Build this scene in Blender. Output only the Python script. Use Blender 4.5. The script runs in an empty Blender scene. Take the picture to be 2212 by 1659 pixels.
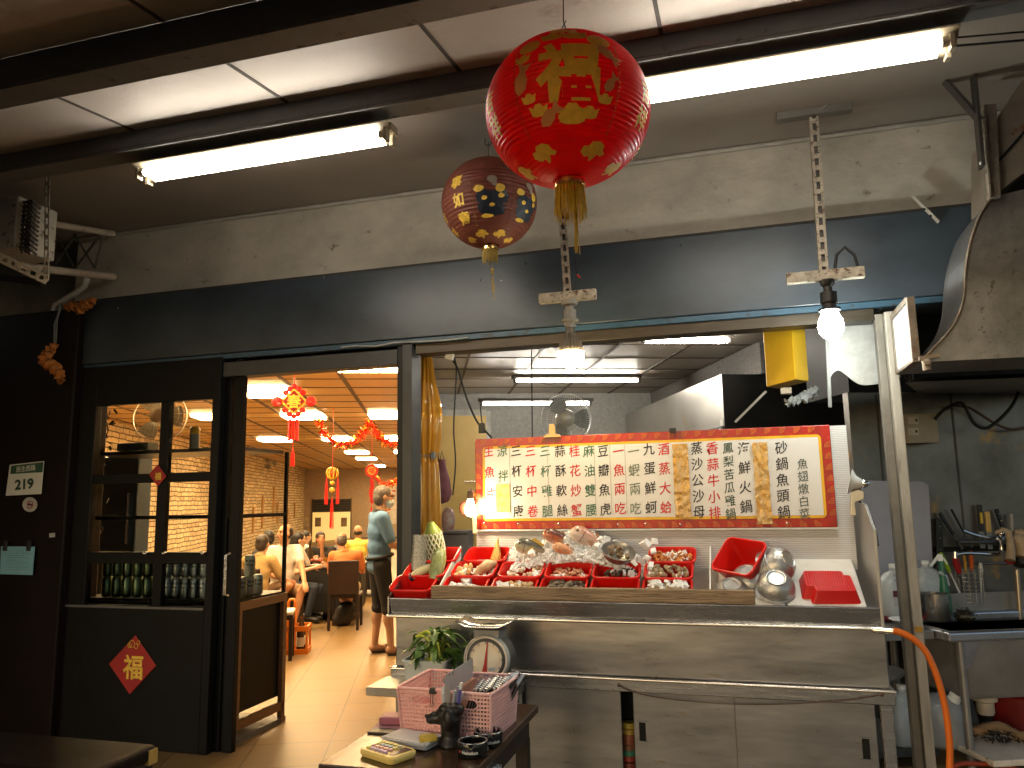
import bpy, bmesh, math, random
from mathutils import Vector, Matrix, Euler
random.seed(7)
PI = math.pi
SC = bpy.context.scene
COL = SC.collection

# ------------------------------------------------------------------ camera
YAW, PITCH, ROLL = 0.2818, 0.1488, -0.01824
F, CX, CY, H = 1650.0, 1106.0, 829.5, 1.35          # focal length and centre in photo units (2212 x 1659)
_cy, _sy = math.cos(YAW), math.sin(YAW)
FWD = Vector((-_sy*math.cos(PITCH), _cy*math.cos(PITCH), math.sin(PITCH)))
_r = Vector((_cy, _sy, 0)); _u = _r.cross(FWD)
RGT = _r*math.cos(ROLL) + _u*math.sin(ROLL)
UPV = -_r*math.sin(ROLL) + _u*math.cos(ROLL)
cam = bpy.data.cameras.new('camera'); camo = bpy.data.objects.new('camera', cam); COL.objects.link(camo)
cam.sensor_width = 36; cam.lens = 36*F/2212; cam.clip_start = 0.05; cam.clip_end = 400
mw = Matrix((RGT, UPV, -FWD)).transposed().to_4x4(); mw.translation = Vector((0, 0, H)); camo.matrix_world = mw
SC.camera = camo

# ------------------------------------------------------------------ night sky, exposure
wd = bpy.data.worlds.new('World'); SC.world = wd; wd.use_nodes = True
nt = wd.node_tree; nt.nodes.clear()
_o = nt.nodes.new('ShaderNodeOutputWorld'); _b = nt.nodes.new('ShaderNodeBackground'); _s = nt.nodes.new('ShaderNodeTexSky')
_s.sky_type = 'NISHITA'; _s.sun_disc = False; _s.sun_elevation = math.radians(14); _s.sun_rotation = math.radians(200)
_b.inputs['Strength'].default_value = 0.065
nt.links.new(_s.outputs[0], _b.inputs[0]); nt.links.new(_b.outputs[0], _o.inputs[0])
SC.view_settings.view_transform = 'Standard'; SC.view_settings.look = 'None'
SC.view_settings.exposure = 1.28; SC.view_settings.gamma = 1.0
SC.render.engine = 'CYCLES'
try:
    SC.cycles.use_denoising = True; SC.cycles.use_light_tree = True
    SC.cycles.max_bounces = 9; SC.cycles.diffuse_bounces = 5; SC.cycles.glossy_bounces = 5; SC.cycles.transmission_bounces = 8
    SC.cycles.sample_clamp_indirect = 6; SC.cycles.caustics_reflective = False; SC.cycles.caustics_refractive = False
except Exception: pass

# ------------------------------------------------------------------ sight lines: a photo point met with a real plane
def ray(x, y): return RGT*((x-CX)/F) - UPV*((y-CY)/F) + FWD
CAMP = Vector((0, 0, H))
def onY(x, y, Y): d = ray(x, y); return CAMP + d*(Y/d.y)
def onX(x, y, X): d = ray(x, y); return CAMP + d*(X/d.x)
def onZ(x, y, Z): d = ray(x, y); return CAMP + d*((Z-H)/d.z)
def onP(x, y, p0, n): d = ray(x, y); return CAMP + d*((Vector(p0)-CAMP).dot(n)/d.dot(n))
PHI = 0.3938                                         # the rooms behind run askew to the shop front
VR = Vector((math.cos(PHI), math.sin(PHI), 0)); WQ = Vector((-math.sin(PHI), math.cos(PHI), 0))
def RQ(r, q, z=0): return VR*r + WQ*q + Vector((0, 0, z))
def onQ(x, y, q): return onP(x, y, WQ*q, WQ)
def onR(x, y, r): return onP(x, y, VR*r, VR)
def rq(p): return p.dot(VR), p.dot(WQ)
ROOM = Matrix.Rotation(PHI, 4, 'Z')                  # room axes (r, q, z) to world

# ------------------------------------------------------------------ mesh helper
def rotm(a, b):                                      # rotation taking +Z to b-a
    d = (Vector(b)-Vector(a)); 
    if d.length < 1e-9: return Matrix.Identity(4)
    return d.to_track_quat('Z', 'Y').to_matrix().to_4x4()
class MB:
    def __init__(s): s.v = []; s.f = []
    def add(s, vs, fs, m=None):
        b = len(s.v)
        for v in vs:
            v = Vector(v) if m is None else m @ Vector(v)
            s.v.append((v.x, v.y, v.z))
        s.f += [tuple(i+b for i in f) for f in fs]; return s
    def box(s, x0, y0, z0, x1, y1, z1, m=None):
        x0, x1 = sorted((x0, x1)); y0, y1 = sorted((y0, y1)); z0, z1 = sorted((z0, z1))
        return s.add([(x0,y0,z0),(x1,y0,z0),(x1,y1,z0),(x0,y1,z0),(x0,y0,z1),(x1,y0,z1),(x1,y1,z1),(x0,y1,z1)],
              [(0,3,2,1),(4,5,6,7),(0,1,5,4),(1,2,6,5),(2,3,7,6),(3,0,4,7)], m)
    def cbox(s, c, sz, m=None):                      # centred box, m applied about the centre
        M = Matrix.Translation(Vector(c)) @ (m.to_4x4() if m is not None else Matrix.Identity(4))
        a, b, d = sz[0]/2, sz[1]/2, sz[2]/2
        return s.box(-a, -b, -d, a, b, d, M)
    def bar(s, p, q, w, t, up=(0, 0, 1)):            # rectangular bar from p to q, w along the side, t along up
        p, q = Vector(p), Vector(q); d = (q-p).normalized(); u = Vector(up)
        sd = d.cross(u)
        if sd.length < 1e-6: sd = d.cross(Vector((1, 0, 0)))
        sd.normalize(); u = sd.cross(d).normalized()
        vs = []
        for e in (p, q):
            for a, b in ((-1,-1),(1,-1),(1,1),(-1,1)): vs.append(e + sd*(a*w/2) + u*(b*t/2))
        return s.add(vs, [(0,1,2,3),(7,6,5,4),(0,4,5,1),(1,5,6,2),(2,6,7,3),(3,7,4,0)])
    def tube(s, pts, r, n=8, cap=True, closed=False):
        pts = [Vector(p) for p in pts]; k = len(pts); rs = r if isinstance(r, (list, tuple)) else [r]*k
        vs = []; fs = []; prev = None
        for i, p in enumerate(pts):
            t = (pts[(i+1) % k]-pts[i-1]) if closed else (pts[min(i+1, k-1)]-pts[max(i-1, 0)])
            t.normalize()
            if prev is None: a = t.orthogonal().normalized()
            else:
                a = prev - t*prev.dot(t)
                a = a.normalized() if a.length > 1e-6 else t.orthogonal().normalized()
            prev = a; b = t.cross(a)
            for j in range(n):
                an = 2*PI*j/n; vs.append(p + (a*math.cos(an)+b*math.sin(an))*rs[i])
        for i in range(k if closed else k-1):
            i2 = (i+1) % k
            for j in range(n):
                j2 = (j+1) % n; fs.append((i*n+j, i*n+j2, i2*n+j2, i2*n+j))
        if cap and not closed: fs.append(tuple(range(n-1, -1, -1))); fs.append(tuple((k-1)*n+j for j in range(n)))
        return s.add(vs, fs)
    def lathe(s, prof, n=24, m=None, cap=False):
        vs = []; fs = []; k = len(prof)
        for r, z in prof:
            for j in range(n): an = 2*PI*j/n; vs.append((r*math.cos(an), r*math.sin(an), z))
        for i in range(k-1):
            for j in range(n): j2 = (j+1) % n; fs.append((i*n+j, i*n+j2, (i+1)*n+j2, (i+1)*n+j))
        if cap: fs.append(tuple(range(n-1, -1, -1))); fs.append(tuple((k-1)*n+j for j in range(n)))
        return s.add(vs, fs, m)
    def ell(s, c, r, m=None, n=14, k=8):
        if not isinstance(r, (tuple, list)): r = (r, r, r)
        M = Matrix.Translation(Vector(c)) @ (m.to_4x4() if m is not None else Matrix.Identity(4)) @ Matrix.Diagonal((r[0], r[1], r[2], 1))
        vs = [(0, 0, -1)]; fs = []
        for i in range(1, k):
            th = PI*i/k
            for j in range(n): an = 2*PI*j/n; vs.append((math.sin(th)*math.cos(an), math.sin(th)*math.sin(an), -math.cos(th)))
        vs.append((0, 0, 1)); L = len(vs)-1
        for j in range(n):
            j2 = (j+1) % n; fs.append((0, 1+j2, 1+j)); fs.append((L, 1+(k-2)*n+j, 1+(k-2)*n+j2))
            for i in range(k-2): fs.append((1+i*n+j, 1+i*n+j2, 1+(i+1)*n+j2, 1+(i+1)*n+j))
        return s.add(vs, fs, M)
    def cone(s, p, q, r0, r1, n=12):                 # round-ended tapered limb
        p, q = Vector(p), Vector(q); L = (q-p).length; M = Matrix.Translation(p) @ rotm(p, q); prof = []
        for i in range(5): a = PI/2*(1-i/4); prof.append((max(r0*math.cos(a), 1e-4), -r0*math.sin(a)))
        for i in range(5): a = PI/2*i/4; prof.append((max(r1*math.cos(a), 1e-4), L + r1*math.sin(a)))
        return s.lathe(prof, n, M, True)
    def prism(s, poly, z0, z1, m=None):              # outline in local xy, thickness in local z
        k = len(poly); ar = sum(poly[i][0]*poly[(i+1) % k][1]-poly[(i+1) % k][0]*poly[i][1] for i in range(k))
        if ar < 0: poly = poly[::-1]
        vs = [(x, y, z0) for x, y in poly]+[(x, y, z1) for x, y in poly]
        fs = [tuple(range(k-1, -1, -1)), tuple(range(k, 2*k))]+[(i, (i+1) % k, k+(i+1) % k, k+i) for i in range(k)]
        return s.add(vs, fs, m)
    def build(s, name, mat, parent=None, W=True, smooth=None, bevel=0, seg=2, kind=None):
        me = bpy.data.meshes.new(name)
        vs = s.v
        if parent is not None and W:
            r = parent
            while r.parent is not None: r = r.parent
            inv = r.matrix_basis.inverted()
            if inv != Matrix.Identity(4): vs = [inv @ Vector(v) for v in s.v]
        me.from_pydata([tuple(v) for v in vs], [], s.f)
        me.validate(); me.update()
        if mat is not None: me.materials.append(mat)
        if smooth is not None:
            me.polygons.foreach_set('use_smooth', [True]*len(me.polygons))
            if smooth < 179: me.set_sharp_from_angle(angle=math.radians(smooth))
        o = bpy.data.objects.new(name, me); COL.objects.link(o)
        if parent is not None: o.parent = parent
        if bevel:
            b = o.modifiers.new('bevel', 'BEVEL'); b.width = bevel; b.segments = seg; b.limit_method = 'ANGLE'; b.angle_limit = math.radians(40)
            b.use_clamp_overlap = True
        if kind: o['kind'] = kind
        return o
def tag(o, label, cat, group=None, kind=None):
    o['label'] = label; o['category'] = cat
    if group: o['group'] = group
    if kind: o['kind'] = kind
    return o
def thing(name, label, cat, loc=(0, 0, 0), group=None, rot=None):
    o = bpy.data.objects.new(name, None); COL.objects.link(o); o.empty_display_size = .05
    o.location = loc
    if rot is not None: o.rotation_euler = rot
    # matrix_basis follows loc/rot at once
    return tag(o, label, cat, group)
def dup(root, loc=None, rot=None, label=None, group=None):
    r = root.copy(); COL.objects.link(r)
    if loc is not None: r.location = loc
    if rot is not None: r.rotation_euler = rot
    if label: r['label'] = label
    if group: r['group'] = group
    for ch in list(root.children):
        c = ch.copy(); COL.objects.link(c); c.parent = r
        for g in list(ch.children): d = g.copy(); COL.objects.link(d); d.parent = c
    return r

# ------------------------------------------------------------------ materials
MATS = {}
def mat(name, c, rough=.5, metal=0, var=.12, scale=6, bump=0, bscale=40, stretch=(1,1,1), dark=None, spots=0, sscale=18, scol=(.05,.04,.03),
        rvar=.1, trans=0, ior=1.45, coat=0, alpha=1, sss=0, sheen=0, emit=None, es=0, spec=.5):
    if name in MATS: return MATS[name]
    m = bpy.data.materials.new(name); m.use_nodes = True; t = m.node_tree; N = t.nodes; L = t.links
    p = N['Principled BSDF']; I = p.inputs
    I['Roughness'].default_value = rough; I['Metallic'].default_value = metal; I['IOR'].default_value = ior; I['Specular IOR Level'].default_value = spec
    I['Transmission Weight'].default_value = trans; I['Coat Weight'].default_value = coat; I['Alpha'].default_value = alpha
    if sss: I['Subsurface Weight'].default_value = sss; I['Subsurface Radius'].default_value = (.02, .01, .006)
    if emit: I['Emission Color'].default_value = (*emit, 1); I['Emission Strength'].default_value = es
    tc = N.new('ShaderNodeTexCoord'); mp = N.new('ShaderNodeMapping'); mp.inputs['Scale'].default_value = stretch
    L.new(tc.outputs['Object'], mp.inputs[0])
    c2 = dark if dark else tuple(x*(1-3*var) if x*(1-3*var) > 0 else 0 for x in c)
    nz = N.new('ShaderNodeTexNoise'); nz.inputs['Scale'].default_value = scale; nz.inputs['Detail'].default_value = 6; nz.inputs['Roughness'].default_value = .65
    L.new(mp.outputs[0], nz.inputs['Vector'])
    rp = N.new('ShaderNodeValToRGB'); rp.color_ramp.elements[0].position = .3; rp.color_ramp.elements[1].position = .68
    rp.color_ramp.elements[0].color = (*c2, 1); rp.color_ramp.elements[1].color = (*c, 1)
    L.new(nz.outputs['Fac'], rp.inputs[0]); out = rp.outputs[0]
    if spots:
        n2 = N.new('ShaderNodeTexNoise'); n2.inputs['Scale'].default_value = sscale; n2.inputs['Detail'].default_value = 8; n2.inputs['Roughness'].default_value = .7
        L.new(mp.outputs[0], n2.inputs['Vector'])
        r2 = N.new('ShaderNodeValToRGB'); r2.color_ramp.elements[0].position = .625-.2*spots; r2.color_ramp.elements[1].position = .70-.2*spots
        L.new(n2.outputs['Fac'], r2.inputs[0])
        mx = N.new('ShaderNodeMixRGB'); mx.inputs[2].default_value = (*scol, 1); L.new(r2.outputs[0], mx.inputs[0]); L.new(out, mx.inputs[1]); out = mx.outputs[0]
    L.new(out, I['Base Color'])
    if rvar:
        mr = N.new('ShaderNodeMapRange'); mr.inputs[3].default_value = max(.02, rough-rvar); mr.inputs[4].default_value = min(1, rough+rvar)
        L.new(nz.outputs['Fac'], mr.inputs[0]); L.new(mr.outputs[0], I['Roughness'])
    if bump:
        n3 = N.new('ShaderNodeTexNoise'); n3.inputs['Scale'].default_value = bscale; n3.inputs['Detail'].default_value = 5
        L.new(mp.outputs[0], n3.inputs['Vector'])
        bp = N.new('ShaderNodeBump'); bp.inputs['Strength'].default_value = bump; bp.inputs['Distance'].default_value = .01
        L.new(n3.outputs['Fac'], bp.inputs['Height']); L.new(bp.outputs[0], I['Normal'])
    MATS[name] = m; return m
def emis(name, c, s):
    m = bpy.data.materials.new(name); m.use_nodes = True; N = m.node_tree.nodes; p = N['Principled BSDF']
    p.inputs['Base Color'].default_value = (.8, .8, .8, 1); p.inputs['Emission Color'].default_value = (*c, 1); p.inputs['Emission Strength'].default_value = s
    return m
def nodes(name):
    m = bpy.data.materials.new(name); m.use_nodes = True; t = m.node_tree
    return m, t.nodes, t.links, t.nodes['Principled BSDF']

PAINT_BEAM = mat('beam paint', (.115,.112,.112), .55, var=.1, scale=3, spots=.12)
CONCRETE = mat('old white concrete', (.50,.455,.375), .85, var=.13, scale=2.2, bump=.9, bscale=9, stretch=(1,1,1.4), spots=.10, sscale=10, scol=(.2,.16,.11))
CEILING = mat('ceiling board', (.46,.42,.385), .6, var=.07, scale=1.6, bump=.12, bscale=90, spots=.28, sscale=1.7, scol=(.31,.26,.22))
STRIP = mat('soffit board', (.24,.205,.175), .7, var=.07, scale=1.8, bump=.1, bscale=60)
HEADER = mat('blue grey shutter box paint', (.038,.053,.068), .36, var=.2, scale=1.7, stretch=(1,1,2), spots=.12, sscale=30, scol=(.03,.03,.03))
BLACKFRAME = mat('black door paint', (.006,.006,.0065), .45, var=.1, rvar=.08, spec=.14)
FRAMEGREY = mat('dark grey aluminium', (.038,.040,.044), .45, metal=.2, var=.1, scale=8)
COLUMN = mat('dark brown column paint', (.010,.0055,.0045), .5, var=.15, scale=5, bump=.1, spec=.12)
STEEL = mat('stainless steel', (.33,.33,.335), .26, metal=.92, var=.05, scale=5, stretch=(1,1,14), spots=.06, sscale=12, scol=(.2,.17,.14), rvar=.09, bump=.06, bscale=10)
STEEL_DARK = mat('sooty stainless', (.20,.19,.175), .36, metal=.85, var=.15, scale=3, rvar=.1, bump=.1, bscale=6)
GALV_LIT = mat('galvanised sheet', (.62,.62,.62), .42, metal=.4, var=.1, scale=14, stretch=(1,1,.4), spots=.3, sscale=5, scol=(.62,.62,.62), bump=.1)  # duct side kept paler, with the tube light in its colour
GALV_DIRTY_SHADED = mat('greasy shaded galvanised sheet', (.30,.295,.285), .36, metal=.7, var=.2, scale=5, spots=.22, sscale=26, scol=(.11,.105,.095))  # duct front darkened as shade, on top of its greasy mottling
RUSTY = mat('rusty flange', (.25,.205,.16), .6, metal=.25, var=.2, scale=12, spots=.35, sscale=20, scol=(.17,.075,.03))
SLOTTED = mat('grimy slotted angle', (.42,.37,.29), .6, metal=.2, var=.2, scale=22, spots=.45, sscale=30, scol=(.09,.05,.03))
CHROME = mat('chrome', (.75,.75,.75), .12, metal=1, var=.02, rvar=.03)
BLACK = mat('black plastic', (.012,.012,.012), .4, var=.1)
WHITEP = mat('white plastic', (.72,.72,.70), .4, var=.04)
RUBBER = mat('black cable', (.01,.01,.01), .6)
GLASS = mat('window glass', (.95,.97,.96), .02, var=0, trans=1, rvar=0, ior=1.1)
# ================================================================== SETTING
D = 3.75
def tile_mat():
    m, N, L, p = nodes('tan floor tile')
    tc = N.new('ShaderNodeTexCoord'); mp = N.new('ShaderNodeMapping'); mp.inputs['Rotation'].default_value = (0, 0, -PHI)
    L.new(tc.outputs['Object'], mp.inputs[0])
    br = N.new('ShaderNodeTexBrick'); br.offset = 0; br.inputs['Scale'].default_value = 1
    br.inputs['Brick Width'].default_value = .42; br.inputs['Row Height'].default_value = .40; br.inputs['Mortar Size'].default_value = .004
    br.inputs['Color1'].default_value = (.20,.125,.05,1); br.inputs['Color2'].default_value = (.175,.11,.044,1); br.inputs['Mortar'].default_value = (.07,.045,.025,1)
    ad = N.new('ShaderNodeVectorMath'); ad.operation = 'ADD'; ad.inputs[1].default_value = (.13, .1, 0)
    L.new(mp.outputs[0], ad.inputs[0]); L.new(ad.outputs[0], br.inputs['Vector'])
    nz = N.new('ShaderNodeTexNoise'); nz.inputs['Scale'].default_value = 5; nz.inputs['Detail'].default_value = 7
    m2 = N.new('ShaderNodeMapping'); m2.inputs['Scale'].default_value = (.6, 3, 1); L.new(mp.outputs[0], m2.inputs[0]); L.new(m2.outputs[0], nz.inputs['Vector'])
    mx = N.new('ShaderNodeMixRGB'); mx.blend_type = 'OVERLAY'; mx.inputs[0].default_value = .35
    L.new(br.outputs['Color'], mx.inputs[1]); L.new(nz.outputs['Fac'], mx.inputs[2]); L.new(mx.outputs[0], p.inputs['Base Color'])
    mr = N.new('ShaderNodeMapRange'); mr.inputs[3].default_value = .34; mr.inputs[4].default_value = .55; L.new(nz.outputs['Fac'], mr.inputs[0]); L.new(mr.outputs[0], p.inputs['Roughness'])
    bp = N.new('ShaderNodeBump'); bp.inputs['Strength'].default_value = .3; bp.inputs['Distance'].default_value = .003
    iv = N.new('ShaderNodeMath'); iv.operation = 'SUBTRACT'; iv.inputs[0].default_value = 1; L.new(br.outputs['Fac'], iv.inputs[1])
    L.new(iv.outputs[0], bp.inputs['Height']); L.new(bp.outputs[0], p.inputs['Normal'])
    return m
TILE = tile_mat()
ASPH = mat('asphalt', (.05,.05,.05), .85, var=.15, scale=30, bump=.3)
MB().add([(-60,-60,-.16),(60,-60,-.16),(60,40,-.16),(-60,40,-.16)], [(0,1,2,3)]).build('ground', ASPH, kind='structure')
MB().add([(-14,.2,0),(14,.2,0),(14,26,0),(-14,26,0),(-14,.2,-.15),(14,.2,-.15)], [(0,1,2,3),(0,4,5,1)]).build('floor', TILE, kind='structure')

def zc(Y): return 3.07-(3.75-Y)*.128               # sloping arcade soffit
# soffit boards: one panel sheet with seams, and dark joint strips across
XL, XR = -4.45, 3.4
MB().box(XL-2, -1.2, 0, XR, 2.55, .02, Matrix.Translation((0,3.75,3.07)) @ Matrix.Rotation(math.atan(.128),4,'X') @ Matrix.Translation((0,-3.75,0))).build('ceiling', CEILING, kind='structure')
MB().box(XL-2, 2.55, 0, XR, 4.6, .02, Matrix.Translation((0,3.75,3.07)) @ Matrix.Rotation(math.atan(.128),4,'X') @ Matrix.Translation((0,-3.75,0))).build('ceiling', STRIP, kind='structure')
SEAM = mat('dark seam', (.055,.045,.04), .8)
sm = MB()
for px, py in ((127,210),(490,135),(909,53),(1414,0)):
    p = onY(px, py, 2.0)
    # find the point of the sight line on the soffit
    d = ray(px, py); t = (3.07-.128*3.75-H)/(d.z-.128*d.y); X = d.x*t
    sm.bar((X, -1, zc(-1)-.001), (X, 2.5, zc(2.5)-.001), .014, .004)
sm.build('ceiling_joint_strip', SEAM, kind='structure')

def soff(px, py):                                    # photo point on the soffit
    d = ray(px, py); t = (3.07-.128*3.75-H)/(d.z-.128*d.y); return CAMP+d*t
# steel beams under the soffit
def beam(label, px, py, drop, width, name='ceiling_beam'):
    d = ray(px, py); t = (3.07-.128*3.75-drop-H)/(d.z-.128*d.y); Y0 = d.y*t   # lower back edge
    zb = zc(Y0)-drop
    o = thing(name, label, 'beam', (0, Y0-width, zb))
    MB().box(XL-1.5, Y0-width, zb+.012, XR, Y0-width+.012, zc(Y0-width)-.001).build('web', PAINT_BEAM, o, bevel=.003)
    MB().box(XL-1.5, Y0-width, zb, XR, Y0, zb+.012).build('flange', mat('beam underside paint', (.15,.148,.145), .5, var=.12, scale=4, spots=.2), o, bevel=.002)
    return Y0, zb
B1Y, B1Z = beam('dark grey steel beam crossing the soffit above the red lantern wire, nearest the street', 737, 88, .125, .10)
B2Y, B2Z = beam('dark grey steel beam carrying both lit tube fixtures under the soffit', 620, 295, .10, .10)
print('beams', B1Y, B1Z, B2Y, B2Z)

# concrete beam and blue grey box over the openings
zt = onY(1106, 372, 3.80).z
def cracked(): return CONCRETE
o = tag(MB().box(-4.02, 3.80, onY(1106,553,3.80).z-.15, XR, 4.06, 3.06).build('concrete_beam', CONCRETE, bevel=.006), 'pale stained concrete beam with chips above the blue grey box', 'beam')
zL1 = onY(1106, 551, D).z; zL2 = onY(1106, 712, D).z
hd = thing('shutter_box', 'long blue grey painted shutter box over the shop openings', 'shutter box', (-1.6, D, zL2))
MB().box(-4.02, D, zL2, 2.6, D+.04, zL1).build('panel', HEADER, hd, bevel=.004)
MB().box(-4.02, D+.006, zL1+.0005, 2.6, D+.05, zL1+.012).build('top_gap', SEAM, hd)
MB().box(-4.02, D+.045, zL2-.02, 2.6, D+.30, zL2+.03).build('bottom_rail', mat('rail dark', (.02,.022,.025), .4), hd)
MB().box(-4.0, D+.012, zL2-.030, 2.6, D+.044, zL2-.003).build('lip', mat('blue lip', (.025,.07,.11), .4, spots=.3, sscale=14, scol=(.02,.02,.02)), hd)
for (px, py) in ((1040,605),(1083,605),(1135,570),(700,600),(1470,530),(255,665)):
    c = onY(px, py, D); MB().ell(c, (.006,.004,.006)).build('rivet', CHROME if px < 1100 else BLACK, hd, smooth=60)

# interior shell, in room axes
CZ = 2.58
pf = onZ(659, 1014, CZ); rL, qF = rq(pf)
print('room', rL, qF)
MB().tube([(-4.02,3.785,3.062),(XR,3.785,3.062)], .012, 8).build('cove_trim', mat('cove paint', (.36,.33,.29), .6), kind='structure')
rP = rq(onY(868, 1000, D))[0]+.02                      # partition between dining room and kitchen
STONE_M = None
def stone_mat():
    m, N, L, p = nodes('stacked ledge stone')
    tc = N.new('ShaderNodeTexCoord'); mp = N.new('ShaderNodeMapping'); mp.inputs['Rotation'].default_value = (0, 0, -PHI)
    L.new(tc.outputs['Object'], mp.inputs[0])
    sx = N.new('ShaderNodeSeparateXYZ'); L.new(mp.outputs[0], sx.inputs[0]); cb = N.new('ShaderNodeCombineXYZ')
    L.new(sx.outputs[1], cb.inputs[0]); L.new(sx.outputs[2], cb.inputs[1])
    nz = N.new('ShaderNodeTexNoise'); nz.inputs['Scale'].default_value = 3.5; nz.inputs['Detail'].default_value = 3; L.new(cb.outputs[0], nz.inputs['Vector'])
    sc = N.new('ShaderNodeVectorMath'); sc.operation = 'MULTIPLY_ADD'; sc.inputs[1].default_value = (.12,.06,0); L.new(nz.outputs['Color'], sc.inputs[0]); L.new(cb.outputs[0], sc.inputs[2])
    br = N.new('ShaderNodeTexBrick'); br.inputs['Scale'].default_value = 1; br.inputs['Brick Width'].default_value = .26; br.inputs['Row Height'].default_value = .085
    br.inputs['Mortar Size'].default_value = .009; br.inputs['Mortar Smooth'].default_value = .3; br.squash = 1.6; br.squash_frequency = 3
    br.inputs['Color1'].default_value = (.86,.71,.43,1); br.inputs['Color2'].default_value = (.58,.45,.26,1); br.inputs['Mortar'].default_value = (.09,.06,.03,1)
    L.new(sc.outputs[0], br.inputs['Vector'])
    n2 = N.new('ShaderNodeTexNoise'); n2.inputs['Scale'].default_value = 14; n2.inputs['Detail'].default_value = 6; L.new(cb.outputs[0], n2.inputs['Vector'])
    mx = N.new('ShaderNodeMixRGB'); mx.blend_type = 'OVERLAY'; mx.inputs[0].default_value = .6; L.new(br.outputs[0], mx.inputs[1]); L.new(n2.outputs[0], mx.inputs[2]); L.new(mx.outputs[0], p.inputs['Base Color'])
    iv = N.new('ShaderNodeMath'); iv.operation = 'SUBTRACT'; L.new(n2.outputs[0], iv.inputs[0]); L.new(br.outputs['Fac'], iv.inputs[1])
    bp = N.new('ShaderNodeBump'); bp.inputs['Strength'].default_value = 1; bp.inputs['Distance'].default_value = .05
    L.new(iv.outputs[0], bp.inputs['Height']); L.new(bp.outputs[0], p.inputs['Normal']); p.inputs['Roughness'].default_value = .8
    return m
STONE = stone_mat()
PLASTER = mat('beige plaster', (.46,.36,.25), .8, var=.1, scale=18, bump=.15)
GREYWALL = mat('grey wallpaper', (.30,.29,.27), .8, var=.1, scale=25)
CEILP = mat('dining ceiling board', (.68,.42,.13), .35, var=.05, scale=2)
KCEIL = mat('kitchen ceiling board', (.46,.41,.35), .45, var=.06, scale=2)
tag(MB().box(rL-.1, 2.6, 0, rL, qF+.1, CZ+.05, ROOM).build('stone_wall', STONE), 'stacked stone wall on the left side of the dining room', 'wall')
tag(MB().box(rL, qF, 0, rP+4, qF+.1, CZ+.05, ROOM).build('back_wall', PLASTER), 'plain beige wall at the far end of the dining room', 'wall')
qj = rq(onY(868,1000,D))[1]
qK = 8.9
tag(MB().box(rP, qj+.25, 0, rP+.06, qF, CZ, ROOM).build('partition_wall', PLASTER), 'plain partition between dining room and kitchen', 'wall')
tag(MB().box(rP+.06, qK, 0, rP+5.5, qK+.08, CZ, ROOM).build('kitchen_wall', GREYWALL), 'grey papered wall at the back of the kitchen', 'wall')
# suspended ceiling of 60 cm boards
def qfront(r): return (D+.30)/WQ.y - r*VR.y/WQ.y       # where the ceiling meets the box
cd = MB(); 
cd.add([RQ(rL, qfront(rL), CZ), RQ(rP, qfront(rP), CZ), RQ(rP, qF, CZ), RQ(rL, qF, CZ)], [(0,3,2,1)])
cd.build('ceiling', CEILP, kind='structure')
MB().add([RQ(rP+.06, qfront(rP), CZ), RQ(rP+5, qfront(rP+5), CZ), RQ(rP+5, qK, CZ), RQ(rP+.06, qK, CZ)], [(0,3,2,1)]).build('ceiling', KCEIL, kind='structure')
TBAR = mat('brown ceiling bar', (.10,.06,.035), .5); THIN = mat('dark ceiling gap', (.05,.03,.02), .7)
g = MB(); g2 = MB()
r3 = rq(onZ(655+0, 891, CZ))  # anchor
ra = rq(onZ((940+.3134*1610)/1.823, (1480+.3134*462)/1.823, CZ))[0]
qa = rq(onZ(700, 891, CZ))[1]
r = ra
rr = [ra+.6*i for i in range(-14, 14)]
for r in rr:
    if rL < r < rP-.02: g.box(r-.022, max(qfront(r), 3), CZ-.008, r+.022, qF, CZ-.002, ROOM)
    elif rP+.08 < r < rP+3.2: g.box(r-.012, max(qfront(r), 2.8), CZ-.008, r+.012, qK, CZ-.002, ROOM)
for i in range(-8, 20):
    q = qa+.6*i
    if 3.6 < q < qF:
        r0 = max(rL, ((D+.30)-q*WQ.y)/VR.y)
        if r0 < rP: g2.box(r0, q-.007, CZ-.006, rP, q+.007, CZ-.001, ROOM)
        if q < qK: g2.box(max(rP+.06, ((D+.30)-q*WQ.y)/VR.y), q-.007, CZ-.006, rP+4, q+.007, CZ-.001, ROOM)
g.build('ceiling_bar', TBAR, kind='structure'); g2.build('ceiling_gap', THIN, kind='structure')
# troffers
WARM = emis('warm troffer tube', (1,.68,.33), 42)
def troffer(r, q, label):
    o = thing('ceiling_light', label, 'ceiling light', RQ(r, q, CZ-.02), 'recessed tube lights in the dining room ceiling', (0,0,PHI))
    MB().box(-.28,-.28,-.004,.28,.28,.006).build('diffuser', WARM, o, W=False)
    l = MB()
    for i in range(4): l.box(-.285+i*.19-.004,-.285,-.02,-.285+i*.19+.004,.285,-.006)
    for i in (-1,0,1): l.box(-.285,i*.277-.004,-.021,.285,i*.277+.004,-.007)
    l.build('louvre', CHROME, o, W=False)
    return o
print('ra', ra, 'rL', rL)
rows = [(900, 'second'), (949, 'third'), (976, 'fourth'), (990, 'fifth'), (1007, 'sixth')]
qs = [qa+.6*round((rq(onZ(700, y, CZ))[1]-qa-.3)/.6)+.3 for y in (840, 900, 949, 976, 990, 1007)]
ords = ['first', 'second', 'third', 'fourth', 'fifth', 'farthest']
t0 = None
qs = [qs[0]-1.8]+qs; ords = ['added nearest']+ords  # nearest row is unseen, added to brighten the doorway end
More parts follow.
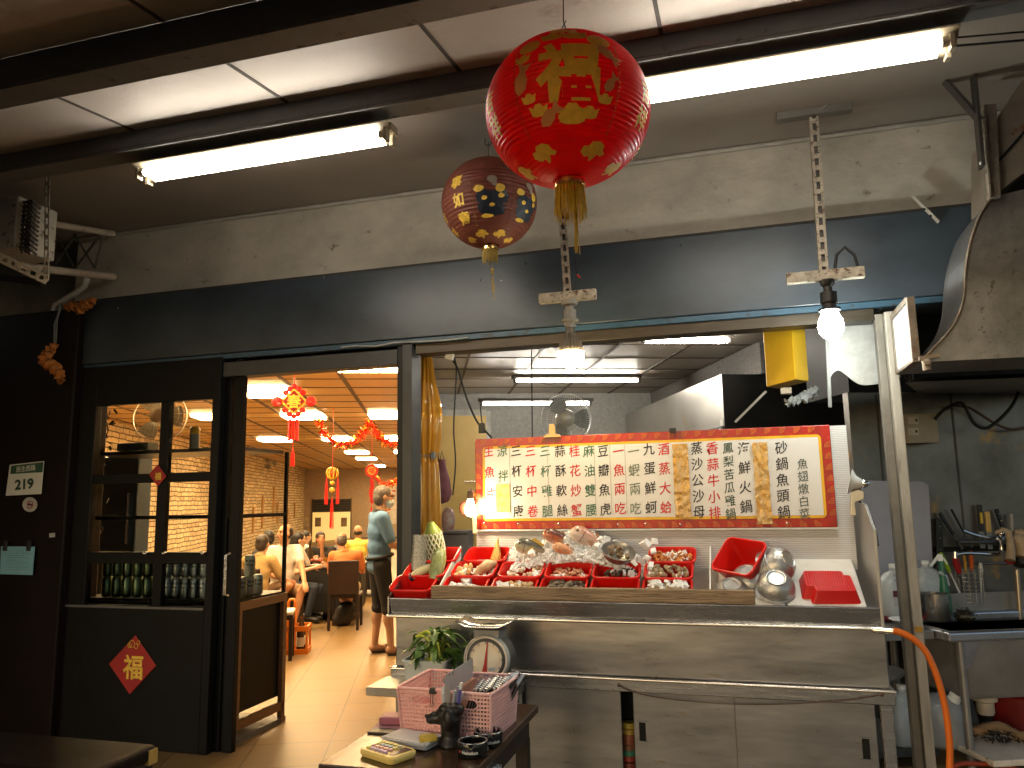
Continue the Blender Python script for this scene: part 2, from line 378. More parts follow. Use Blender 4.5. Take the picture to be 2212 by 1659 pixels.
for k, q in enumerate(qs):
    for j, rc in enumerate((ra-.9, ra+.3, ra-2.1)):
        if j == 2 and (k > 3 or rc-.3 < rL): continue  # wall-side column is unseen, added to brighten the stone wall
        if rc+.3 > rP: rc = rP-.32
        if j == 1 and k == 1: continue
        lab = 'square ceiling light, %s row from the doorway, %s side' % (ords[k], ('middle', 'partition', 'added stone wall')[j])
        if t0 is None: t0 = troffer(rc, q, lab)
        else: dup(t0, RQ(rc, q, CZ-.02), None, lab)
# ================================================================== TEXT
_font_cache = {}
def glyphs(body, bold=0.0, thick=.0):
    """flat outline of the writing, centred, unit size: verts, faces"""
    k = (body, bold, thick)
    if k in _font_cache: return _font_cache[k]
    c = bpy.data.curves.new('writing', 'FONT'); c.body = body; c.size = 1; c.offset = bold; c.extrude = thick; c.resolution_u = 3
    o = bpy.data.objects.new('writing', c); me = o.to_mesh()
    vs = [tuple(v.co) for v in me.vertices]; fs = [tuple(p.vertices) for p in me.polygons]
    o.to_mesh_clear(); bpy.data.objects.remove(o); bpy.data.curves.remove(c)
    xs = [v[0] for v in vs] or [0]; ys = [v[1] for v in vs] or [0]
    cx, cy = (min(xs)+max(xs))/2, (min(ys)+max(ys))/2
    r = ([(x-cx, y-cy, z) for x, y, z in vs], fs); _font_cache[k] = r; return r
def frame(o, x, y):                                   # matrix: local xy on the given axes, z the outward normal
    x = Vector(x).normalized(); y = Vector(y); y = (y-x*y.dot(x)).normalized(); z = x.cross(y)
    m = Matrix((x, y, z)).transposed().to_4x4(); m.translation = Vector(o); return m
UP = Vector((0,0,1)); XX = Vector((1,0,0)); YY = Vector((0,1,0))
GOLD = mat('gold print', (.95,.60,.07), .40, metal=.05, var=.15, scale=60, bump=.5, bscale=160)
RED = mat('red print', (.45,.008,.01), .45, var=.08)
PINKW = mat('pale pink print', (.90,.40,.16), .5)
NAVY = mat('dark blue print', (.012,.02,.035), .5)
GREENP = mat('green ink', (.03,.13,.07), .6, var=.05)
REDI = mat('red ink', (.55,.012,.02), .6, var=.05)
BLKI = mat('black ink', (.012,.012,.018), .6, var=.05)

# ================================================================== TUBE LIGHTS
TUBE = emis('tube glow', (1,.91,.77), 24)
ENAMEL = mat('white enamel', (.34,.29,.20), .4, var=.05, spots=.1, sscale=30, scol=(.4,.33,.2))
def tube_fixture(label, xa, xb, Y, z, grp, name='tube_light', tilt=0, wings=True, E=TUBE, sep=.030):
    L = xb-xa; o = thing(name, label, 'tube light', ((xa+xb)/2, Y, z), grp)
    h = L/2; body = MB()
    body.box(-h,-.03,-.032,h,.03,0)
    if wings:
        for s in (-1,1): body.add([(-h,s*.03,-.03),(h,s*.03,-.03),(h,s*.062,-.012),(-h,s*.062,-.012),(-h,s*.03,-.026),(h,s*.03,-.026),(h,s*.062,-.008),(-h,s*.062,-.008)],
                              [(0,1,2,3),(7,6,5,4),(0,4,5,1),(2,6,7,3),(1,5,6,2),(3,7,4,0)])
    body.build('reflector', ENAMEL, o, W=False, bevel=.002)
    for s in (-1,1):
        MB().tube([(-h+.035,s*sep,-.046),(h-.035,s*sep,-.046)], .0135, 12).build('tube', E, o, W=False, smooth=60)
        for e in (-1,1):
            c = MB().tube([(e*(h-.05),s*sep,-.046),(e*(h-.018),s*sep,-.046)], .0148, 12); 
            c.box(e*(h-.02)-.008, s*sep-.016, -.074, e*(h-.02)+.008, s*sep+.016, -.025)
            c.build('socket', mat('yellowed socket plastic', (.42,.36,.26), .5), o, W=False, bevel=.002)
    return o
FY = B2Y-.005
pl, pr_ = onY(303,385,FY), onY(852,300,FY)
tube_fixture('lit twin tube fixture under the steel beam left of the lanterns', pl.x, pr_.x, FY, B2Z-.030, 'twin tube lights under the soffit beam')
pl, pr_ = onY(1345,215,FY), onY(2050,95,FY)
tube_fixture('lit twin tube fixture under the steel beam right of the red lantern', pl.x, pr_.x+.02, FY, B2Z-.030, 'twin tube lights under the soffit beam')
pe = onY(2055,100,FY)
tag(MB().tube([(pe.x,FY,pe.z),(pe.x+.25,FY+.02,pe.z-.012),(pe.x+.8,FY+.05,pe.z+.02)], .004, 6).tube([(pe.x-.02,FY,pe.z+.03),(pe.x+.3,FY,pe.z-.0),(pe.x+.8,FY,pe.z-.04)], .003, 6).build('cable', RUBBER, smooth=60), 'thin dark cables running from the right tube fixture toward the duct', 'cable')

# ================================================================== HANGING BULBS
BULBW = emis('cool bulb glow', (.93,1,.93), 75); BULBY = emis('warm bulb glow', (1,.80,.45), 60)
HEATS = mat('bulb heat sink', (.15,.125,.09), .5, metal=.3, var=.15, scale=20)
def slotted(mb_, a, b, w, faces=1, n=9):
    """angle iron with slots: two webs pierced along the run, built from rails and rungs"""
    a, b = Vector(a), Vector(b); L = (b-a).length; d = (b-a)/L
    sx = d.cross(YY); sx = sx.normalized() if sx.length > .01 else XX
    for s in (-1,1): mb_.bar(a+sx*s*w*.36, b+sx*s*w*.36, w*.28, .003, YY)
    k = n; pitch = L/k
    for i in range(k+1): c = a+d*min(max(pitch*i, .008), L-.008); mb_.bar(c-d*min(.014, pitch*.2), c+d*min(.014, pitch*.2), w*.44, .0029, YY)
    return mb_
def bulb_hanger(label, top, bot, kind):
    o = thing('hanging_lamp', label, 'hanging lamp', bot)
    r = MB(); slotted(r, top, bot, .036, n=14); r.bar(Vector(top)+Vector((-.018,.018,0)), Vector(bot)+Vector((-.018,.018,0)), .003, .036, YY)
    MB().bar(Vector(top)+Vector((.0,.012,0)), Vector(bot)+Vector((.0,.012,0)), .030, .002, YY).build('rod_slot_shade', mat('painted rod slot shade', (.06,.05,.04), .6), o)  # dark strip painted as the shade inside the rod's slots
    r.build('rod', SLOTTED, o, bevel=0)
    if kind == 'cool':
        MB().bar(Vector(top)+Vector((-.155,0,-.012)), Vector(top)+Vector((.155,0,-.012)), .05, .045).build('top_plate', mat('grey soffit plate', (.13,.12,.105), .6), o, bevel=.002)
        MB().tube([Vector(top)+Vector((.03,-.03,-.02)), Vector(top)+Vector((.07,-.05,.01)), Vector(top)+Vector((.10,-.05,.05))], .004, 6).build('wire', mat('grey wire', (.25,.22,.18), .6), o, smooth=60)
    w = .155 if kind == 'cool' else .135
    b = Vector(bot); MB().bar(b+Vector((-w,-.01,0)), b+Vector((w,-.01,0)), .036, .046).build('cross_plate', SLOTTED, o, bevel=.002)
    T = Matrix.Translation(b+Vector((.008,-.01,-.02)))
    if kind == 'cool':
        MB().lathe([(.001,.0),(.03,0),(.028,-.02),(.018,-.03),(.018,-.05),(.034,-.055),(.034,-.10),(.028,-.105),(.028,-.12),(.045,-.125),(.045,-.135),(.02,-.14),(.02,-.165)], 18, T, False).build('socket', BLACK, o, smooth=40)
        MB().lathe([(.030,-.136),(.037,-.152),(.048,-.178),(.052,-.20),(.048,-.225),(.035,-.245),(.016,-.256),(.001,-.258)], 24, T).build('bulb', BULBW, o, smooth=180)
        MB().tube([b+Vector((.04,0,.015)), b+Vector((.055,0,.09)), b+Vector((.09,0,.12)), b+Vector((.125,0,.08)), b+Vector((.135,0,.02))], .0065, 8).build('cord', RUBBER, o, smooth=60)
    else:
        MB().lathe([(.001,0),(.04,0),(.036,-.02),(.02,-.028),(.02,-.04),(.03,-.045),(.03,-.085),(.04,-.09),(.04,-.10),(.025,-.105),(.025,-.13)], 18, T).build('socket', mat('dusty socket', (.22,.2,.17), .7), o, smooth=40)
        f = MB(); n = 48; prof = [(.018,-.125),(.024,-.15),(.032,-.17),(.048,-.195),(.057,-.225),(.060,-.245)]
        vs = []; fs = []
        for r_, z in prof:
            for j in range(n): a = 2*PI*j/n; q = r_*(1.0 if j % 2 else .86 if r_ > .026 else 1); vs.append((q*math.cos(a), q*math.sin(a), z))
        for i in range(len(prof)-1):
            for j in range(n): fs.append((i*n+j, i*n+(j+1)%n, (i+1)*n+(j+1)%n, (i+1)*n+j))
        f.add(vs, fs, T); f.build('heat_sink', HEATS, o)
        MB().lathe([(.0605,-.245),(.060,-.265),(.052,-.29),(.036,-.308),(.015,-.317),(.001,-.318)], 24, T).build('bulb', BULBY, o, smooth=180)
        MB().tube([b+Vector((.025,.01,.02)), b+Vector((.045,0,.09)), b+Vector((.04,0,.2))], .0025, 6).build('wire', RUBBER, o, smooth=60)
        MB().bar(b+Vector((.05,-.01,.10)), b+Vector((.062,-.012,.085)), .008, .008).build('wire_end', RED, o)
    return o
tp = soff(1757,236); bt = onY(1781,597,tp.y)
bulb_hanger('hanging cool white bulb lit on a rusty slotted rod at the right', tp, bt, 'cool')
tp2 = soff(1196,330); tp2.y = tp.y; b2 = onY(1227,642,tp.y); t2 = onY(1200,330,tp.y)
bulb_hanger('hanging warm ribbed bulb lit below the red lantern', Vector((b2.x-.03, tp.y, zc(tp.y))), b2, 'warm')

# ================================================================== LANTERNS
def ellmap(c, R, Rz, az, lat, k=1.004):
    to = Vector((c.x, c.y, 0)); to = -(to.normalized()); rt = Vector((-to.y, to.x, 0))
    d = to*math.cos(az)+rt*math.sin(az)
    return c + d*(R*k*math.cos(lat)) + Vector((0,0,Rz*k*math.sin(lat)))
def wrap(mb_, shape, c, R, Rz, az, lat, size, k=1.006, rot=0, sub=True):
    vs, fs = shape; out = []; cr, sr = math.cos(rot), math.sin(rot)
    if sub and all(len(f) == 3 for f in fs):         # cut long triangles so the print follows the curve
        vs = [tuple(v) for v in vs]; lim = .12; work = list(fs); fs = []; mid = {}
        def mp_(a, b):
            k = (min(a, b), max(a, b))
            if k not in mid: mid[k] = len(vs); vs.append(tuple((vs[a][i]+vs[b][i])/2 for i in range(3)))
            return mid[k]
        while work:
            a, b, c_ = work.pop(); e = [(math.dist(vs[a], vs[b]), a, b, c_), (math.dist(vs[b], vs[c_]), b, c_, a), (math.dist(vs[c_], vs[a]), c_, a, b)]
            L_, i, j, k_ = max(e)
            if L_ > lim: m_ = mp_(i, j); work += [(i, m_, k_), (m_, j, k_)]
            else: fs.append((a, b, c_))
    for v in vs:
        x, y = (v[0]*cr-v[1]*sr)*size, (v[0]*sr+v[1]*cr)*size
        la = lat+y/Rz; out.append(ellmap(c, R, Rz, az+x/(R*max(.25, math.cos(lat))), la, k))
    mb_.add(out, fs)
def blob(pts):                                        # fan polygon with rings, so it bends round the lantern
    n = len(pts); vs = [(0,0,0)]; fs = []
    for t in (.35,.7,1):
        for x, y in pts: vs.append((x*t, y*t, 0))
    for j in range(n):
        j2 = (j+1)%n; fs.append((0,1+j,1+j2))
        for i in range(2): fs.append((1+i*n+j, 1+(i+1)*n+j, 1+(i+1)*n+j2, 1+i*n+j2))
    return vs, fs
def oval(a, b, n=14, w=0): return blob([(a*math.cos(2*PI*i/n)*(1+w*math.sin(4*PI*i/n)), b*math.sin(2*PI*i/n)*(1+w*math.cos(6*PI*i/n))) for i in range(n)])
CLOUD = blob([(-.5,-.05),(-.42,.18),(-.25,.2),(-.15,.38),(.1,.42),(.3,.3),(.35,.12),(.5,.02),(.4,-.12),(.2,-.08),(.12,-.3),(-.02,-.42),(-.1,-.2),(-.3,-.25)])
FISH = blob([(-.5,.02),(-.35,.2),(0,.24),(.25,.1),(.5,.28),(.42,0),(.5,-.22),(.22,-.06),(0,-.2),(-.3,-.2)])
INGOT = blob([(-.5,.22),(-.3,.08),(-.12,.3),(.12,.3),(.3,.08),(.5,.22),(.4,-.22),(.2,-.3),(-.2,-.3),(-.4,-.22)])
def lantern(name, label, c, R, Rz, body, ribs, depthf):
    o = thing(name, label, 'lantern', c)
    prof = []; n = ribs*6
    for i in range(n+1):
        la = -PI/2*.87 + (PI/2*.87+PI/2*.93)*i/n
        w = 1+depthf*(abs(math.sin(PI*i/6))-.6)
        prof.append((max(R*math.cos(la)*w, .004), Rz*math.sin(la)))
    m = MB(); m.lathe(prof, 72, Matrix.Translation(c)); m.build('shade', body, o, smooth=180)
    return o
LGOLD = mat('lantern gold print', (1,.74,.10), .5, var=.08, scale=60, bump=.3, bscale=160)
LRED = mat('red lantern nylon', (.78,.006,.008), .33, var=.03, scale=3, coat=.15)
def thin_cloth(m, w):
    t = m.node_tree; N = t.nodes; p = N['Principled BSDF']; o = N['Material Output']; tr = N.new('ShaderNodeBsdfTranslucent'); mx = N.new('ShaderNodeMixShader'); mx.inputs[0].default_value = w
    s = p.inputs['Base Color'].links[0].from_socket; t.links.new(s, tr.inputs[0]); t.links.new(p.outputs[0], mx.inputs[1]); t.links.new(tr.outputs[0], mx.inputs[2]); t.links.new(mx.outputs[0], o.inputs[0])
thin_cloth(LRED, .6); thin_cloth(LGOLD, .15)
LY = 1.95
tc_ = onY(1226,243,LY); R = .226; Rz = .205
lc = tc_.copy()
lan = lantern('red_lantern', 'large bright red round lantern with a gold good fortune character', lc, R, Rz, LRED, 46, .012)
g = MB(); wrap(g, glyphs('福', .035), lc, R, Rz, .02, math.radians(0), .165)
g.build('character', LGOLD, lan)
g = MB()
for az, la, sz, sh in ((-.46,25,.048,oval(.5,.42)),(-.18,32,.05,INGOT),(.12,32,.055,INGOT),(.42,26,.052,oval(.5,.4)),(-.04,40,.06,FISH),(-.52,14,.036,INGOT),(-.46,-17,.033,INGOT),(.46,-20,.033,INGOT),(.06,-31,.065,INGOT),(-.36,-26,.04,INGOT),(.28,-30,.04,INGOT)):
    wrap(g, sh, lc, R, Rz, az, math.radians(la), sz*1.25, rot=(az*5 if sh is FISH else 0))
for s in (-1,1):
    wrap(g, CLOUD, lc, R, Rz, s*.52, math.radians(-56), .07, rot=0)
    wrap(g, CLOUD, lc, R, Rz, s*1.5, math.radians(-60), .07)
    for j, ch in enumerate('吉祥'): wrap(g, glyphs(ch, .02), lc, R, Rz, s*1.16, math.radians(-2-j*19), .062)
g.build('emblem', LGOLD, lan)
g = MB()
for az, la, sz, ro in ((.50,13,.075,-.7),(-.52,-2,.085,1.3),(-.22,-31,.07,.7),(.52,-9,.055,1.0)): wrap(g, FISH, lc, R, Rz, az, math.radians(la), sz, 1.009, ro)
g.build('carp_print', PINKW, lan)
g = MB()
for az in (-.62,.62,-1.85,1.85):
    for i in range(30):
        la = math.radians(22-2.2*i); p = ellmap(lc, R, Rz, az, la, 1.006); g.ell(p, .0022, n=6, k=4)
g.build('bead_line', mat('gold sequin', (.75,.5,.12), .25, metal=.9, var=.3, scale=300), lan, smooth=60)
zb = lc.z-Rz*.99
T = Matrix.Translation((lc.x, lc.y, zb))
MB().lathe([(.034,.012),(.040,.014),(.042,.004),(.042,-.016),(.038,-.018),(.036,-.01)], 28, T).build('ring', mat('brass ring', (.75,.55,.2), .2, metal=1, var=.1), lan, smooth=40)
g = MB(); random.seed(3)
for i in range(120):
    a = 2*PI*i/120+random.uniform(-.03,.03); r_ = random.choice((.035,.038,.030)); x, y = lc.x+r_*math.cos(a), lc.y+r_*math.sin(a); l = random.uniform(.075,.10)
    g.tube([(x,y,zb-.012),(x*1.0+math.cos(a)*.004,y+math.sin(a)*.004,zb-.05),(x+math.cos(a)*random.uniform(.0,.008),y+math.sin(a)*.004,zb-.012-l)], .0011, 4)
g.build('fringe', mat('yellow silk fringe', (.62,.40,.02), .5, var=.15, scale=30), lan, smooth=60)
g = MB()
for i in range(26):
    a = random.uniform(0,2*PI); r_ = random.uniform(0,.006); x, y = lc.x+.012+r_*math.cos(a), lc.y+r_*math.sin(a)
    g.tube([(x,y,zb-.03),(x+.002,y,zb-.13),(x+random.uniform(-.004,.006),y,zb-.16-random.uniform(0,.05))], .0011, 4)
g.build('tassel', MATS['yellow silk fringe'], lan, smooth=60)
zt_ = lc.z+Rz*.98
w = MB(); w.tube([(lc.x,lc.y,zt_),(lc.x-.002,lc.y,zt_+.03),(lc.x+.003,lc.y,zt_+.05),(lc.x-.004,lc.y,zt_+.075),(lc.x,lc.y,zc(lc.y))], .0018, 6)
w.tube([(lc.x-.004,lc.y,zt_+.03),(lc.x-.008,lc.y,zt_+.055),(lc.x+.004,lc.y,zt_+.075)], .0016, 6)
w.build('wire', RUBBER, lan, smooth=60)

LBR = mat('faded brown lantern gauze', (.27,.075,.05), .5, var=.12, scale=4); thin_cloth(LBR, .35)
lc = onY(1057,440,3.15); R = .215; Rz = .205
la2 = lantern('brown_lantern', 'smaller faded brown lantern with gold characters behind the red lantern', lc, R, Rz, LBR, 30, .02)
g = MB()
for j, (ch, lat) in enumerate((('事',10),('如',-13),('意',-36))): wrap(g, glyphs(ch, .03), lc, R, Rz, -.72+.03*j, math.radians(lat), .062, 1.016)
for j, (ch, lat) in enumerate((('吉',-30),('祥',-52))): wrap(g, glyphs(ch, .02), lc, R, Rz, -1.45, math.radians(lat+8), .05)
g.build('character', GOLD, la2)
g = MB(); d_ = MB(); wpr = MB()
for az in (.06,.95):
    wrap(d_, blob([(-.42,.1),(-.3,.28),(0,.2),(.3,.3),(.44,.1),(.36,-.35),(.1,-.42),(-.2,-.42),(-.38,-.3)]), lc, R, Rz, az, math.radians(-17), .165, 1.016)
    for x, y, a, b in ((-.05,.03,.03,.02),(.03,.032,.028,.024),(.035,.005,.018,.014),(-.03,-.005,.016,.012),(0,-.03,.016,.01),(-.02,-.07,.035,.012)):
        wrap(g, oval(a*.75, b*.75, 12, .1), lc, R, Rz, az+x*1.15/R, math.radians(-14)+y*1.15/Rz, 1, 1.020)
    for x, y, a, b in ((0,.075,.022,.018),(.01,.055,.012,.012)):
        wrap(wpr, oval(a, b), lc, R, Rz, az+x/R, math.radians(-14)+y/Rz, 1, 1.023)
for s in (-.36,.36): wrap(g, CLOUD, lc, R, Rz, s+.05, math.radians(-60), .06, 1.016)
for s in (-1.1,1.1): wrap(g, CLOUD, lc, R, Rz, s+.05, math.radians(-66), .055)
g.build('emblem', GOLD, la2); d_.build('robe_print', NAVY, la2); wpr.build('pale_print', mat('faded white print', (.34,.27,.2), .6), la2)
g = MB()
for az in (-.36,.50,-1.1,1.25):
    for i in range(28): g.ell(ellmap(lc, R, Rz, az, math.radians(8-2.4*i), 1.006), .0022, n=6, k=4)
g.build('bead_line', MATS['gold sequin'], la2, smooth=60)
zb = lc.z-Rz*.99; T = Matrix.Translation((lc.x, lc.y, zb))
MB().lathe([(.032,.012),(.036,.014),(.038,.004),(.038,-.016),(.034,-.018)], 24, T).build('ring', MATS['brass ring'], la2, smooth=40)
g = MB()
for i in range(90):
    a = 2*PI*i/90; r_ = random.choice((.033,.028)); x, y = lc.x+r_*math.cos(a), lc.y+r_*math.sin(a)
    g.tube([(x,y,zb-.012),(x+.002*math.cos(a),y,zb-.04),(x+random.uniform(-.004,.004),y,zb-.055-random.uniform(0,.025))], .0012, 4)
g.build('fringe', mat('dull gold fringe', (.35,.24,.03), .6, var=.15, scale=30), la2, smooth=60)
x, y = lc.x+.01, lc.y
g = MB().tube([(x,y,zb-.02),(x,y,zb-.10)], .0008, 4)
g.ell((x,y,zb-.108), .008).ell((x,y,zb-.122), .007)
for i in range(14): g.tube([(x,y,zb-.128),(x+random.uniform(-.006,.006),y,zb-.17),(x+.004+random.uniform(-.004,.006),y,zb-.19-random.uniform(0,.06))], .001, 4)
g.build('tassel', MATS['dull gold fringe'], la2, smooth=60)
zt_ = lc.z+Rz*.98
MB().tube([(lc.x,lc.y,min(zt_,zc(lc.y)-.03)),(lc.x,lc.y,zc(lc.y)-.02)], .0018, 6).tube([(lc.x-.016,lc.y,zc(lc.y)-.005),(lc.x-.016,lc.y,zc(lc.y)-.03),(lc.x,lc.y,zc(lc.y)-.042),(lc.x+.014,lc.y,zc(lc.y)-.03),(lc.x+.014,lc.y,zc(lc.y)-.005)], .0025, 6).build('hook', RUBBER, la2, smooth=60)
# a lens-flare spot on the photograph is left out
# ================================================================== LEFT COLUMN, SIGNS, BRACKET
SOOT = mat('sooty black', (.010,.0095,.009), .55, var=.2, scale=3, spec=.2)
xcol = onY(150,760,3.70).x; 
tag(MB().box(-7, 3.70, 0, onY(128,1300,3.70).x, 3.98, onY(120,670,3.7).z).build('column', COLUMN, bevel=.01), 'dark brown painted column carrying the house number plate', 'column')
tag(MB().box(-7, 4.0, 2.15, -4.03, 4.3, 3.4).build('side_wall', mat('grey side plaster', (.16,.15,.135), .85, var=.15, scale=4)), 'grey plaster wall behind the pipes at the upper left corner', 'wall')
# orange cloths and pipes
def conduit(label, pts, r, m, name='pipe'):
    return tag(MB().tube(pts, r, 12).build(name, m, smooth=60), label, 'pipe')
PVC = mat('cream pipe', (.55,.47,.38), .5, var=.1, spots=.15)
def Lp(x, y, Y=3.72): return onY(x, y, Y)
conduit('cream horizontal pipe at the top left, upper of the two', [Lp(40,466,2.9),Lp(110,483,3.15),Lp(244,505)], .019, PVC)
conduit('cream horizontal pipe at the top left with dark bands, lower of the two', [Lp(40,572,2.9),Lp(110,583,3.15),Lp(245,598)], .021, PVC)
conduit('white flexible hose bent under the lower cream pipe', [Lp(188,600),Lp(182,618),Lp(165,632),Lp(140,648),Lp(120,660),Lp(117,672)], .02, mat('white hose', (.62,.60,.55), .5), 'hose')
tag(MB().tube([Lp(130,655,3.69),Lp(126,680,3.69),Lp(118,700,3.69),Lp(118,745,3.69)], .006, 6).tube([Lp(134,655,3.69),Lp(124,690,3.69),Lp(121,740,3.69)], .004, 6).build('cable', mat('grey cable', (.2,.2,.19), .6), smooth=60), 'grey cables dropping from the white hose to the orange cloth', 'cable')
ORC = mat('dried orange cloth', (.55,.19,.035), .8, var=.2, scale=25, bump=.4)
def cr_(P, n=4):
    out = []
    for i in range(len(P)-1):
        for k in range(n): out.append(tuple(P[i][j]+(P[i+1][j]-P[i][j])*k/n for j in range(3)))
    return out+[P[-1]]
def rag(label, pts, m, w=.03, name='cloth', cat='cloth', Y=3.66):
    b = MB(); P = [onY(x, y, Y) for x, y in pts]
    P = [Vector(v) for v in cr_([tuple(p) for p in P])]
    rs = [w*(.55+.45*math.sin(PI*(i+.4)/len(P)))*(1+.3*math.sin(i*2.1)) for i in range(len(P))]
    b.tube(P, rs, 9); random.seed(len(label))
    b.v = [(x+random.uniform(-.011,.011), y+random.uniform(-.011,.011), z+random.uniform(-.011,.011)) for x, y, z in b.v]
    return tag(b.build(name, m, smooth=50), label, cat)
rag('crumpled orange cloth tucked on the left end of the blue grey box', [(142,662),(150,664),(160,660),(170,668),(182,660),(194,652),(204,650)], ORC, .028, Y=3.70)
rag('crumpled orange cloth tied to the cable beside the brown column', [(120,745),(110,755),(100,770),(95,780),(112,790),(124,800),(130,815),(133,824)], ORC, .034, Y=3.68)
# condenser on its slotted bracket
ac = thing('outdoor_unit', 'old condenser unit with exposed fins on the upper left bracket', 'air conditioner', onY(30,545,2.8))
p0, p1 = onY(-60,548,2.75), onY(40,422,2.75)
MB().box(p0.x, 2.75, p0.z, p1.x, 2.98, p1.z).build('case', mat('white flaking case', (.55,.52,.45), .6, spots=.35, sscale=25, scol=(.12,.10,.08)), ac, bevel=.008)
cb = MB(); random.seed(5)
a, b = onY(41,545,2.75), onY(72,432,2.75)
for i in range(11):
    for j in range(3):
        z = a.z+(b.z-a.z)*(i+.5)/11; x = a.x+(b.x-a.x)*(j+.5)/3
        cb.tube([(x-.012,2.77+.02*j,z-.010),(x-.007,2.75,z+.012),(x+.010,2.75,z+.009),(x+.012,2.77,z-.009)], .006, 6)
cb.build('coil', mat('sooty copper coil', (.10,.085,.075), .45, metal=.5, var=.25, scale=30), ac, smooth=60)
br = thing('bracket', 'white slotted angle frame hanging from the beam at the upper left', 'bracket', onY(100,605,3.4))
SLW = mat('white slotted angle', (.50,.47,.40), .55, spots=.25, sscale=25)
m_ = MB(); slotted(m_, onY(103,352,2.62), onY(100,607,2.62), .028, n=11); m_.build('upright', SLW, br)
m_ = MB(); slotted(m_, onY(-60,528,2.52), onY(102,605,2.62), .042, n=8); m_.build('rail', SLW, br)
MB().bar(onY(-60,590,2.9), onY(95,612,2.9), .03, .03).build('rear_rail', SOOT, br)
tr = MB()
for (x0,y0,x1,y1) in ((118,500,160,578),(160,505,205,580),(120,570,165,505),(165,575,215,510),(205,580,222,512)):
    tr.bar(onY(x0,y0,3.5), onY(x1,y1,3.5), .012, .006)
tag(tr.build('lattice', mat('dark lattice steel', (.12,.115,.10), .5, metal=.4)), 'dark steel lattice between the two cream pipes', 'bracket')
# house number
def plate(name, label, cat, poly, Y, th, m, bevel=0):
    P = [onY(x, y, Y) for x, y in poly]; o = thing(name, label, cat, sum(P, Vector())/len(P))
    b = MB(); b.prism([(p.x, p.z) for p in P], 0, th, Matrix(((1,0,0,0),(0,0,-1,Y),(0,1,0,0),(0,0,0,1))))
    b.build('plate', m, o, bevel=bevel); return o
def put(body, px, py, h, Y, m, parent, bold=0, name='lettering', rot=0, sx=1, slope=0, W=None):
    """writing upright on the facade plane Y, centred on a photo point, h = cap height in metres"""
    vs, fs = glyphs(body, bold); ys = [v[1] for v in vs]; s = h/(max(ys)-min(ys)); c = W if W is not None else onY(px, py, Y)
    b = MB(); cr, sr = math.cos(rot), math.sin(rot)
    b.add([(c.x+(v[0]*sx*cr-v[1]*sr)*s, Y, c.z+(v[0]*sx*sr+v[1]*cr)*s) for v in vs], fs)
    return b.build(name, m, parent)
PLW = mat('white plate paint', (.62,.60,.54), .4, var=.04)
hn = plate('house_number_plate', 'white house number plate reading 219 on the brown column', 'sign', [(22,1004),(96,996),(90,1067),(13,1071)], 3.69, .004, PLW, .003)
q = [onY(x, y, 3.685) for x, y in ((24,1006),(94,998),(92,1020),(22,1024))]
MB().add([tuple(p) for p in q], [(0,1,2,3)]).build('band', mat('sign green', (.02,.085,.05), .4), hn)
put('民生西路', 56, 1012, .036, 3.683, PLW, hn, .012, rot=.06)
put('219', 52, 1046, .066, 3.683, mat('sign green digits', (.012,.05,.035), .4), hn, .035, sx=1.15, rot=.05)
ns = plate('no_smoking_sticker', 'round white no smoking sticker below the house number', 'sticker', [(65+16*math.cos(a*PI/8)*1.0, 1090+16*math.sin(a*PI/8)) for a in range(16)], 3.69, .002, mat('worn white sticker', (.48,.45,.42), .5, spots=.2))
c = onY(65,1090,3.686); b = MB()
b.tube([(c.x+.022*math.cos(i*PI/14), 3.686, c.z+.022*math.sin(i*PI/14)) for i in range(28)], .0025, 5, closed=True); b.bar((c.x-.015,3.686,c.z+.015),(c.x+.015,3.686,c.z-.015), .004, .002, YY)
b.build('ring_symbol', mat('sticker red', (.35,.05,.04), .5), ns); MB().box(c.x-.016,3.685,c.z-.004,c.x+.016,3.687,c.z+.004).build('cigarette', BLACK, ns)
tag(plate('price_sticker', 'small pale sticker at the column seam beside the door frame', 'sticker', [(107,1152),(119,1151),(119,1160),(107,1161)], 3.69, .002, mat('pale label', (.45,.44,.42), .5)), 'small pale sticker at the column seam beside the door frame', 'sticker')
nb = plate('notice', 'blue notice sheets clipped in a clear sleeve on the column', 'notice', [(4,1180),(76,1181),(71,1242),(2,1240)], 3.686, .006, mat('blue paper', (.20,.42,.50), .6, var=.06, scale=30))
ln = MB()
for i in range(9):
    a_, b_ = onY(12,1190+i*5,3.679), onY(52+8*(i%2),1190+i*5,3.679); ln.bar(a_, b_, .0006, .0018, UP)
ln.build('print_lines', mat('faint ink', (.08,.16,.20), .7), nb)
ck = MB(); 
for x in (12,63): ck.box(onY(x-4,1180,3.68).x, 3.672, onY(x,1190,3.68).z, onY(x+4,1180,3.68).x, 3.69, onY(x,1168,3.68).z)
ck.build('clip', BLACK, nb, bevel=.002)
tag(MB().box(onY(56,1160,3.69).x,3.684,onY(56,1164,3.69).z,onY(59,1160,3.69).x,3.69,onY(59,1158,3.69).z).build('nail', CHROME), 'shiny nail in the brown column above the blue notice', 'nail') if False else None

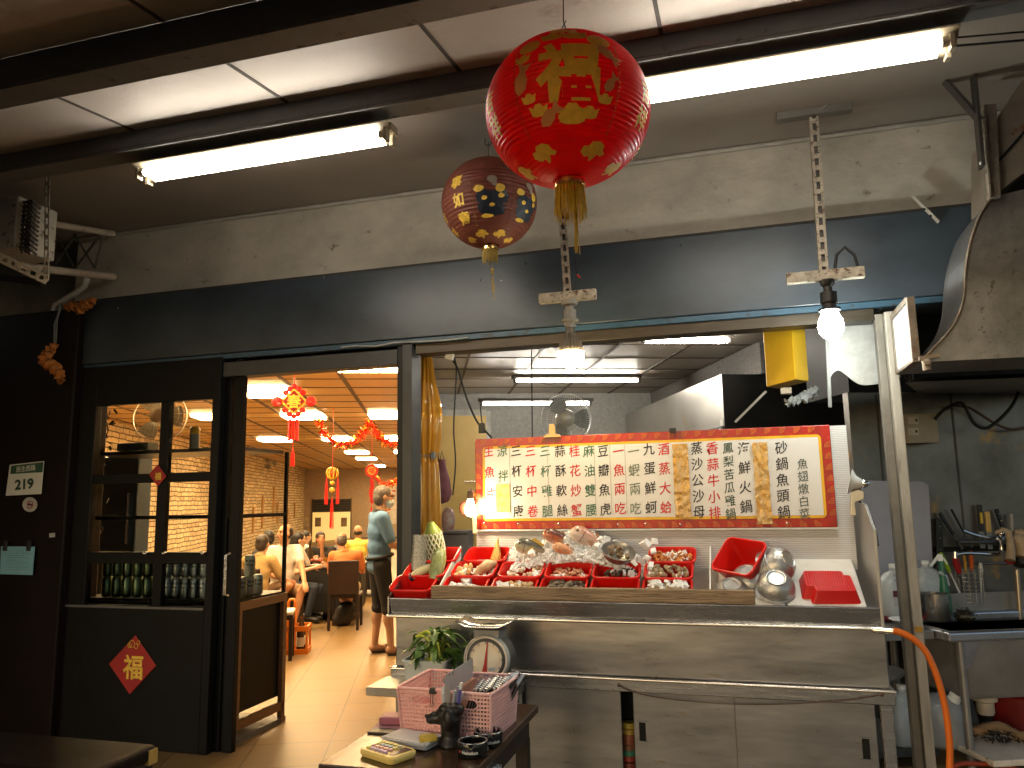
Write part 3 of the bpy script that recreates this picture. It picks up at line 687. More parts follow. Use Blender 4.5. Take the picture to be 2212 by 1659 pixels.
# ================================================================== DOORS
zd_top = zL2-.02
dr = thing('sliding_door', 'black framed glass door with a red diamond on its lower panel', 'door', (onY(300,1640,D).x, D, 0))
xA = onY(140,1200,D).x; xB = onY(458,1300,D).x; xm = onY(350,1000,D).x; xpl = onY(203,950,D).x; xpr = onY(449,1100,D).x
zz = lambda y, x=350: onY(x, y, D).z
f = MB()
f.box(xA, D, 0, xpl-.0, D+.05, zd_top); f.box(xpr, D, 0, xB, D+.05, zd_top)
f.box(xpl, D+.001, zz(868), xpr, D+.049, zd_top-.001)
f.box(xpl, D+.001, 0, xpr, D+.049, zz(1310))
f.build('frame', BLACKFRAME, dr, bevel=.004)
MB().box(xA-.012, D-.006, .01, xA+.006, D-.0005, zd_top-.15).build('edge_strip', mat('worn grey edge', (.12,.12,.12), .4, metal=.3), dr)
MB().box(xpl-.13, D-.008, zz(1316), xpr+.0, D-.0005, zz(1311)).build('edge_strip', MATS['worn grey edge'], dr)
mu = MB(); w_ = .030
mu.box(xm-w_, D+.004, zz(1310), xm+w_, D+.045, zz(868))
for y0, y1 in ((1022,1042),(1193,1218)): mu.box(xpl, D+.005, zz(y1), xpr, D+.044, zz(y0))
mu.build('muntin', BLACKFRAME, dr, bevel=.003)
MB().box(xpl-.005, D+.024, zz(1310), xpr+.005, D+.028, zz(868)).build('glass', GLASS, dr)
# second leaf, slid behind the first
d2 = thing('sliding_door', 'second door leaf edge with a long chrome handle beside the opening', 'door', (onY(490,1640,D).x, D+.06, 0))
xC = onY(459,1300,D+.06).x; xD = onY(514,1200,D+.06).x
f = MB(); sl = onY(497,1000,D+.06).x
f.box(xC-.004, D+.06, 0, sl-.008, D+.10, zd_top); f.box(sl+.010, D+.06, 0, xD, D+.10, zd_top)
f.build('stile', BLACKFRAME, d2, bevel=.004)
MB().box(sl-.008, D+.075, .0, sl+.010, D+.085, zz(1122)).build('infill', BLACKFRAME, d2)
hx = onY(487,1240,D-.04).x; b = MB()
b.tube([(hx,D-.01,zz(1283)),(hx,D-.045,zz(1280)),(hx,D-.045,zz(1198)),(hx,D-.01,zz(1195))], .0085, 10)
b.build('handle', mat('twisted chrome', (.6,.6,.58), .25, metal=1, bump=1, bscale=120), d2, smooth=60)
for y in (1205,1275): pass
# latch knobs on first door
b = MB(); 
for x in (313,354,438): c = onY(x,1195,D-.02); b.ell((c.x,D-.02,c.z), (.014,.014,.010)); b.tube([(c.x,D-.02,c.z),(c.x,D,c.z)], .006)
b.build('knob', CHROME, dr, smooth=60)
# door head, jamb
fr = thing('door_frame', 'dark grey metal frame around the dining room doorway', 'door frame', (onY(868,1420,D).x, D, 0))
zo = onY(700,797,D).z
MB().box(xA-.02, D+.11, zo+.09, onY(890,790,D).x, D+.2, zL2+.01).build('transom', BLACKFRAME, fr)
MB().box(xpr, D+.02, zo, onY(854,900,D).x, D+.12, zo+.085).build('head', FRAMEGREY, fr, bevel=.003)
xj0, xj1, xj2 = onY(852,1000,D).x, onY(866,1000,D).x, onY(887,1000,D).x
MB().box(xj0, D+.03, 0, xj1, D+.14, zL2-.02).build('jamb', mat('jamb dark', (.016,.017,.018), .45, spec=.25), fr, bevel=.003)
MB().box(xj1+.0005, D+.012, 0, xj2, D+.14, zL2-.02).build('jamb', FRAMEGREY, fr, bevel=.003)
# red diamond papers
def diamond(label, cx, cy, hw, hh, Y, th, ch, chs, skew=0):
    o = thing('diamond_paper', label, 'decoration', onY(cx, cy, Y))
    P = [onY(cx+skew, cy-hh, Y), onY(cx+hw, cy+2, Y), onY(cx-skew, cy+hh, Y), onY(cx-hw, cy-2, Y)]
    b = MB(); b.prism([(p.x,p.z) for p in P], 0, th, Matrix(((1,0,0,0),(0,0,-1,Y),(0,1,0,0),(0,0,0,1)))); b.build('paper', mat('red festive paper', (.36,.010,.010), .5, var=.1), o, bevel=.006)
    put(ch, cx, cy+hh*.08, chs, Y-th-.002, GOLD, o, .022, 'character')
    return o
dd = diamond('red diamond paper with a gold good fortune character on the black panel', 287, 1436, 51, 64, D-.002, .004, '福', .135, 6)
b = MB()
for x, y, r_ in ((285,1391,9),(294,1396,6),(299,1388,5),(280,1394,6)):
    c = onY(x, y, D-.009); b.tube([(c.x+r_*.0022*math.cos(i*PI/6), D-.009, c.z+r_*.0022*math.sin(i*PI/6)) for i in range(12)], .0016, 4, closed=True)
b.build('emblem', GOLD, dd)
diamond('small red and gold diamond paper stuck on the door muntin', 341, 1027, 19, 24, D-.006, .003, '福', .045)

# ================================================================== DRINK CABINET BEHIND THE DOOR
WOODF = mat('brown varnished wood', (.16,.075,.03), .4, var=.15, scale=3, stretch=(1,1,8))
dc = thing('drink_cabinet', 'black drink cabinet with wooden edges and a glass case on top', 'cabinet', (-3.3, 4.15, 0))
x1 = onY(503,1612,3.92).x-.005; y0, y1 = 3.915, 4.42; x0 = -3.95
zsh = onX(550,1292,x1).z; print('cab shelf z', zsh)
zb0 = onX(550,1530,x1).z
MB().box(x0, y0, .16, x1-.012, y1, zsh-.01).build('body', BLACKFRAME, dc)
b = MB(); 
b.bar((x1,y0+.0,.10),(x1,y1,.10), .03, .05); b.bar((x1,y0,zsh-.03),(x1,y1,zsh-.03), .03, .05); b.bar((x1,y0+.02,.12),(x1,y0+.02,zsh-.055), .03, .04, YY); b.bar((x1,y1-.02,.0),(x1,y1-.02,zsh-.055), .03, .04, YY)
b.build('edge_trim', WOODF, dc, bevel=.003)
MB().box(x0,y0,0,x1+.01,y1+.02,.03).build('plinth', mat('grey sill', (.13,.125,.115), .6), dc)
zt2 = onX(600,1112,x1).z; ztop = onX(606,975,x1).z
b = MB(); b.box(x1-.02,y0,zsh,x1,y0+.02,ztop); b.box(x1-.02,y1-.02,zsh,x1,y1,ztop); b.box(x1-.019,y0+.02,zt2-.01,x1-.001,y1-.02,zt2+.012); b.box(x0,y0,zt2-.01,x1-.02,y0+.02,zt2+.012)
b.box(x0,y0+.001,zsh-.009,x1-.001,y1-.001,zsh+.006)
b.build('case_frame', BLACKFRAME, dc)
MB().box(x1-.012,y0+.02,zsh+.008,x1-.008,y1-.02,zt2-.012).box(x1-.012,y0+.02,zt2+.014,x1-.008,y1-.02,ztop).build('glass', GLASS, dc)
MB().box(x0,y0+.02,onY(400,975,4.0).z-.01,x1-.03,y1-.02,onY(400,975,4.0).z+.01).build('top_shelf', mat('glass shelf rim', (.10,.11,.105), .3), dc)
# cans
def can_proto(label, body, band, txt, grp, loc):
    o = thing('drink_can', label, 'can', loc, grp)
    MB().lathe([(.001,.002),(.024,0),(.031,.008),(.0325,.02),(.0325,.105),(.027,.118),(.026,.121),(.001,.119)], 20).build('body', body, o, W=False, smooth=40)
    if band is not None:
        MB().lathe([(.0329,.035),(.0329,.085)], 20).build('band', band, o, W=False, smooth=40)
    if txt:
        vs, fs = glyphs(txt, .02)
        for a0 in (-1.0,):
            g = MB(); g.add([(.0334*math.cos(a0+v[0]*.62), .0334*math.sin(a0+v[0]*.62), .078+v[1]*.02) for v in vs], fs); g.build('lettering', BLKI, o, W=False)
    return o
CANB = mat('pale blue can', (.66,.76,.78), .3, metal=.1, var=.05); CANG = mat('green can', (.075,.115,.05), .3, metal=.5)
zs = zsh+.007; k = 0
c0 = None
ordn = ['front', 'second', 'third', 'fourth']
for lay in (0, 1):
    for i, y in enumerate((3.965, 4.04, 4.115, 4.20)):
        if lay and i in (1, 3): continue
        lab = 'pale blue drink can in the glass case, %s can of the %s layer' % (ordn[i], 'upper' if lay else 'lower')
        if c0 is None: c0 = can_proto(lab, CANB, None, '氣泡水\nWater', 'pale blue cans by the glass side', (x1-.06, y, zs))
        else: dup(c0, (x1-.06, y, zs+.122*lay), (0,0,.15*i-.2), lab)
g0 = None
for i in range(6):
    for lay in (0,1):
        loc = (onY(232+22*i,1260,3.98).x, 3.98, zs+.122*lay)
        if g0 is None: g0 = can_proto('green drink can behind the lower door glass', CANG, None, None, 'green cans behind the door', loc)
        else: dup(g0, loc)
w0 = None
for i in range(5):
    for lay in (0,1):
        loc = (onY(364+19*i,1260,3.98).x, 3.98, zs+.122*lay)
        if w0 is None: w0 = dup(c0, loc, (0,0,-.6), 'pale can behind the lower door glass, right of the green cans', 'pale cans behind the door')
        else: dup(w0, loc)
def ell_thing(name, label, cat, c, r, m): return tag(MB().ell(c, r).build(name, m, smooth=180), label, cat)
# things seen through the upper panes
sp = thing('spray_can', 'spray can with a yellow cap on the shelf behind the door', 'spray can', onY(420,960,4.05))
T = Matrix.Translation((onY(420,960,4.05).x,4.05,onY(400,975,4.0).z+.01))
MB().lathe([(.001,0),(.03,0),(.03,.10),(.001,.10)], 18, T).build('body', mat('grey green can', (.25,.27,.22), .4), sp, smooth=40); MB().lathe([(.001,.1),(.0305,.1),(.0305,.135),(.024,.145),(.001,.145)], 18, T).build('cap', mat('yellow cap', (.65,.42,.03), .4), sp, smooth=40)
tag(MB().box(onY(265,957,4.1).x,4.05,onY(300,975,4.05).z+.006,onY(332,950,4.1).x,4.15,onY(300,957,4.1).z).build('box', mat('grey green box', (.16,.17,.13), .6), bevel=.006), 'grey green box on the shelf behind the left pane', 'box')
fg = thing('wall_fan', 'round wall fan behind the top left door pane', 'fan', onY(340,890,5.2)); c = onY(345,900,5.2)
def fan_parts(o, c, R, axis, m, mblade, dens=36):
    T = Matrix.Translation(c) @ rotm((0,0,0), axis); b = MB()
    b.lathe([(R,-.02),(R+.006,-.02),(R+.006,.0),(R,.0),(R,-.02)], 36, T)
    for i in range(dens):
        a = 2*PI*i/dens; b.tube([T@Vector((.3*R*math.cos(a),.3*R*math.sin(a),.055)), T@Vector((.8*R*math.cos(a+.1),.8*R*math.sin(a+.1),.045)), T@Vector((R*math.cos(a+.12),R*math.sin(a+.12),-.01))], .0016, 4)
    for rr_ in (.3,.55,.8): b.tube([T@Vector((rr_*R*math.cos(i*PI/18),rr_*R*math.sin(i*PI/18),.055-.012*rr_)) for i in range(36)], .0016, 4, closed=True)
    b.build('guard', m, o, smooth=60)
    b = MB().lathe([(.001,.065),(.2*R,.063),(.3*R,.052),(.001,.05)], 24, T); b.lathe([(.001,-.14),(.06,-.14),(.075,-.08),(.07,-.03),(.001,-.03)], 20, T); b.build('motor', m, o, smooth=40)
    b = MB()
    for k in range(3):
        vs = []; 
        for i in range(6):
            r_ = R*(.2+.72*i/5)
            for j in range(5):
                a = 2*PI*k/3 + (-.5+j/4)*(.9+.25*math.sin(PI*i/5)); vs.append((r_*math.cos(a), r_*math.sin(a), .012+.03*(j/4-.5)))
        fs = [(i*5+j, i*5+j+1, (i+1)*5+j+1, (i+1)*5+j) for i in range(5) for j in range(4)]
        b.add(vs, fs, T)
    b.build('blade', mblade, o, smooth=180)
fan_parts(fg, c, .21, (.35,-.9,.15), mat('cream fan plastic', (.55,.50,.40), .4), mat('smoky blade', (.35,.32,.25), .3), 28)
vine = MB(); lv = MB(); random.seed(11)
vp = [onY(x, y, 4.05) for x, y in ((231,880),(228,900),(234,930),(222,960),(226,1000),(210,1040),(212,1090),(205,1140),(207,1190))]
vine.tube(vp, .004, 5)
for p in vp:
    for _ in range(5):
        q_ = p+Vector((random.uniform(-.05,.06),random.uniform(-.02,.02),random.uniform(-.05,.05))); e = Euler((random.uniform(0,3),random.uniform(0,3),random.uniform(0,3))).to_matrix()
        lv.ell(q_, (.022,.010,.003), e, 6, 4)
vt = thing('vine', 'artificial vine with dark leaves along the left door edge', 'vine', vp[0]); vine.build('stem', SOOT, vt); lv.build('leaf', mat('dark vine leaf', (.05,.035,.018), .6), vt)
fz = thing('locker', 'tall shallow dark blue locker behind the left column of panes', 'locker', (onY(270,1100,4.46).x, 4.6, 0))
a, b_ = onY(212,1190,4.46), onY(300,984,4.46)
MB().box(a.x, 4.46, 0, b_.x, 4.60, b_.z).build('body', mat('dark blue enamel', (.05,.09,.13), .35, var=.08), fz, bevel=.01); MB().box(b_.x-.06,4.44,a.z+.05,b_.x-.045,4.459,a.z+.4).build('handle', CHROME, fz)
# ================================================================== POST, HEAD TRACK, DUCT
POSTM = mat('weathered pale post', (.36,.325,.275), .55, metal=.1, var=.14, scale=7, stretch=(5,5,.5), spots=.2, sscale=8, scol=(.20,.17,.13))
po = thing('shutter_post', 'pale weathered metal post at the right end of the counter', 'post', (onY(1990,1400,D).x, D, 0))
xq0, xq1 = onY(1899,690,D).x, onY(1931,690,D).x
b = MB(); b.box(xq0+.022, D-.01, 0, xq1, D+.10, zL2-.06); b.build('front_face', POSTM, po, bevel=.004)
MB().box(xq0-.012, D+.03, 0, xq0+.021, D+.09, zL2-.06).build('guide_channel', mat('post groove', (.20,.18,.15), .55, metal=.2, var=.15), po, bevel=.003)
b = onY(2000,1360,D-.012); MB().box(xq0+.026, D-.0125, b.z-.012, xq1-.004, D-.0105, b.z+.012).build('sticker', mat('worn yellow tape', (.42,.22,.02), .5, spots=.5, sscale=60, scol=(.12,.07,.02)), po)
tk = thing('head_track', 'greasy metal track under the shutter box above the kitchen opening', 'track', (0, D+.05, zL2-.1))
TRK = mat('greasy track', (.06,.048,.034), .4, metal=.5, var=.15, scale=6, stretch=(1,6,6))
b = MB(); xk = onY(893,770,D).x
b.box(xk, D+.03, zL2-.085, xq0-.014, D+.05, zL2-.031); b.box(xk, D+.05, zL2-.085, xq0-.014, D+.14, zL2-.075); b.box(xk, D+.12, zL2-.0748, xq0-.014, D+.1399, zL2-.021)
b.build('channel', TRK, tk, bevel=.002)
wv = MB(); P = [onY(x, y, D-.004) for x, y in ((737,750),(770,747),(812,748),(850,740),(900,738),(960,735),(1010,729))]; wv.tube(P, .004, 6)
tag(wv.build('cable', mat('white flat cable', (.45,.45,.43), .5), smooth=60), 'thin white cable along the lower edge of the shutter box', 'cable')

def XZ(poly, Y0, Y1, mb_=None, Yp=None):              # outline traced at depth Yp, real thickness Y0..Y1
    P = [onY(x, y, Yp if Yp else Y0) for x, y in poly]; b = mb_ or MB()
    return b.prism([(p.x, p.z) for p in P], 0, Y1-Y0, Matrix(((1,0,0,0),(0,0,1,Y0),(0,1,0,0),(0,0,0,1))))
YF, YB = 3.38, 3.72
du = thing('exhaust_duct', 'large dirty galvanised duct elbow at the right end of the shutter box', 'duct', onY(2150,600,YF))
edge = [(2143,425),(2118,460),(2102,500),(2090,545),(2084,590),(2081,640),(2070,680),(2052,712),(2022,746),(1988,782)]
# smooth curve
def cr(P, n=4):
    out = []
    for i in range(len(P)-1):
        p0, p1, p2, p3 = P[max(i-1,0)], P[i], P[i+1], P[min(i+2,len(P)-1)]
        for k in range(n):
            t = k/n; out.append(tuple(.5*((2*p1[j])+(-p0[j]+p2[j])*t+(2*p0[j]-5*p1[j]+4*p2[j]-p3[j])*t*t+(-p0[j]+3*p1[j]-3*p2[j]+p3[j])*t**3) for j in range(len(p1))))
    out.append(tuple(P[-1])); return out
edge = cr(edge)
b = MB(); P = [onY(x, y, YF) for x, y in edge]
for i in range(len(P)-1):
    p, q = P[i], P[i+1]; b.add([(p.x,YF,p.z),(q.x,YF,q.z),(q.x,YB,q.z),(p.x,YB,p.z),(p.x+.006,YF,p.z),(q.x+.006,YF,q.z),(q.x+.006,YB,q.z),(p.x+.006,YB,p.z)], [(0,1,2,3),(7,6,5,4),(0,4,5,1),(3,2,6,7)])
b.build('side_sheet', GALV_LIT, du, smooth=60)
XZ(edge+[(2330,765),(2330,380)], YF+.003, YB-.003, Yp=YF).build('front_sheet', GALV_DIRTY_SHADED, du)
b = MB(); 
for Yk in (YF-.004,): b.tube([Vector((p.x, Yk, p.z)) for p in P], .006, 6)
b.build('seam', RUSTY, du, smooth=60)
a_, c_ = onY(1979,648,YF), onY(1988,782,YF)
cm = c_; b = MB(); b.box(c_.x-.03, YF-.01, c_.z, c_.x+.012, YB, c_.z+.012); b.box(c_.x-.03, YF-.012, c_.z+.012, c_.x-.0, YF+.012, c_.z+.27); b.box(c_.x-.03, YB-.03, c_.z+.012, c_.x, YB, c_.z+.27); b.box(c_.x-.031,YF+.012,c_.z+.25,c_.x-.001,YB-.03,c_.z+.275)
b.build('flange', RUSTY, du, bevel=.002)
b = MB(); XZ([(2150,262),(2212,168),(2330,30),(2330,330),(2212,372),(2150,420)], YF+.02, YB, b, YF).build('inlet_panel', mat('rust stained duct panel', (.31,.255,.20), .55, metal=.25, var=.15, scale=5, spots=.25, sscale=14, scol=(.20,.09,.035)), du, bevel=.004)
b = MB(); a_, c_ = onY(2134,232,YF), onY(2144,432,YF); b.bar((c_.x,YF-.006,c_.z),(a_.x,YF-.006,a_.z), .045, .05, YY); b.build('flange', RUSTY, du, bevel=.003)
b = MB(); b.bar(onY(2125,250,YF-.05), onY(2137,432,YF-.05), .006, .03, YY); b.build('angle_iron', SLOTTED, du)
b = MB(); a_, c_ = onY(2155,350,YF), onY(2330,150,YF); b.bar((a_.x,YF+.015,a_.z),(c_.x,YF+.015,c_.z), .008, .006, YY); b.build('crease', SOOT, du)
hg = thing('duct_hanger', 'black flat iron hanger with a diagonal brace above the duct elbow', 'bracket', onY(2118,360,3.3))
IRON = mat('dark flat iron', (.055,.05,.045), .5, metal=.3)
MB().bar(onY(2094,70,3.3), onY(2121,362,3.3), .012, .052, YY).build('strap', IRON, hg); 
MB().bar(onY(2010,140,3.315), onY(2118,262,3.315), .012, .045, YY).build('brace', IRON, hg)
MB().ell(onY(2120,352,3.29), (.008,.006,.008)).build('bolt', WHITEP, hg)
rp = thing('metal_tab', 'small pale perforated metal tab slanting over the box edge near the duct', 'bracket', onY(2000,450,D))
MB().bar(onY(1970,422,D-.02), onY(2028,480,D-.02), .004, .03, YY).build('strip', mat('pale tab', (.45,.42,.35), .5), rp)
b = MB()
for x, y in ((1996,452),(2011,466)): c = onY(x, y, D-.023); b.ell(c, (.007,.003,.007))
b.build('hole', BLACK, rp)
# ================================================================== KITCHEN
ph = onZ(1565,923,1.88); rh, qh = rq(ph); ztp = onQ(1558,808,qh).z
HOODS = mat('stained hood steel', (.52,.50,.46), .33, metal=.8, var=.08, scale=2.5, spots=.12, sscale=3, scol=(.5,.36,.2), rvar=.12)
ho = thing('range_hood', 'long stainless range hood with a sooty front end', 'range hood', RQ(rh, qh, 1.88))
MB().box(rh, qh, 1.88, rh+.004, qK-.05, ztp, ROOM).build('side_panel', HOODS, ho)
b = MB(); b.box(rh+.004, qh+.001, 1.88, rh+2.6, qh+.03, ztp-.001, ROOM); b.box(rh+.004, qh+.03, ztp-.02, rh+2.6, qK-.05, ztp-.001, ROOM); b.build('front_panel', SOOT, ho)
MB().bar(RQ(rh-.005, qh, 1.88), RQ(rh-.005, qK-.05, 1.88), .02, .02).build('gutter', STEEL, ho)
c = onP(1559,913,VR*(rh-.004),VR); MB().box(-.002,-.03,-.025,.002,.03,.025, Matrix.Translation(c) @ Matrix.Rotation(PHI,4,'Z')).build('label', WHITEP, ho)
pb = onZ(1645,806,ztp); rb, qb = rq(pb)
GRAN = mat('speckled grey board', (.21,.195,.18), .8, var=.2, scale=60, bump=.3, spots=.2, sscale=40)
tag(MB().box(rb, qb, ztp, rb+.03, qK-.05, CZ-.01, ROOM).build('soffit_board', GRAN), 'speckled grey board closing the gap above the range hood', 'panel')
MB().box(rb+.03, qb+.02, ztp, rb+3.2, qb+.06, CZ-.01, ROOM).build('sooty_wall', SOOT, kind='structure')
rR = 3.3
WST = mat('greasy wall steel', (.25,.235,.21), .36, metal=.7, var=.22, scale=1.5, spots=.22, sscale=2.2, scol=(.33,.20,.08), rvar=.12, bump=.15, bscale=3)
# the steel clad wall behind the sink
qS = rq(onZ(2062,1366,.66))[1]; rS = rq(onZ(2046,1366,.66))[0]
qW = qS+.78
rWL = rq(onQ(1852,1100,qW))[0]; print('hood', rh, qh, 'wall', rWL, qW, rS, qS)
wl = thing('clad_wall', 'greasy stainless clad wall behind the sink', 'wall', RQ(rS, qW, 0))
MB().box(rWL, qW, 0, rS+2.4, qW+.06, 1.96, ROOM).build('sheet', WST, wl)
b = MB(); 
for px in (1905,2068): r_ = rq(onQ(px,1000,qW))[0]; b.box(r_-.006, qW-.004, .9, r_+.006, qW-.0005, 1.95, ROOM)
b.build('seam', mat('darker seam steel', (.10,.09,.08), .5, metal=.5), wl)  # darker steel strips over the sheet seams
b = MB(); b.box(rWL, qW-.02, 1.96, rS+2.4, qW+.5, 2.9, ROOM); b.build('sooty_wall', SOOT, kind='structure')
tag(MB().add([onY(x,y,3.98) for x,y in ((1955,826),(2300,812))]+[onQ(2300,848,qW-.03),onQ(1985,850,qW-.03)], [(0,1,2,3)]).add([onY(x,y,3.98)+Vector((0,0,.02)) for x,y in ((1955,826),(2300,812))]+[onQ(2300,848,qW-.03)+Vector((0,0,.02)),onQ(1985,850,qW-.03)+Vector((0,0,.02))], [(3,2,1,0)]).build('hood_canopy', GALV_DIRTY_SHADED), 'dim sheet metal canopy under the duct at the right', 'canopy')
# tube lights of the kitchen
KT = emis('kitchen tube glow', (1,.93,.80), 42)
def kfix(label, x0, x1, y, z, twin=False, name='tube_light'):
    a, b_ = onZ(x0, y, z), onZ(x1, y, z); c = (a+b_)/2; L = (b_-a).length
    o = thing(name, label, 'tube light', (c.x, c.y, z+.04), 'kitchen tube lights', (0,0,PHI)); h = L/2
    MB().box(-h-.03,-.03,.0,h+.03,.03,.03).build('body', mat('dark fixture body', (.10,.09,.08), .5), o, W=False, bevel=.002)
    for s in ((-1,1) if twin else (0,)):
        MB().tube([(-h+.02,s*.04,-.02),(h-.02,s*.04,-.02)], .0135, 12).build('tube', KT, o, W=False, smooth=60)
    for e in (-1,1): MB().box(e*h-.012,-.025,-.042,e*h+.012,.025,.0).build('socket', mat('fixture socket', (.12,.11,.10), .5), o, W=False, bevel=.003)
kfix('lit kitchen tube light right below the warm hanging bulb', 1112,1380,826,2.50)
kfix('far thin kitchen tube light in front of the wire fan', 1040,1274,876,2.25)
kfix('kitchen tube light half hidden by the shutter box above the hood', 1390,1575,741,2.50, True)
c0_, c1_ = onZ(1145,880,2.5), onZ(1148,750,2.56)
tag(MB().tube([onQ(1148,742,6.2), onQ(1149,830,6.2), onQ(1150,948,6.2)], .006, 6).build('cable', RUBBER, smooth=60), 'black drop cable hanging between the two kitchen tube lights', 'cable')
ca = thing('cable', 'black plug adaptor on the track with cords curving to the menu board', 'cable', onY(975,768,D+.1))
MB().cbox(onY(972,768,D+.12), (.045,.03,.045), Euler((0,.3,0)).to_matrix()).build('plug', WHITEP, ca, bevel=.004)
MB().tube(cr([tuple(onY(x,y,D+.14)) for x,y in ((976,775),(990,800),(1008,860),(1030,910),(1052,935),(1062,945))]), .006, 6).tube(cr([tuple(onY(x,y,D+.15)) for x,y in ((980,765),(986,800),(983,860),(980,930),(984,1000),(978,1070))]), .0045, 6).build('cord', RUBBER, ca, smooth=60)
MB().tube(cr([tuple(onY(x,y,D+.14)) for x,y in ((1037,870),(1040,905),(1046,935))]), .004, 6).cbox(onY(1041,925,D+.13), (.03,.03,.055)).build('switch', BLACK, ca, bevel=.003)
# fan
fc = onQ(1223,905,5.6); fa = thing('fan', 'grey wire cage fan standing behind the menu board', 'fan', (fc.x, fc.y, 0))
fan_parts(fa, fc, .185, CAMP-fc+Vector((.6,0,-.3)), mat('pale wire guard', (.72,.73,.72), .35, metal=.2), mat('pale grey blade', (.36,.42,.45), .35), 64)
MB().tube([fc+Vector((0,.1,-.08)), (fc.x, fc.y+.1, .02)], .018, 10).lathe([(.001,.03),(.17,.02),(.18,0)], 24, Matrix.Translation((fc.x,fc.y+.1,0))).build('stand', WHITEP, fa, smooth=40)
# back of the kitchen: door tinted with yellow glow, bag, boxes
yd = thing('kitchen_door', 'panel door tinted with yellow glow at the back left of the kitchen', 'door', onQ(1000,1100,qK-.02))
a, b_ = onQ(950,1330,qK-.04), onQ(1050,898,qK-.04)
ra_, rb_ = rq(a)[0], rq(b_)[0]
MB().box(ra_, qK-.05, 0, rb_, qK-.005, b_.z, ROOM).build('leaf', mat('door panel with yellow glow', (.62,.42,.13), .45, var=.06, scale=3), yd)  # reflected warm glow put into the door colour as yellow
MB().box(rb_, qK-.06, 0, rb_+.05, qK-.005, b_.z+.05, ROOM).box(ra_-.1, qK-.06, b_.z, rb_-.001, qK-.005, b_.z+.07, ROOM).build('frame', mat('grey white frame', (.45,.43,.38), .5), yd)
MB().bar(onQ(1003,1040,qK-.06), onQ(1035,1040,qK-.06), .01,.012).build('handle', CHROME, yd)
bp = onQ(955,1030,6.0); bg = thing('bag', 'pink cloth bag hanging beside the amber curtain', 'bag', bp)
b = MB(); b.lathe([(.001,-.20),(.05,-.19),(.075,-.12),(.06,-.02),(.035,.07),(.02,.13)], 16, Matrix.Translation(bp)); random.seed(2)
b.v = [(x+random.uniform(-.008,.008), y+random.uniform(-.008,.008), z+random.uniform(-.008,.008)) for x,y,z in b.v]; b.build('pouch', mat('pink cloth', (.42,.17,.22), .8, var=.15, scale=20), bg, smooth=180)
MB().tube([bp+Vector((-.02,0,.12)), bp+Vector((0,0,.2)), bp+Vector((.02,0,.12))], .004, 6).build('strap', BLACK, bg, smooth=60)
kb = onQ(968,1125,5.2); tag(MB().ell(kb, (.05,.05,.09), n=10, k=7).build('plastic_bag', mat('red white plastic bag', (.45,.42,.38), .35, dark=(.35,.02,.03), scale=14), smooth=180), 'crumpled red and white plastic bag behind the tray at the left', 'bag')
a, b_ = onQ(957,1187,4.6), onQ(1003,1147,4.6); cc = (a+b_)/2
bx = thing('cardboard_box', 'dark grey box standing behind the left red tubs', 'box', (cc.x, cc.y, .9))
MB().box(-abs((b_-a).length)/2*.8, 0, a.z-.12-.9, .09, .2, b_.z-.9, Matrix.Rotation(PHI*.5,4,'Z')).build('body', mat('grey board', (.13,.115,.115), .6), bx, W=False, bevel=.004)
MB().box(-.09, -.004, b_.z-.9-.02, .085, -.0005, b_.z-.9-.012, Matrix.Rotation(PHI*.5,4,'Z')).build('lid_edge', BLACK, bx, W=False)
# amber strip curtain tied in the middle
cu = thing('strip_curtain', 'amber plastic strip curtain bundled and tied beside the door jamb', 'curtain', (onY(918,1000,D+.32).x, D+.32, 0))
m, N, L, p = nodes('amber plastic strip'); p.inputs['Base Color'].default_value = (.62,.30,.035,1); p.inputs['Roughness'].default_value = .08; p.inputs['Coat Weight'].default_value = .6; p.inputs['Transmission Weight'].default_value = .3; p.inputs['IOR'].default_value = 1.3
AMB = m
c0 = Vector((onY(918,1000,D+.32).x, D+.32, 0)); b = MB(); n = 96; hs = []
zz_ = lambda y: onY(918, y, D+.32).z
ctrl = [(765,.035),(820,.052),(880,.085),(930,.088),(970,.075),(987,.064),(1010,.072),(1080,.078),(1200,.082),(1500,.085)]
zs_ = cr([(zz_(y), r_) for y, r_ in ctrl], 6); k = len(zs_)
vs = []; fs = []; random.seed(9); ph_ = [random.uniform(0, 6.28) for _ in range(6)]
for z, r_ in zs_:
    for j in range(n):
        a_ = 2*PI*j/n; w_ = 1+.20*math.sin(13*a_+.8*math.sin(3*z+ph_[0]))+.10*math.sin(29*a_+ph_[1]+z); vs.append((c0.x+r_*.95*w_*math.cos(a_), c0.y+r_*.8*w_*math.sin(a_), z))
for i in range(k-1):
    for j in range(n): fs.append((i*n+j, i*n+(j+1)%n, (i+1)*n+(j+1)%n, (i+1)*n+j))
b.add(vs, fs); b.build('strips', AMB, cu, smooth=180)
zt__ = zz_(986); MB().tube([(c0.x+.068*math.cos(i*PI/10), c0.y+.06*math.sin(i*PI/10), zt__) for i in range(20)], .004, 6, closed=True).box(c0.x-.078,c0.y-.06,zt__-.02,c0.x-.062,c0.y-.03,zt__+.02).box(c0.x+.062,c0.y-.06,zt__-.02,c0.x+.078,c0.y-.03,zt__+.02).build('tie', mat('grey clip', (.2,.22,.23), .4), cu)
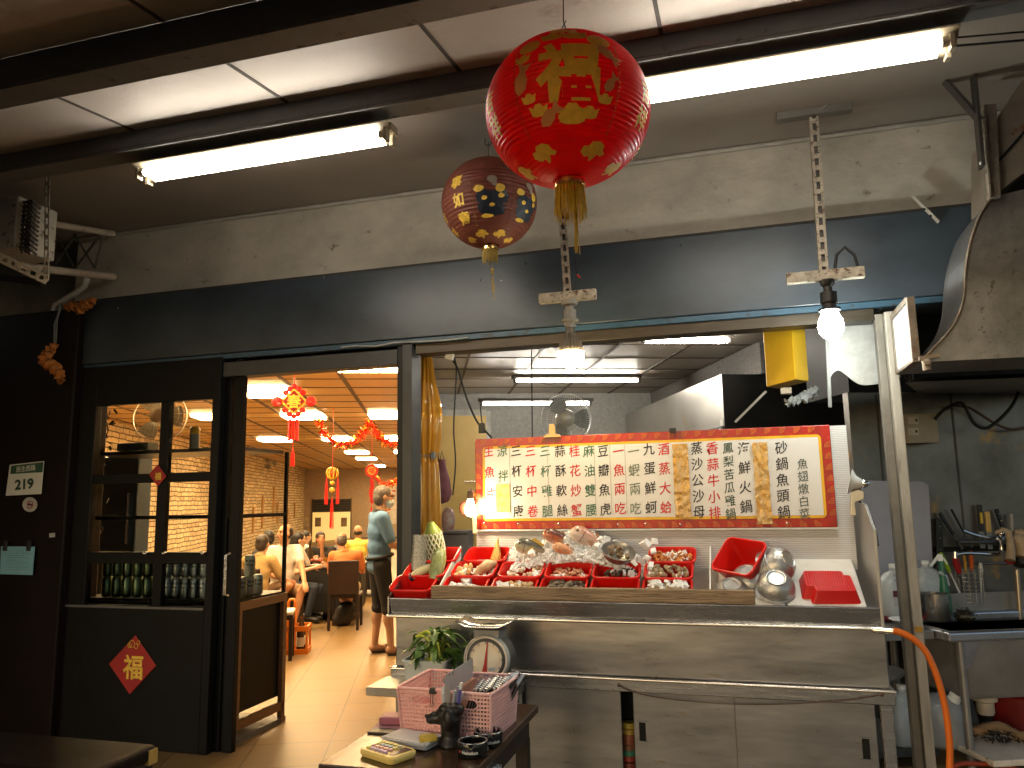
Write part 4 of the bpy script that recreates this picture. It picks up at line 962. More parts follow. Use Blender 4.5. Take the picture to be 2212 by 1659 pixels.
# yellow lit box and grey sheet at the head of the kitchen opening
yb = thing('yellow_box', 'yellow painted metal box hung under the shutter box at the right', 'box', onY(1690,770,4.1))
p0, p1, p2 = onY(1656,836,4.25), onY(1718,815,4.02), onY(1746,803,4.12)
YM = mat('yellow glossy paint', (.78,.46,.015), .3, var=.04)
hgt = onY(1650,700,4.25).z-p0.z
p1.z = p0.z; p2.z = p0.z
b = MB(); d_ = Vector((0,0,hgt)); q3 = p0+(p2-p1)
b.add([p0,p1,p2,q3,p0+d_,p1+d_,p2+d_,q3+d_], [(0,3,2,1),(4,5,6,7),(0,1,5,4),(1,2,6,5),(2,3,7,6),(3,0,4,7)]); b.build('case', YM, yb, bevel=.004)
MB().cbox(onY(1698,845,4.1), (.05,.05,.03)).build('foot', mat('pale block', (.45,.38,.28), .6), yb)
nr = (p1-p0).cross(Vector((0,0,1))).normalized(); nr = nr if nr.dot(CAMP-p0) > 0 else -nr
MB().bar(p0+(p1-p0)*.87+d_*.80+nr*.004, p0+(p1-p0)*.87+d_*1.0+nr*.004, .018, .006, nr).build('slot', mat('blue grey slot', (.05,.09,.13), .4), yb)
gs = thing('metal_sheet', 'grey galvanised sheet with a wavy lower edge beside the post', 'panel', onY(1850,770,D+.16))
XZ(cr([(1790,828),(1798,808),(1812,800),(1830,812),(1850,827),(1870,832),(1905,828)])+[(1900,690),(1788,690)], D+.16, D+.165, Yp=D+.16).build('sheet', mat('dull galvanised', (.36,.36,.345), .5, metal=.4, var=.1, scale=20), gs)
MB().bar(onY(1785,690,D+.14), onY(1793,880,D+.14), .015, .015, YY).bar(onY(1800,690,D+.12), onY(1900,664,D+.12), .03, .05, YY).build('frame', mat('frame steel', (.17,.17,.165), .45, metal=.5), gs)
wb = thing('styrofoam_board', 'white block wedged between the post and the duct', 'board', onY(1958,730,3.84))
a, b_ = onY(1948,800,3.84), onY(1978,655,3.84)
MB().box(cm.x-.027, YF+.013, cm.z+.013, cm.x-.008, YB-.031, cm.z+.249).build('board', mat('styrofoam', (.72,.72,.72), .7, bump=.2), wb, bevel=.01)
MB().box(a.x-.03, 3.86, a.z-.03, a.x-.001, 3.96, b_.z-.03).build('edge', mat('pale green plastic', (.42,.46,.44), .5), wb, bevel=.004)
MB().tube([onY(1962,805,3.8), onY(1966,822,3.8)], [.022,.014], 10).build('knob', BLACK, wb, smooth=40)
tag(MB().bar(onY(1985,775,3.34), onY(2028,768,3.34), .02,.015).tube([onY(2000,780,3.33), onY(2003,800,3.33)], .016, 10).tube([onY(1995,788,3.33),onY(2008,784,3.33)], .02, 10).build('clamp', mat('rusty clamp', (.30,.24,.18), .5, metal=.6, spots=.3, scol=(.22,.09,.03))), 'rusty screw clamp under the duct mouth', 'clamp')
rag('crumpled clear plastic bag hanging under the dark hood', [(1698,872),(1712,866),(1728,862),(1745,856),(1757,846),(1765,840)], mat('grey film', (.42,.46,.48), .25), .022, 'plastic_bag', 'bag', 4.2)
tag(MB().bar(onY(1588,912,4.3), onY(1655,845,4.3), .008,.012).build('rod', mat('grey rod', (.28,.27,.25), .4)), 'thin grey rod leaning under the hood front', 'rod')
jb = thing('switch_box', 'grey electrical box with two switches on the steel wall', 'electrical box', onQ(1990,925,qW-.1))
a, b_ = onQ(1963,950,qW-.12), onQ(1990,897,qW-.12); ra_, rb_ = rq(a)[0], rq(b_)[0]
MB().box(ra_, qW-.12, a.z-.02, rb_+.10, qW-.001, b_.z+.01, ROOM).build('case', mat('grey box paint', (.33,.31,.27), .5, var=.1), jb, bevel=.004)
b = MB(); b2_ = MB()
for y in (908,932):
    c = rq(onQ(1974,y,qW-.122)); z = onQ(1974,y,qW-.122).z; b.box(c[0]-.035, qW-.1225, z-.022, c[0]+.03, qW-.1205, z+.022, ROOM); b2_.box(c[0]+.010, qW-.127, z-.008, c[0]+.02, qW-.123, z+.008, ROOM)
b.build('face_plate', mat('pale face plate', (.5,.48,.44), .5), jb); b2_.build('switch', BLACK, jb)
tag(MB().tube(cr([tuple(onQ(x,y,qW-.15)) for x,y in ((2020,905),(2040,885),(2075,870),(2090,890),(2105,915),(2130,925),(2160,905),(2190,870),(2212,815),(2240,760))]), .010, 8).build('cable', RUBBER, smooth=60), 'thick black cable looping across the steel wall', 'cable')
tag(MB().tube(cr([tuple(onQ(x,y,qW-.06)) for x,y in ((2060,876),(2090,880),(2110,890),(2150,915),(2190,928),(2240,918))]), .008, 8).build('cable', mat('brown cable', (.08,.05,.03), .6), smooth=60), 'thinner brown cable sagging behind the thick black cable', 'cable')
# ================================================================== FISH COUNTER
YC = 3.30
ZT = .910
XL_, XR_ = onY(839,1293,YC).x, onY(1903,1312,YC).x
SL = math.atan(.163/.337); SN = Vector((0,-math.sin(SL),math.cos(SL))); SD = Vector((0,math.cos(SL),math.sin(SL)))
T0 = Vector((0, YC+.015, ZT-.055))                     # front line of the sloping tray
def tray(x, s, h=0): return Vector((x,0,0))+T0+SD*s+SN*h
def trayp(px, py, h=0): return onP(px, py, T0+SN*h, SN)
TROT = Matrix.Rotation(SL, 4, 'X')
ct = thing('fish_counter', 'long stainless seafood counter with sloping display tray', 'counter', ((XL_+XR_)/2, YC, 0))
z1 = onY(1100,1335,YC).z; z2 = onY(1100,1453,YC).z; z3 = onY(1100,1480,YC).z
print('counter z', z1, z2, z3, XL_, XR_)
b = MB(); b.add([(XL_,YC,ZT),(XR_,YC,ZT),(XR_,YC+.012,z1),(XL_+.008,YC+.012,z1),(XL_,YC+.02,ZT),(XR_,YC+.02,ZT),(XR_,YC+.03,z1),(XL_+.008,YC+.03,z1)],[(0,3,2,1),(4,5,6,7),(0,1,5,4),(3,7,6,2),(0,4,7,3),(1,2,6,5)])
b.build('tray_fascia', STEEL, ct, bevel=.004)
BR = mat('bright steel edge', (.80,.77,.70), .22, metal=.95, var=.03)
MB().box(XL_,YC+.0,z1-.007,XR_+.012,YC+.03,z1-.0005).tube([(XL_-.004,YC-.004,z1-.004),(XR_+.014,YC-.004,z1-.004)], .0065, 12).build('ledge', BR, ct, smooth=50)
xb0 = onY(852,1400,YC).x
MB().box(xb0,YC+.014,z2+.002,XR_+.012,YC+.75,z1-.008).build('basin_front', mat('counter panel steel', (.31,.308,.31), .30, metal=.9, var=.12, scale=2.2, stretch=(1,1,5), spots=.10, sscale=9, scol=(.22,.18,.14), rvar=.1, bump=.05, bscale=6), ct, bevel=.006)
b = MB(); b.box(xb0-.012,YC-.012,z3,XR_+.022,YC+.02,z2-.004); b.build('lower_fascia', STEEL, ct, bevel=.003)
MB().box(xb0-.012,YC-.008,z2-.0035,XR_+.022,YC+.75,z2+.0015).tube([(xb0-.014,YC-.012,z2-.002),(XR_+.024,YC-.012,z2-.002)], .006, 12).build('lower_ledge', BR, ct, smooth=50)
CABS = MATS['counter panel steel']
xg0, xg1 = onY(1343,1560,YC+.02).x, onY(1369,1560,YC+.02).x; xd = onY(1586,1560,YC+.03).x; xe = onY(1893,1560,YC).x
MB().box(xb0,YC+.02,.02,xg0,YC+.035,z3-.002).build('door', CABS, ct, bevel=.003)
dA = MB().box(xg1,YC+.018,.02,xd+.01,YC+.03,z3-.002).build('door', CABS, ct, bevel=.003)
dB = MB().box(xd+.004,YC+.005,.02,xe,YC+.017,z3-.002).build('door', CABS, ct, bevel=.003)
for dd_, px, py, Yh in ((dA,1388,1580,YC+.0175),(dB,1871,1617,YC+.0045)):
    c = onY(px, py, Yh); b = MB(); b.box(c.x-.013,Yh-.004,c.z-.036,c.x+.013,Yh-.0005,c.z+.036); b.build('handle', SOOT, dd_); 
    MB().box(c.x-.02,Yh-.006,c.z-.042,c.x+.02,Yh-.0045,c.z-.037).box(c.x-.02,Yh-.006,c.z+.037,c.x+.02,Yh-.0045,c.z+.040).build('handle_rim', STEEL, dd_)
b = MB(); b.box(XR_-.03,YC+.003,0,XR_+.012,YC+.04,z3-.001); b.build('leg', STEEL, ct, bevel=.003)
b = MB(); b.box(xb0-.002,YC+.03,.02,XR_-.01,YC+.72,.04); b.box(xg0-.05,YC+.16,.041,xg1+.1,YC+.18,z3-.001); b.build('carcass', SOOT, ct)
# side plates and tray
def YZ(poly, x0, x1, mb_=None):
    b = mb_ or MB(); return b.prism(poly, 0, x1-x0, Matrix(((0,0,1,x0),(1,0,0,0),(0,1,0,0),(0,0,0,1))))
YZ([(YC,z1),(YC,ZT+.004),(YC+.60,ZT+.004+.60*math.tan(SL)),(YC+.60,z1)], XL_-.004, XL_+.004).build('side_plate', STEEL, ct)
YZ([(YC+.001,z1),(YC+.001,1.205),(YC+.17,1.30),(YC+.55,1.32),(YC+.55,z1)], XR_-.004, XR_+.008).build('side_plate', mat('pale side steel', (.42,.41,.39), .35, metal=.6, var=.08, scale=3), ct, bevel=.002)
wt = MB(); wt.add([tray(XL_+.005,0),tray(XR_-.035,0),tray(XR_-.035,.42),tray(XL_+.005,.42),tray(XL_+.005,0,-.02),tray(XR_-.035,0,-.02),tray(XR_-.035,.42,-.02),tray(XL_+.005,.42,-.02)],[(0,1,2,3),(7,6,5,4),(0,4,5,1),(2,6,7,3)])
wt.build('tray', mat('scratched steel tray', (.45,.42,.38), .4, metal=.7, var=.1, scale=10), ct)
xs = onY(1540,1290,YC).x; xm1 = onY(1690,1240,YC+.2).x
BOARD = mat('scratched white cutting board', (.62,.60,.56), .55, var=.05, scale=8, bump=.15, bscale=50, spots=.15, sscale=20, scol=(.5,.46,.40))
for nm, x0, x1_ in (('left of the two under the bowls', xs+.012, xm1-.004), ('right of the two under the red basket', xm1+.004, XR_-.045)):
    o = thing('cutting_board', 'white plastic board on the tray, '+nm, 'cutting board', tray((x0+x1_)/2,.20,.030), None, (SL,0,0))
    MB().box(x0-(x0+x1_)/2,-.165,.001,x1_-(x0+x1_)/2,.195,.014).build('board', BOARD, o, W=False, bevel=.006)
# back board of corrugated plastic
def corr():
    m, N, L, p = nodes('corrugated white plastic'); p.inputs['Base Color'].default_value = (.56,.55,.56,1); p.inputs['Roughness'].default_value = .3
    tc = N.new('ShaderNodeTexCoord'); w = N.new('ShaderNodeTexWave'); w.bands_direction = 'Z'; w.inputs['Scale'].default_value = 40; w.inputs['Distortion'].default_value = .2; w.inputs['Detail'].default_value = 1
    L.new(tc.outputs['Object'], w.inputs[0]); bp = N.new('ShaderNodeBump'); bp.inputs['Strength'].default_value = .35; bp.inputs['Distance'].default_value = .004; L.new(w.outputs['Fac'], bp.inputs['Height']); L.new(bp.outputs[0], p.inputs['Normal'])
    mx = N.new('ShaderNodeMapRange'); mx.inputs[3].default_value = .44; mx.inputs[4].default_value = .62; L.new(w.outputs['Fac'], mx.inputs[0]); cb = N.new('ShaderNodeCombineColor'); 
    for i in range(3): L.new(mx.outputs[0], cb.inputs[i])
    L.new(cb.outputs[0], p.inputs['Base Color']); return m
YBd = YC+.345
cxL, cxR = onY(1030,1190,YBd).x, onY(1851,1204,YBd).x
tag(MB().box(cxL, YBd, 1.02, cxR, YBd+.006, onY(1830,918,YBd).z).build('backboard', corr()), 'white corrugated plastic sheet standing behind the tubs and menu', 'board')
for lab, pxb, pyb, pxt, pyt in (('white divider sheet between the left red tubs and the rest', 944,1269,1022,1158), ('white divider sheet between the seafood tubs and the bowls', 1533,1269,1536,1154)):
    a = onY(pxb,pyb,YC+.02); X = a.x; o = thing('divider', lab, 'divider', tray(X,0))
    YZ([(YC+.012,ZT-.01),(YC+.012,ZT+.03),(YC+.335,ZT+.03+.335*math.tan(SL)+.02),(YC+.335,ZT-.01+.335*math.tan(SL))], X-.003, X+.003).build('sheet', WHITEP, o, bevel=.001)
# charred plank along the front
PLANK = mat('charred wood', (.36,.25,.15), .7, var=.2, scale=5, stretch=(1,4,14), spots=.3, sscale=6, scol=(.07,.05,.035), bump=.5, bscale=14)
xa, xb_ = onY(931,1290,YC).x, onY(1631,1290,YC).x
tag(MB().box(xa, YC-.004, ZT+.001, xb_, YC+.022, onY(1280,1270,YC).z).build('plank', PLANK, bevel=.005), 'charred wooden plank set along the front edge of the tray', 'plank')

# ------------------------------------------------------------------ red tubs
REDP = mat('red plastic', (.62,.010,.006), .32, var=.04, coat=.1)
def rrect(w, l, r, z, n=5):
    out = []
    for cx_, cy_, a0 in ((w/2-r,l/2-r,0),(-w/2+r,l/2-r,PI/2),(-w/2+r,-l/2+r,PI),(w/2-r,-l/2+r,1.5*PI)):
        for i in range(n+1): a = a0+PI/2*i/n; out.append((cx_+r*math.cos(a), cy_+r*math.sin(a), z))
    return out
def loft(loops, mb_, m=None, capb=True, capt=False):
    n = len(loops[0]); vs = [v for l in loops for v in l]; fs = []
    for i in range(len(loops)-1):
        for j in range(n): fs.append((i*n+j, i*n+(j+1)%n, (i+1)*n+(j+1)%n, (i+1)*n+j))
    if capb: fs.append(tuple(range(n-1,-1,-1)))
    if capt: fs.append(tuple((len(loops)-1)*n+j for j in range(n)))
    return mb_.add(vs, fs, m)
def tub_mesh(w, l, h, t=.86):
    b = MB()
    L_ = [rrect(w*t-.01,l*t-.01,.02,0), rrect(w*t,l*t,.025,.006), rrect(w-.014,l-.014,.028,h-.012), rrect(w,l,.032,h-.010), rrect(w,l,.032,h-.002), rrect(w-.004,l-.004,.03,h), rrect(w-.014,l-.014,.026,h),
          rrect(w-.02,l-.02,.026,h-.006), rrect(w*t-.008,l*t-.008,.022,.006)]
    loft(L_, b, capb=True, capt=True); return b
W_, L_, H_ = .212, .136, .078
proto = None; TUBS = {}
def tub(lab, X, s, w=None, tilt=0, key=None, lift=0, zr=0):
    global proto
    R = TROT @ Matrix.Rotation(tilt,4,'X') @ Matrix.Rotation(zr,4,'Z'); c = tray(X, s, .002+lift)
    if proto is None:
        proto = thing('red_tub', lab, 'tub', c, 'red plastic tubs on the tray', R.to_euler()); tub_mesh(W_, L_, H_).build('tub', REDP, proto, W=False, smooth=50); o = proto
    else: o = dup(proto, c, R.to_euler(), lab)
    TUBS[key] = (X, s, R, c); return o
def X_at(px, s): 
    Y = tray(0,s,H_).y; return onY(px, 1240, Y).x
S1, S2, S3 = .104, .212, .330
tub('empty red tub in the front left corner of the tray', X_at(893,S1), S1, key='L1')
tub('red tub with a daikon and bagged greens left of the divider', X_at(922,S2), S2, key='L2', lift=.010)
tub('red tub behind the left divider holding the netted melon', X_at(948,S3), S3, key='L3', lift=.02)
tub('front red tub with big lumps of ice next to the left divider', X_at(1005,S1), S1, key='A1')
tub('red tub with pale shellfish and a brown squid, middle row', X_at(1026,S2), S2, key='A2', lift=.012)
tub('red tub with a bamboo shoot standing in it, back row', X_at(1053,S3), S3, key='A3', lift=.022)
tub('front red tub of pale scallops and ice, second from the left divider', X_at(1110,S1), S1, key='B1')
tub('middle row red tub heaped with pale squid pieces', X_at(1128,S2), S2, key='B2', lift=.012)
tub('front red tub full of grey prawns', X_at(1216,S1), S1, key='C1')
tub('middle row red tub with a thin layer of pink shrimp', X_at(1229,S2), S2, key='C2', lift=.012)
tub('nearly empty front red tub with a steel lid inside', X_at(1327,S1), S1, key='D1')
tub('middle row red tub with mixed dark shellfish', X_at(1333,S2), S2, key='D2', lift=.012)
tub('front red tub overflowing with crushed ice and clams', X_at(1440,S1), S1, key='E1')
tub('middle row red tub heaped with clams', X_at(1445,S2), S2, key='E2', lift=.012)
tub('back red tub of orange shrimp meat right of the ice', X_at(1454,S3), S3, key='E3', lift=.022)
c = trayp(1598,1238,.0); bt_ = thing('red_tub', 'large empty red tub tilted on the white board', 'tub', tray(onY(1620,1240,c.y).x, .255, .046), 'red plastic tubs on the tray', (SL+.35, .10, -.62))
tub_mesh(.205, .185, .125, .72).build('tub', REDP, bt_, W=False, smooth=50)

# ------------------------------------------------------------------ ice, fish, shellfish
m, N, L, p = nodes('crushed ice'); p.inputs['Base Color'].default_value = (.93,.95,.96,1); p.inputs['Roughness'].default_value = .22; p.inputs['Subsurface Weight'].default_value = .35; p.inputs['Subsurface Radius'].default_value = (.02,.02,.02); p.inputs['Subsurface Scale'].default_value = .5; p.inputs['Transmission Weight'].default_value = .12; p.inputs['IOR'].default_value = 1.31
ICE = m
def chunk(mb_, c, r):
    e = Euler((random.uniform(0,6),random.uniform(0,6),random.uniform(0,6))).to_matrix().to_4x4(); M = Matrix.Translation(c) @ e @ Matrix.Diagonal((r*random.uniform(.6,1.2),r*random.uniform(.6,1.2),r*random.uniform(.5,1),1))
    vs = [(x*random.uniform(.6,1.1),y*random.uniform(.6,1.1),z*random.uniform(.6,1.1)) for x in (-1,1) for y in (-1,1) for z in (-1,1)]
    mb_.add(vs, [(0,1,3,2),(4,6,7,5),(0,4,5,1),(2,3,7,6),(0,2,6,4),(1,5,7,3)], M)
random.seed(21); b = MB()
xi0, xi1 = onY(1080,1210,3.6).x, onY(1405,1210,3.6).x
def hz(u): return .135+.085*math.exp(-((u-.52)/.26)**2)+.008*math.sin(13*u)
base = MB(); nx, ny = 40, 10; vs = []
for i in range(nx+1):
    for j in range(ny+1):
        u, v = i/nx, j/ny; s = .262+.098*v; h = hz(u)*(.52+.48*v)*min(1,6*u+.2)*min(1,5*(1-u)+.2)+random.uniform(-.004,.004); vs.append(tray(xi0+(xi1-xi0)*u, s, h*.85))
base.add(vs, [(i*(ny+1)+j,(i+1)*(ny+1)+j,(i+1)*(ny+1)+j+1,i*(ny+1)+j+1) for i in range(nx) for j in range(ny)])
SNOW = mat('packed ice', (.80,.82,.83), .4, var=.04, scale=60, bump=.8, bscale=70)
for i in range(1700):
    u = random.random(); v = random.random(); s = .262+.098*v; h = hz(u)*(.52+.48*v)*min(1,6*u+.2)*min(1,5*(1-u)+.2)
    chunk(b, tray(xi0+(xi1-xi0)*u, s, h*.9+random.uniform(-.002,.008)), random.choice((.005,.006,.008,.011)))
for px, py, r_ in ((1310,1168,.02),(1290,1180,.014),(1395,1175,.02),(1415,1170,.016),(1400,1205,.016),(1370,1215,.018),(1405,1222,.014),(1245,1152,.022),(1212,1158,.018),(1195,1165,.02),(1150,1195,.016),(1185,1190,.014),(1330,1190,.016),(1412,1190,.018),(1140,1210,.012)):
    chunk(b, trayp(px, py, .15)+Vector((0,-.01,0)), r_)
base.build('packed_ice', SNOW, None, smooth=60, kind='stuff'); bpy.data.objects['packed_ice']['label'] = 'bed of packed ice under the fish'; bpy.data.objects['packed_ice']['category'] = 'ice'
tag(b.build('crushed_ice', ICE), 'heap of crushed ice around the fish on the tray', 'ice', kind='stuff')
def incontent(key, n, fn, h=.05):
    X, s, R, c = TUBS[key]
    for i in range(n):
        x, y = random.uniform(-.40,.40)*W_, random.uniform(-.38,.38)*L_
        fn(c + R.to_3x3() @ Vector((x, y, h*.84+.014*math.cos(3*x/W_)*math.cos(3*y/L_)+random.uniform(-.006,.006))), R)
def pile(key, name, label, m, n, r, h=.05, kind='stuff', shape='chunk', floor=None):
    b = MB()
    if floor is not None:
        X, s, R, c = TUBS[key]; q = [rrect(W_*.86,L_*.84,.02,h-.012)]; b.add([tuple(c+R.to_3x3()@Vector(v)) for v in q[0]], [tuple(range(len(q[0])))])
    def f(c, R):
        if shape == 'chunk': chunk(b, c, r*random.uniform(.6,1.3))
        elif shape == 'prawn':
            a = random.uniform(0,6.28); P = [c+Vector((math.cos(a)*t*r*2, math.sin(a)*t*r, .5*r*math.sin(3*(t+.5)))) for t in (-.5,-.25,0,.25,.5)]; b.tube(P, [r*.35,r*.5,r*.5,r*.4,r*.12], 6)
        else: b.ell(c, (r*random.uniform(.7,1.2),r*random.uniform(.5,.9),r*.6), Euler((random.uniform(0,3),random.uniform(0,3),0)).to_matrix(), 8, 6)
    incontent(key, n, f, h)
    return tag(b.build(name, m, smooth=(60 if shape != 'chunk' else None)), label, name.split('_')[-1], kind=kind)
PALE = mat('pale squid flesh', (.66,.52,.38), .3, var=.12, scale=30); PINKS = mat('pink shrimp flesh', (.62,.30,.18), .3, var=.2, scale=40); GREYS = mat('grey prawn shell', (.20,.165,.12), .3, var=.3, scale=40); ORS = mat('orange shrimp flesh', (.65,.24,.06), .3, var=.25, scale=30)
pile('A1','ice','large ice lumps in the front tub by the divider', ICE, 18, .018, .050); 
pile('A2','ice','ice in the middle row tub with the brown squid', ICE, 46, .010, .055)
pile('B1','ice','ice among scallops in the second front tub', ICE, 30, .014, .055); pile('B2','seafood','pale squid pieces heaped in the middle row tub', PALE, 44, .014, .048, shape='ell')
pile('C1','prawns','grey prawns heaped in a front tub', GREYS, 60, .018, .058, shape='prawn'); pile('C2','shrimp','pink shrimp with bits of ice in a middle row tub', PINKS, 60, .012, .045, shape='prawn')
pile('D2','shellfish','dark mixed shellfish in a middle row tub', mat('dark shell', (.10,.075,.05), .35, var=.5, scale=60), 36, .011, .045, shape='ell')
pile('E3','shrimp','orange shrimp meat under ice in the back tub', ORS, 60, .014, .055, shape='prawn')
pile('E1','ice','crushed ice mound over the clams in the front tub', ICE, 95, .009, .078); pile('D2','ice','ice in the middle row tub of dark shellfish', ICE, 12, .011, .05); pile('C2','ice','ice over the pink shrimp', ICE, 12, .010, .045); pile('E3','ice','ice over the orange shrimp', ICE, 18, .009, .060); pile('E2','ice','ice below the clams in the middle row tub', ICE, 22, .011, .055); pile('B2','ice','ice on the pale squid pieces', ICE, 12, .011, .062)
b = MB(); incontent('B1', 26, lambda c, R: b.ell(c, (.016,.012,.009), Euler((random.uniform(0,3),random.uniform(0,3),0)).to_matrix(), 8, 6), .055)
tag(b.build('scallops', mat('cream scallop', (.66,.48,.26), .3, var=.15, scale=30), smooth=60), 'cream scallops in the second front tub', 'scallops', kind='stuff')
CL = mat('clam shell', (.40,.30,.17), .4, dark=(.10,.07,.04), scale=70, var=.3)
cp = None; random.seed(31)
def clam(c, R):
    global cp
    e = (random.uniform(0,6),random.uniform(0,6),random.uniform(0,6))
    if cp is None:
        cp = tag(MB().ell((0,0,0), (.017,.013,.008), None, 12, 8).build('clam', CL, smooth=180), 'striped brown clam heaped in the red tubs at the right', 'clam', 'clams in the red tubs'); cp.location = c; cp.rotation_euler = e
    else:
        o = cp.copy(); COL.objects.link(o); o.location = c; o.rotation_euler = e
incontent('E2', 30, clam, .070); incontent('E1', 16, clam, .062)
for i in range(10): clam(tray(TUBS['E1'][0]+random.uniform(-.08,.08), TUBS['E1'][1]-.045+random.uniform(-.01,.01), .088), None)
# eggs / abalone pieces and the brown squid
ab = None
for i in range(6):
    X, s, R, c = TUBS['A2']; q = c+R.to_3x3()@Vector((-.075+.012*(i%3)*2, -.04+.03*(i//2), .066+.006*(i%2)))
    e = (SL+.3*i, .4*i, i)
    if ab is None: ab = tag(MB().ell((0,0,0),(.022,.015,.010),None,12,8).build('shellfish', mat('amber shellfish flesh', (.68,.40,.12), .28, dark=(.70,.58,.40), scale=30), smooth=180), 'amber and cream shellfish piece beside the brown squid', 'shellfish', 'shellfish pieces in the squid tub'); ab.location = q; ab.rotation_euler = e
    else: o = ab.copy(); COL.objects.link(o); o.location = q; o.rotation_euler = e
X, s, R, c = TUBS['A2']; P = [c+R.to_3x3()@Vector(v) for v in ((.01,-.03,.06),(.035,-.01,.075),(.065,.02,.085),(.095,.045,.082))]
tag(MB().tube(P, [.012,.024,.028,.010], 12).build('squid', mat('brown squid skin', (.36,.19,.075), .3, dark=(.62,.45,.28), scale=18), smooth=60), 'brown squid lying across the middle row tub', 'squid')
X, s, R, c = TUBS['A3']; a = c+R.to_3x3()@Vector((.035,-.01,.012)); a2 = onY(1076,1162,c.y+.01)
b = MB(); P = [a.lerp(a2, t) for t in (0,.25,.5,.75,1)]; b.tube(P, [.030,.027,.019,.010,.002], 10)
for t in (.15,.3,.45,.6): q = a.lerp(a2, t); b.tube([q+Vector((.012*(1-t),-.012,0)), q.lerp(a2,.35)+Vector((.02*(1-t),-.014,0)), q.lerp(a2,.55)+Vector((.02*(1-t),-.004,0))], [.016*(1-t)+.004,.010*(1-t)+.003,.001], 8)
tag(b.build('bamboo_shoot', mat('bamboo shoot husk', (.55,.33,.08), .6, var=.2, scale=12, stretch=(6,6,1)), smooth=50), 'pointed yellow brown bamboo shoot standing in the back tub', 'bamboo shoot')
X, s, R, c = TUBS['D1']; tag(MB().lathe([(.001,.012),(.03,.012),(.045,.004),(.047,.0)], 24, Matrix.Translation(c+R.to_3x3()@Vector((0,-.03,.055))) @ R).build('lid', CHROME, smooth=40), 'round steel lid in the nearly empty front tub', 'lid')
# fish
def fish(label, px, py, L_, hgt, ang, m, m2, yaw=0, off=.07, Y=None):
    c = trayp(px, py, off) if Y is None else onY(px, py, Y)
    o = thing('fish', label, 'fish', c, None, (0, -ang, yaw)); n = 18; b = MB(); vs = []; fs = []; prof = []
    for i in range(15):
        t = i/14; x = -L_/2+L_*t; hh = hgt*(math.sin(PI*min(1,(t*1.02)**.62))**.75)*(1-.25*t)+.002; prof.append((x, hh))
    for x, hh in prof:
        for j in range(n): a = 2*PI*j/n; vs.append((x, hh*.42*math.cos(a), hh*math.sin(a)*.62+ (.1*hh)))
    for i in range(14):
        for j in range(n): fs.append((i*n+j, (i+1)*n+j, (i+1)*n+(j+1)%n, i*n+(j+1)%n))
    fs.append(tuple(range(n))); b.add(vs, fs); b.build('body', m, o, W=False, smooth=180)
    b = MB(); b.prism([(L_*.48,0),(L_*.62,hgt*.5),(L_*.57,0),(L_*.62,-hgt*.5)], -.002, .002, Matrix.Rotation(PI/2,4,'X')); b.build('tail', m2, o, W=False)
    b = MB(); b.prism([(-.1*L_,0),(.02*L_,.22*hgt),(.05*L_,-.25*hgt)], -.001,.002, Matrix.Translation((-.0*L_,-.42*hgt,0)) @ Matrix.Rotation(PI/2,4,'X')); b.prism([(-.15*L_,.5*hgt),(.0,.85*hgt),(.3*L_,.5*hgt),(.35*L_,.3*hgt),(-.1*L_,.3*hgt)], -.0015,.0015, Matrix.Rotation(PI/2,4,'X')); b.build('fin', m2, o, W=False)
    b = MB(); b.ell((-L_*.36,-hgt*.30,hgt*.20), (hgt*.13,hgt*.05,hgt*.13), None, 12, 8); b.build('eye', mat('fish eye', (.02,.015,.015), .1), o, W=False, smooth=180)
    b = MB(); b.ell((-L_*.36,-hgt*.285,hgt*.20), (hgt*.18,hgt*.05,hgt*.18), None, 12, 8); b.build('eye_ring', mat('fish eye ring', (.55,.42,.25), .2), o, W=False, smooth=180)
    b = MB(); P = [(-L_*.24+.02*L_*math.cos(t), -hgt*(.40), hgt*.45*math.sin(t)) for t in (-1.1,-.5,0,.5,1.1)]; b.tube(P, hgt*.022, 5); b.tube([(-L_*.49,-hgt*.06,0),(-L_*.42,-hgt*.17,-hgt*.08)], hgt*.018, 5); b.build('gill', mat('gill shade', (.18,.08,.05), .4), o, W=False)
    return o
def fishmat(n, back, side, belly, H2):
    m, N, L, p = nodes(n); tc = N.new('ShaderNodeTexCoord'); sx = N.new('ShaderNodeSeparateXYZ'); L.new(tc.outputs['Object'], sx.inputs[0])
    nz = N.new('ShaderNodeTexNoise'); nz.inputs['Scale'].default_value = 45; L.new(tc.outputs['Object'], nz.inputs['Vector'])
    ad = N.new('ShaderNodeMath'); ad.operation = 'MULTIPLY_ADD'; ad.inputs[1].default_value = .012; L.new(nz.outputs[0], ad.inputs[0]); L.new(sx.outputs[2], ad.inputs[2])
    mr = N.new('ShaderNodeMapRange'); mr.inputs[1].default_value = -H2*.5; mr.inputs[2].default_value = H2*.75; L.new(ad.outputs[0], mr.inputs[0])
    rp = N.new('ShaderNodeValToRGB'); e = rp.color_ramp.elements; e[0].color = (*belly,1); e[0].position = .15; e[1].color = (*back,1); e[1].position = .82; k = e.new(.5); k.color = (*side,1)
    L.new(mr.outputs[0], rp.inputs[0]); L.new(rp.outputs[0], p.inputs['Base Color']); p.inputs['Roughness'].default_value = .22; p.inputs['Coat Weight'].default_value = .4
    vo = N.new('ShaderNodeTexVoronoi'); vo.inputs['Scale'].default_value = 160; L.new(tc.outputs['Object'], vo.inputs['Vector']); bp = N.new('ShaderNodeBump'); bp.inputs['Strength'].default_value = .35; bp.inputs['Distance'].default_value = .002; L.new(vo.outputs[0], bp.inputs['Height']); L.new(bp.outputs[0], p.inputs['Normal'])
    return m
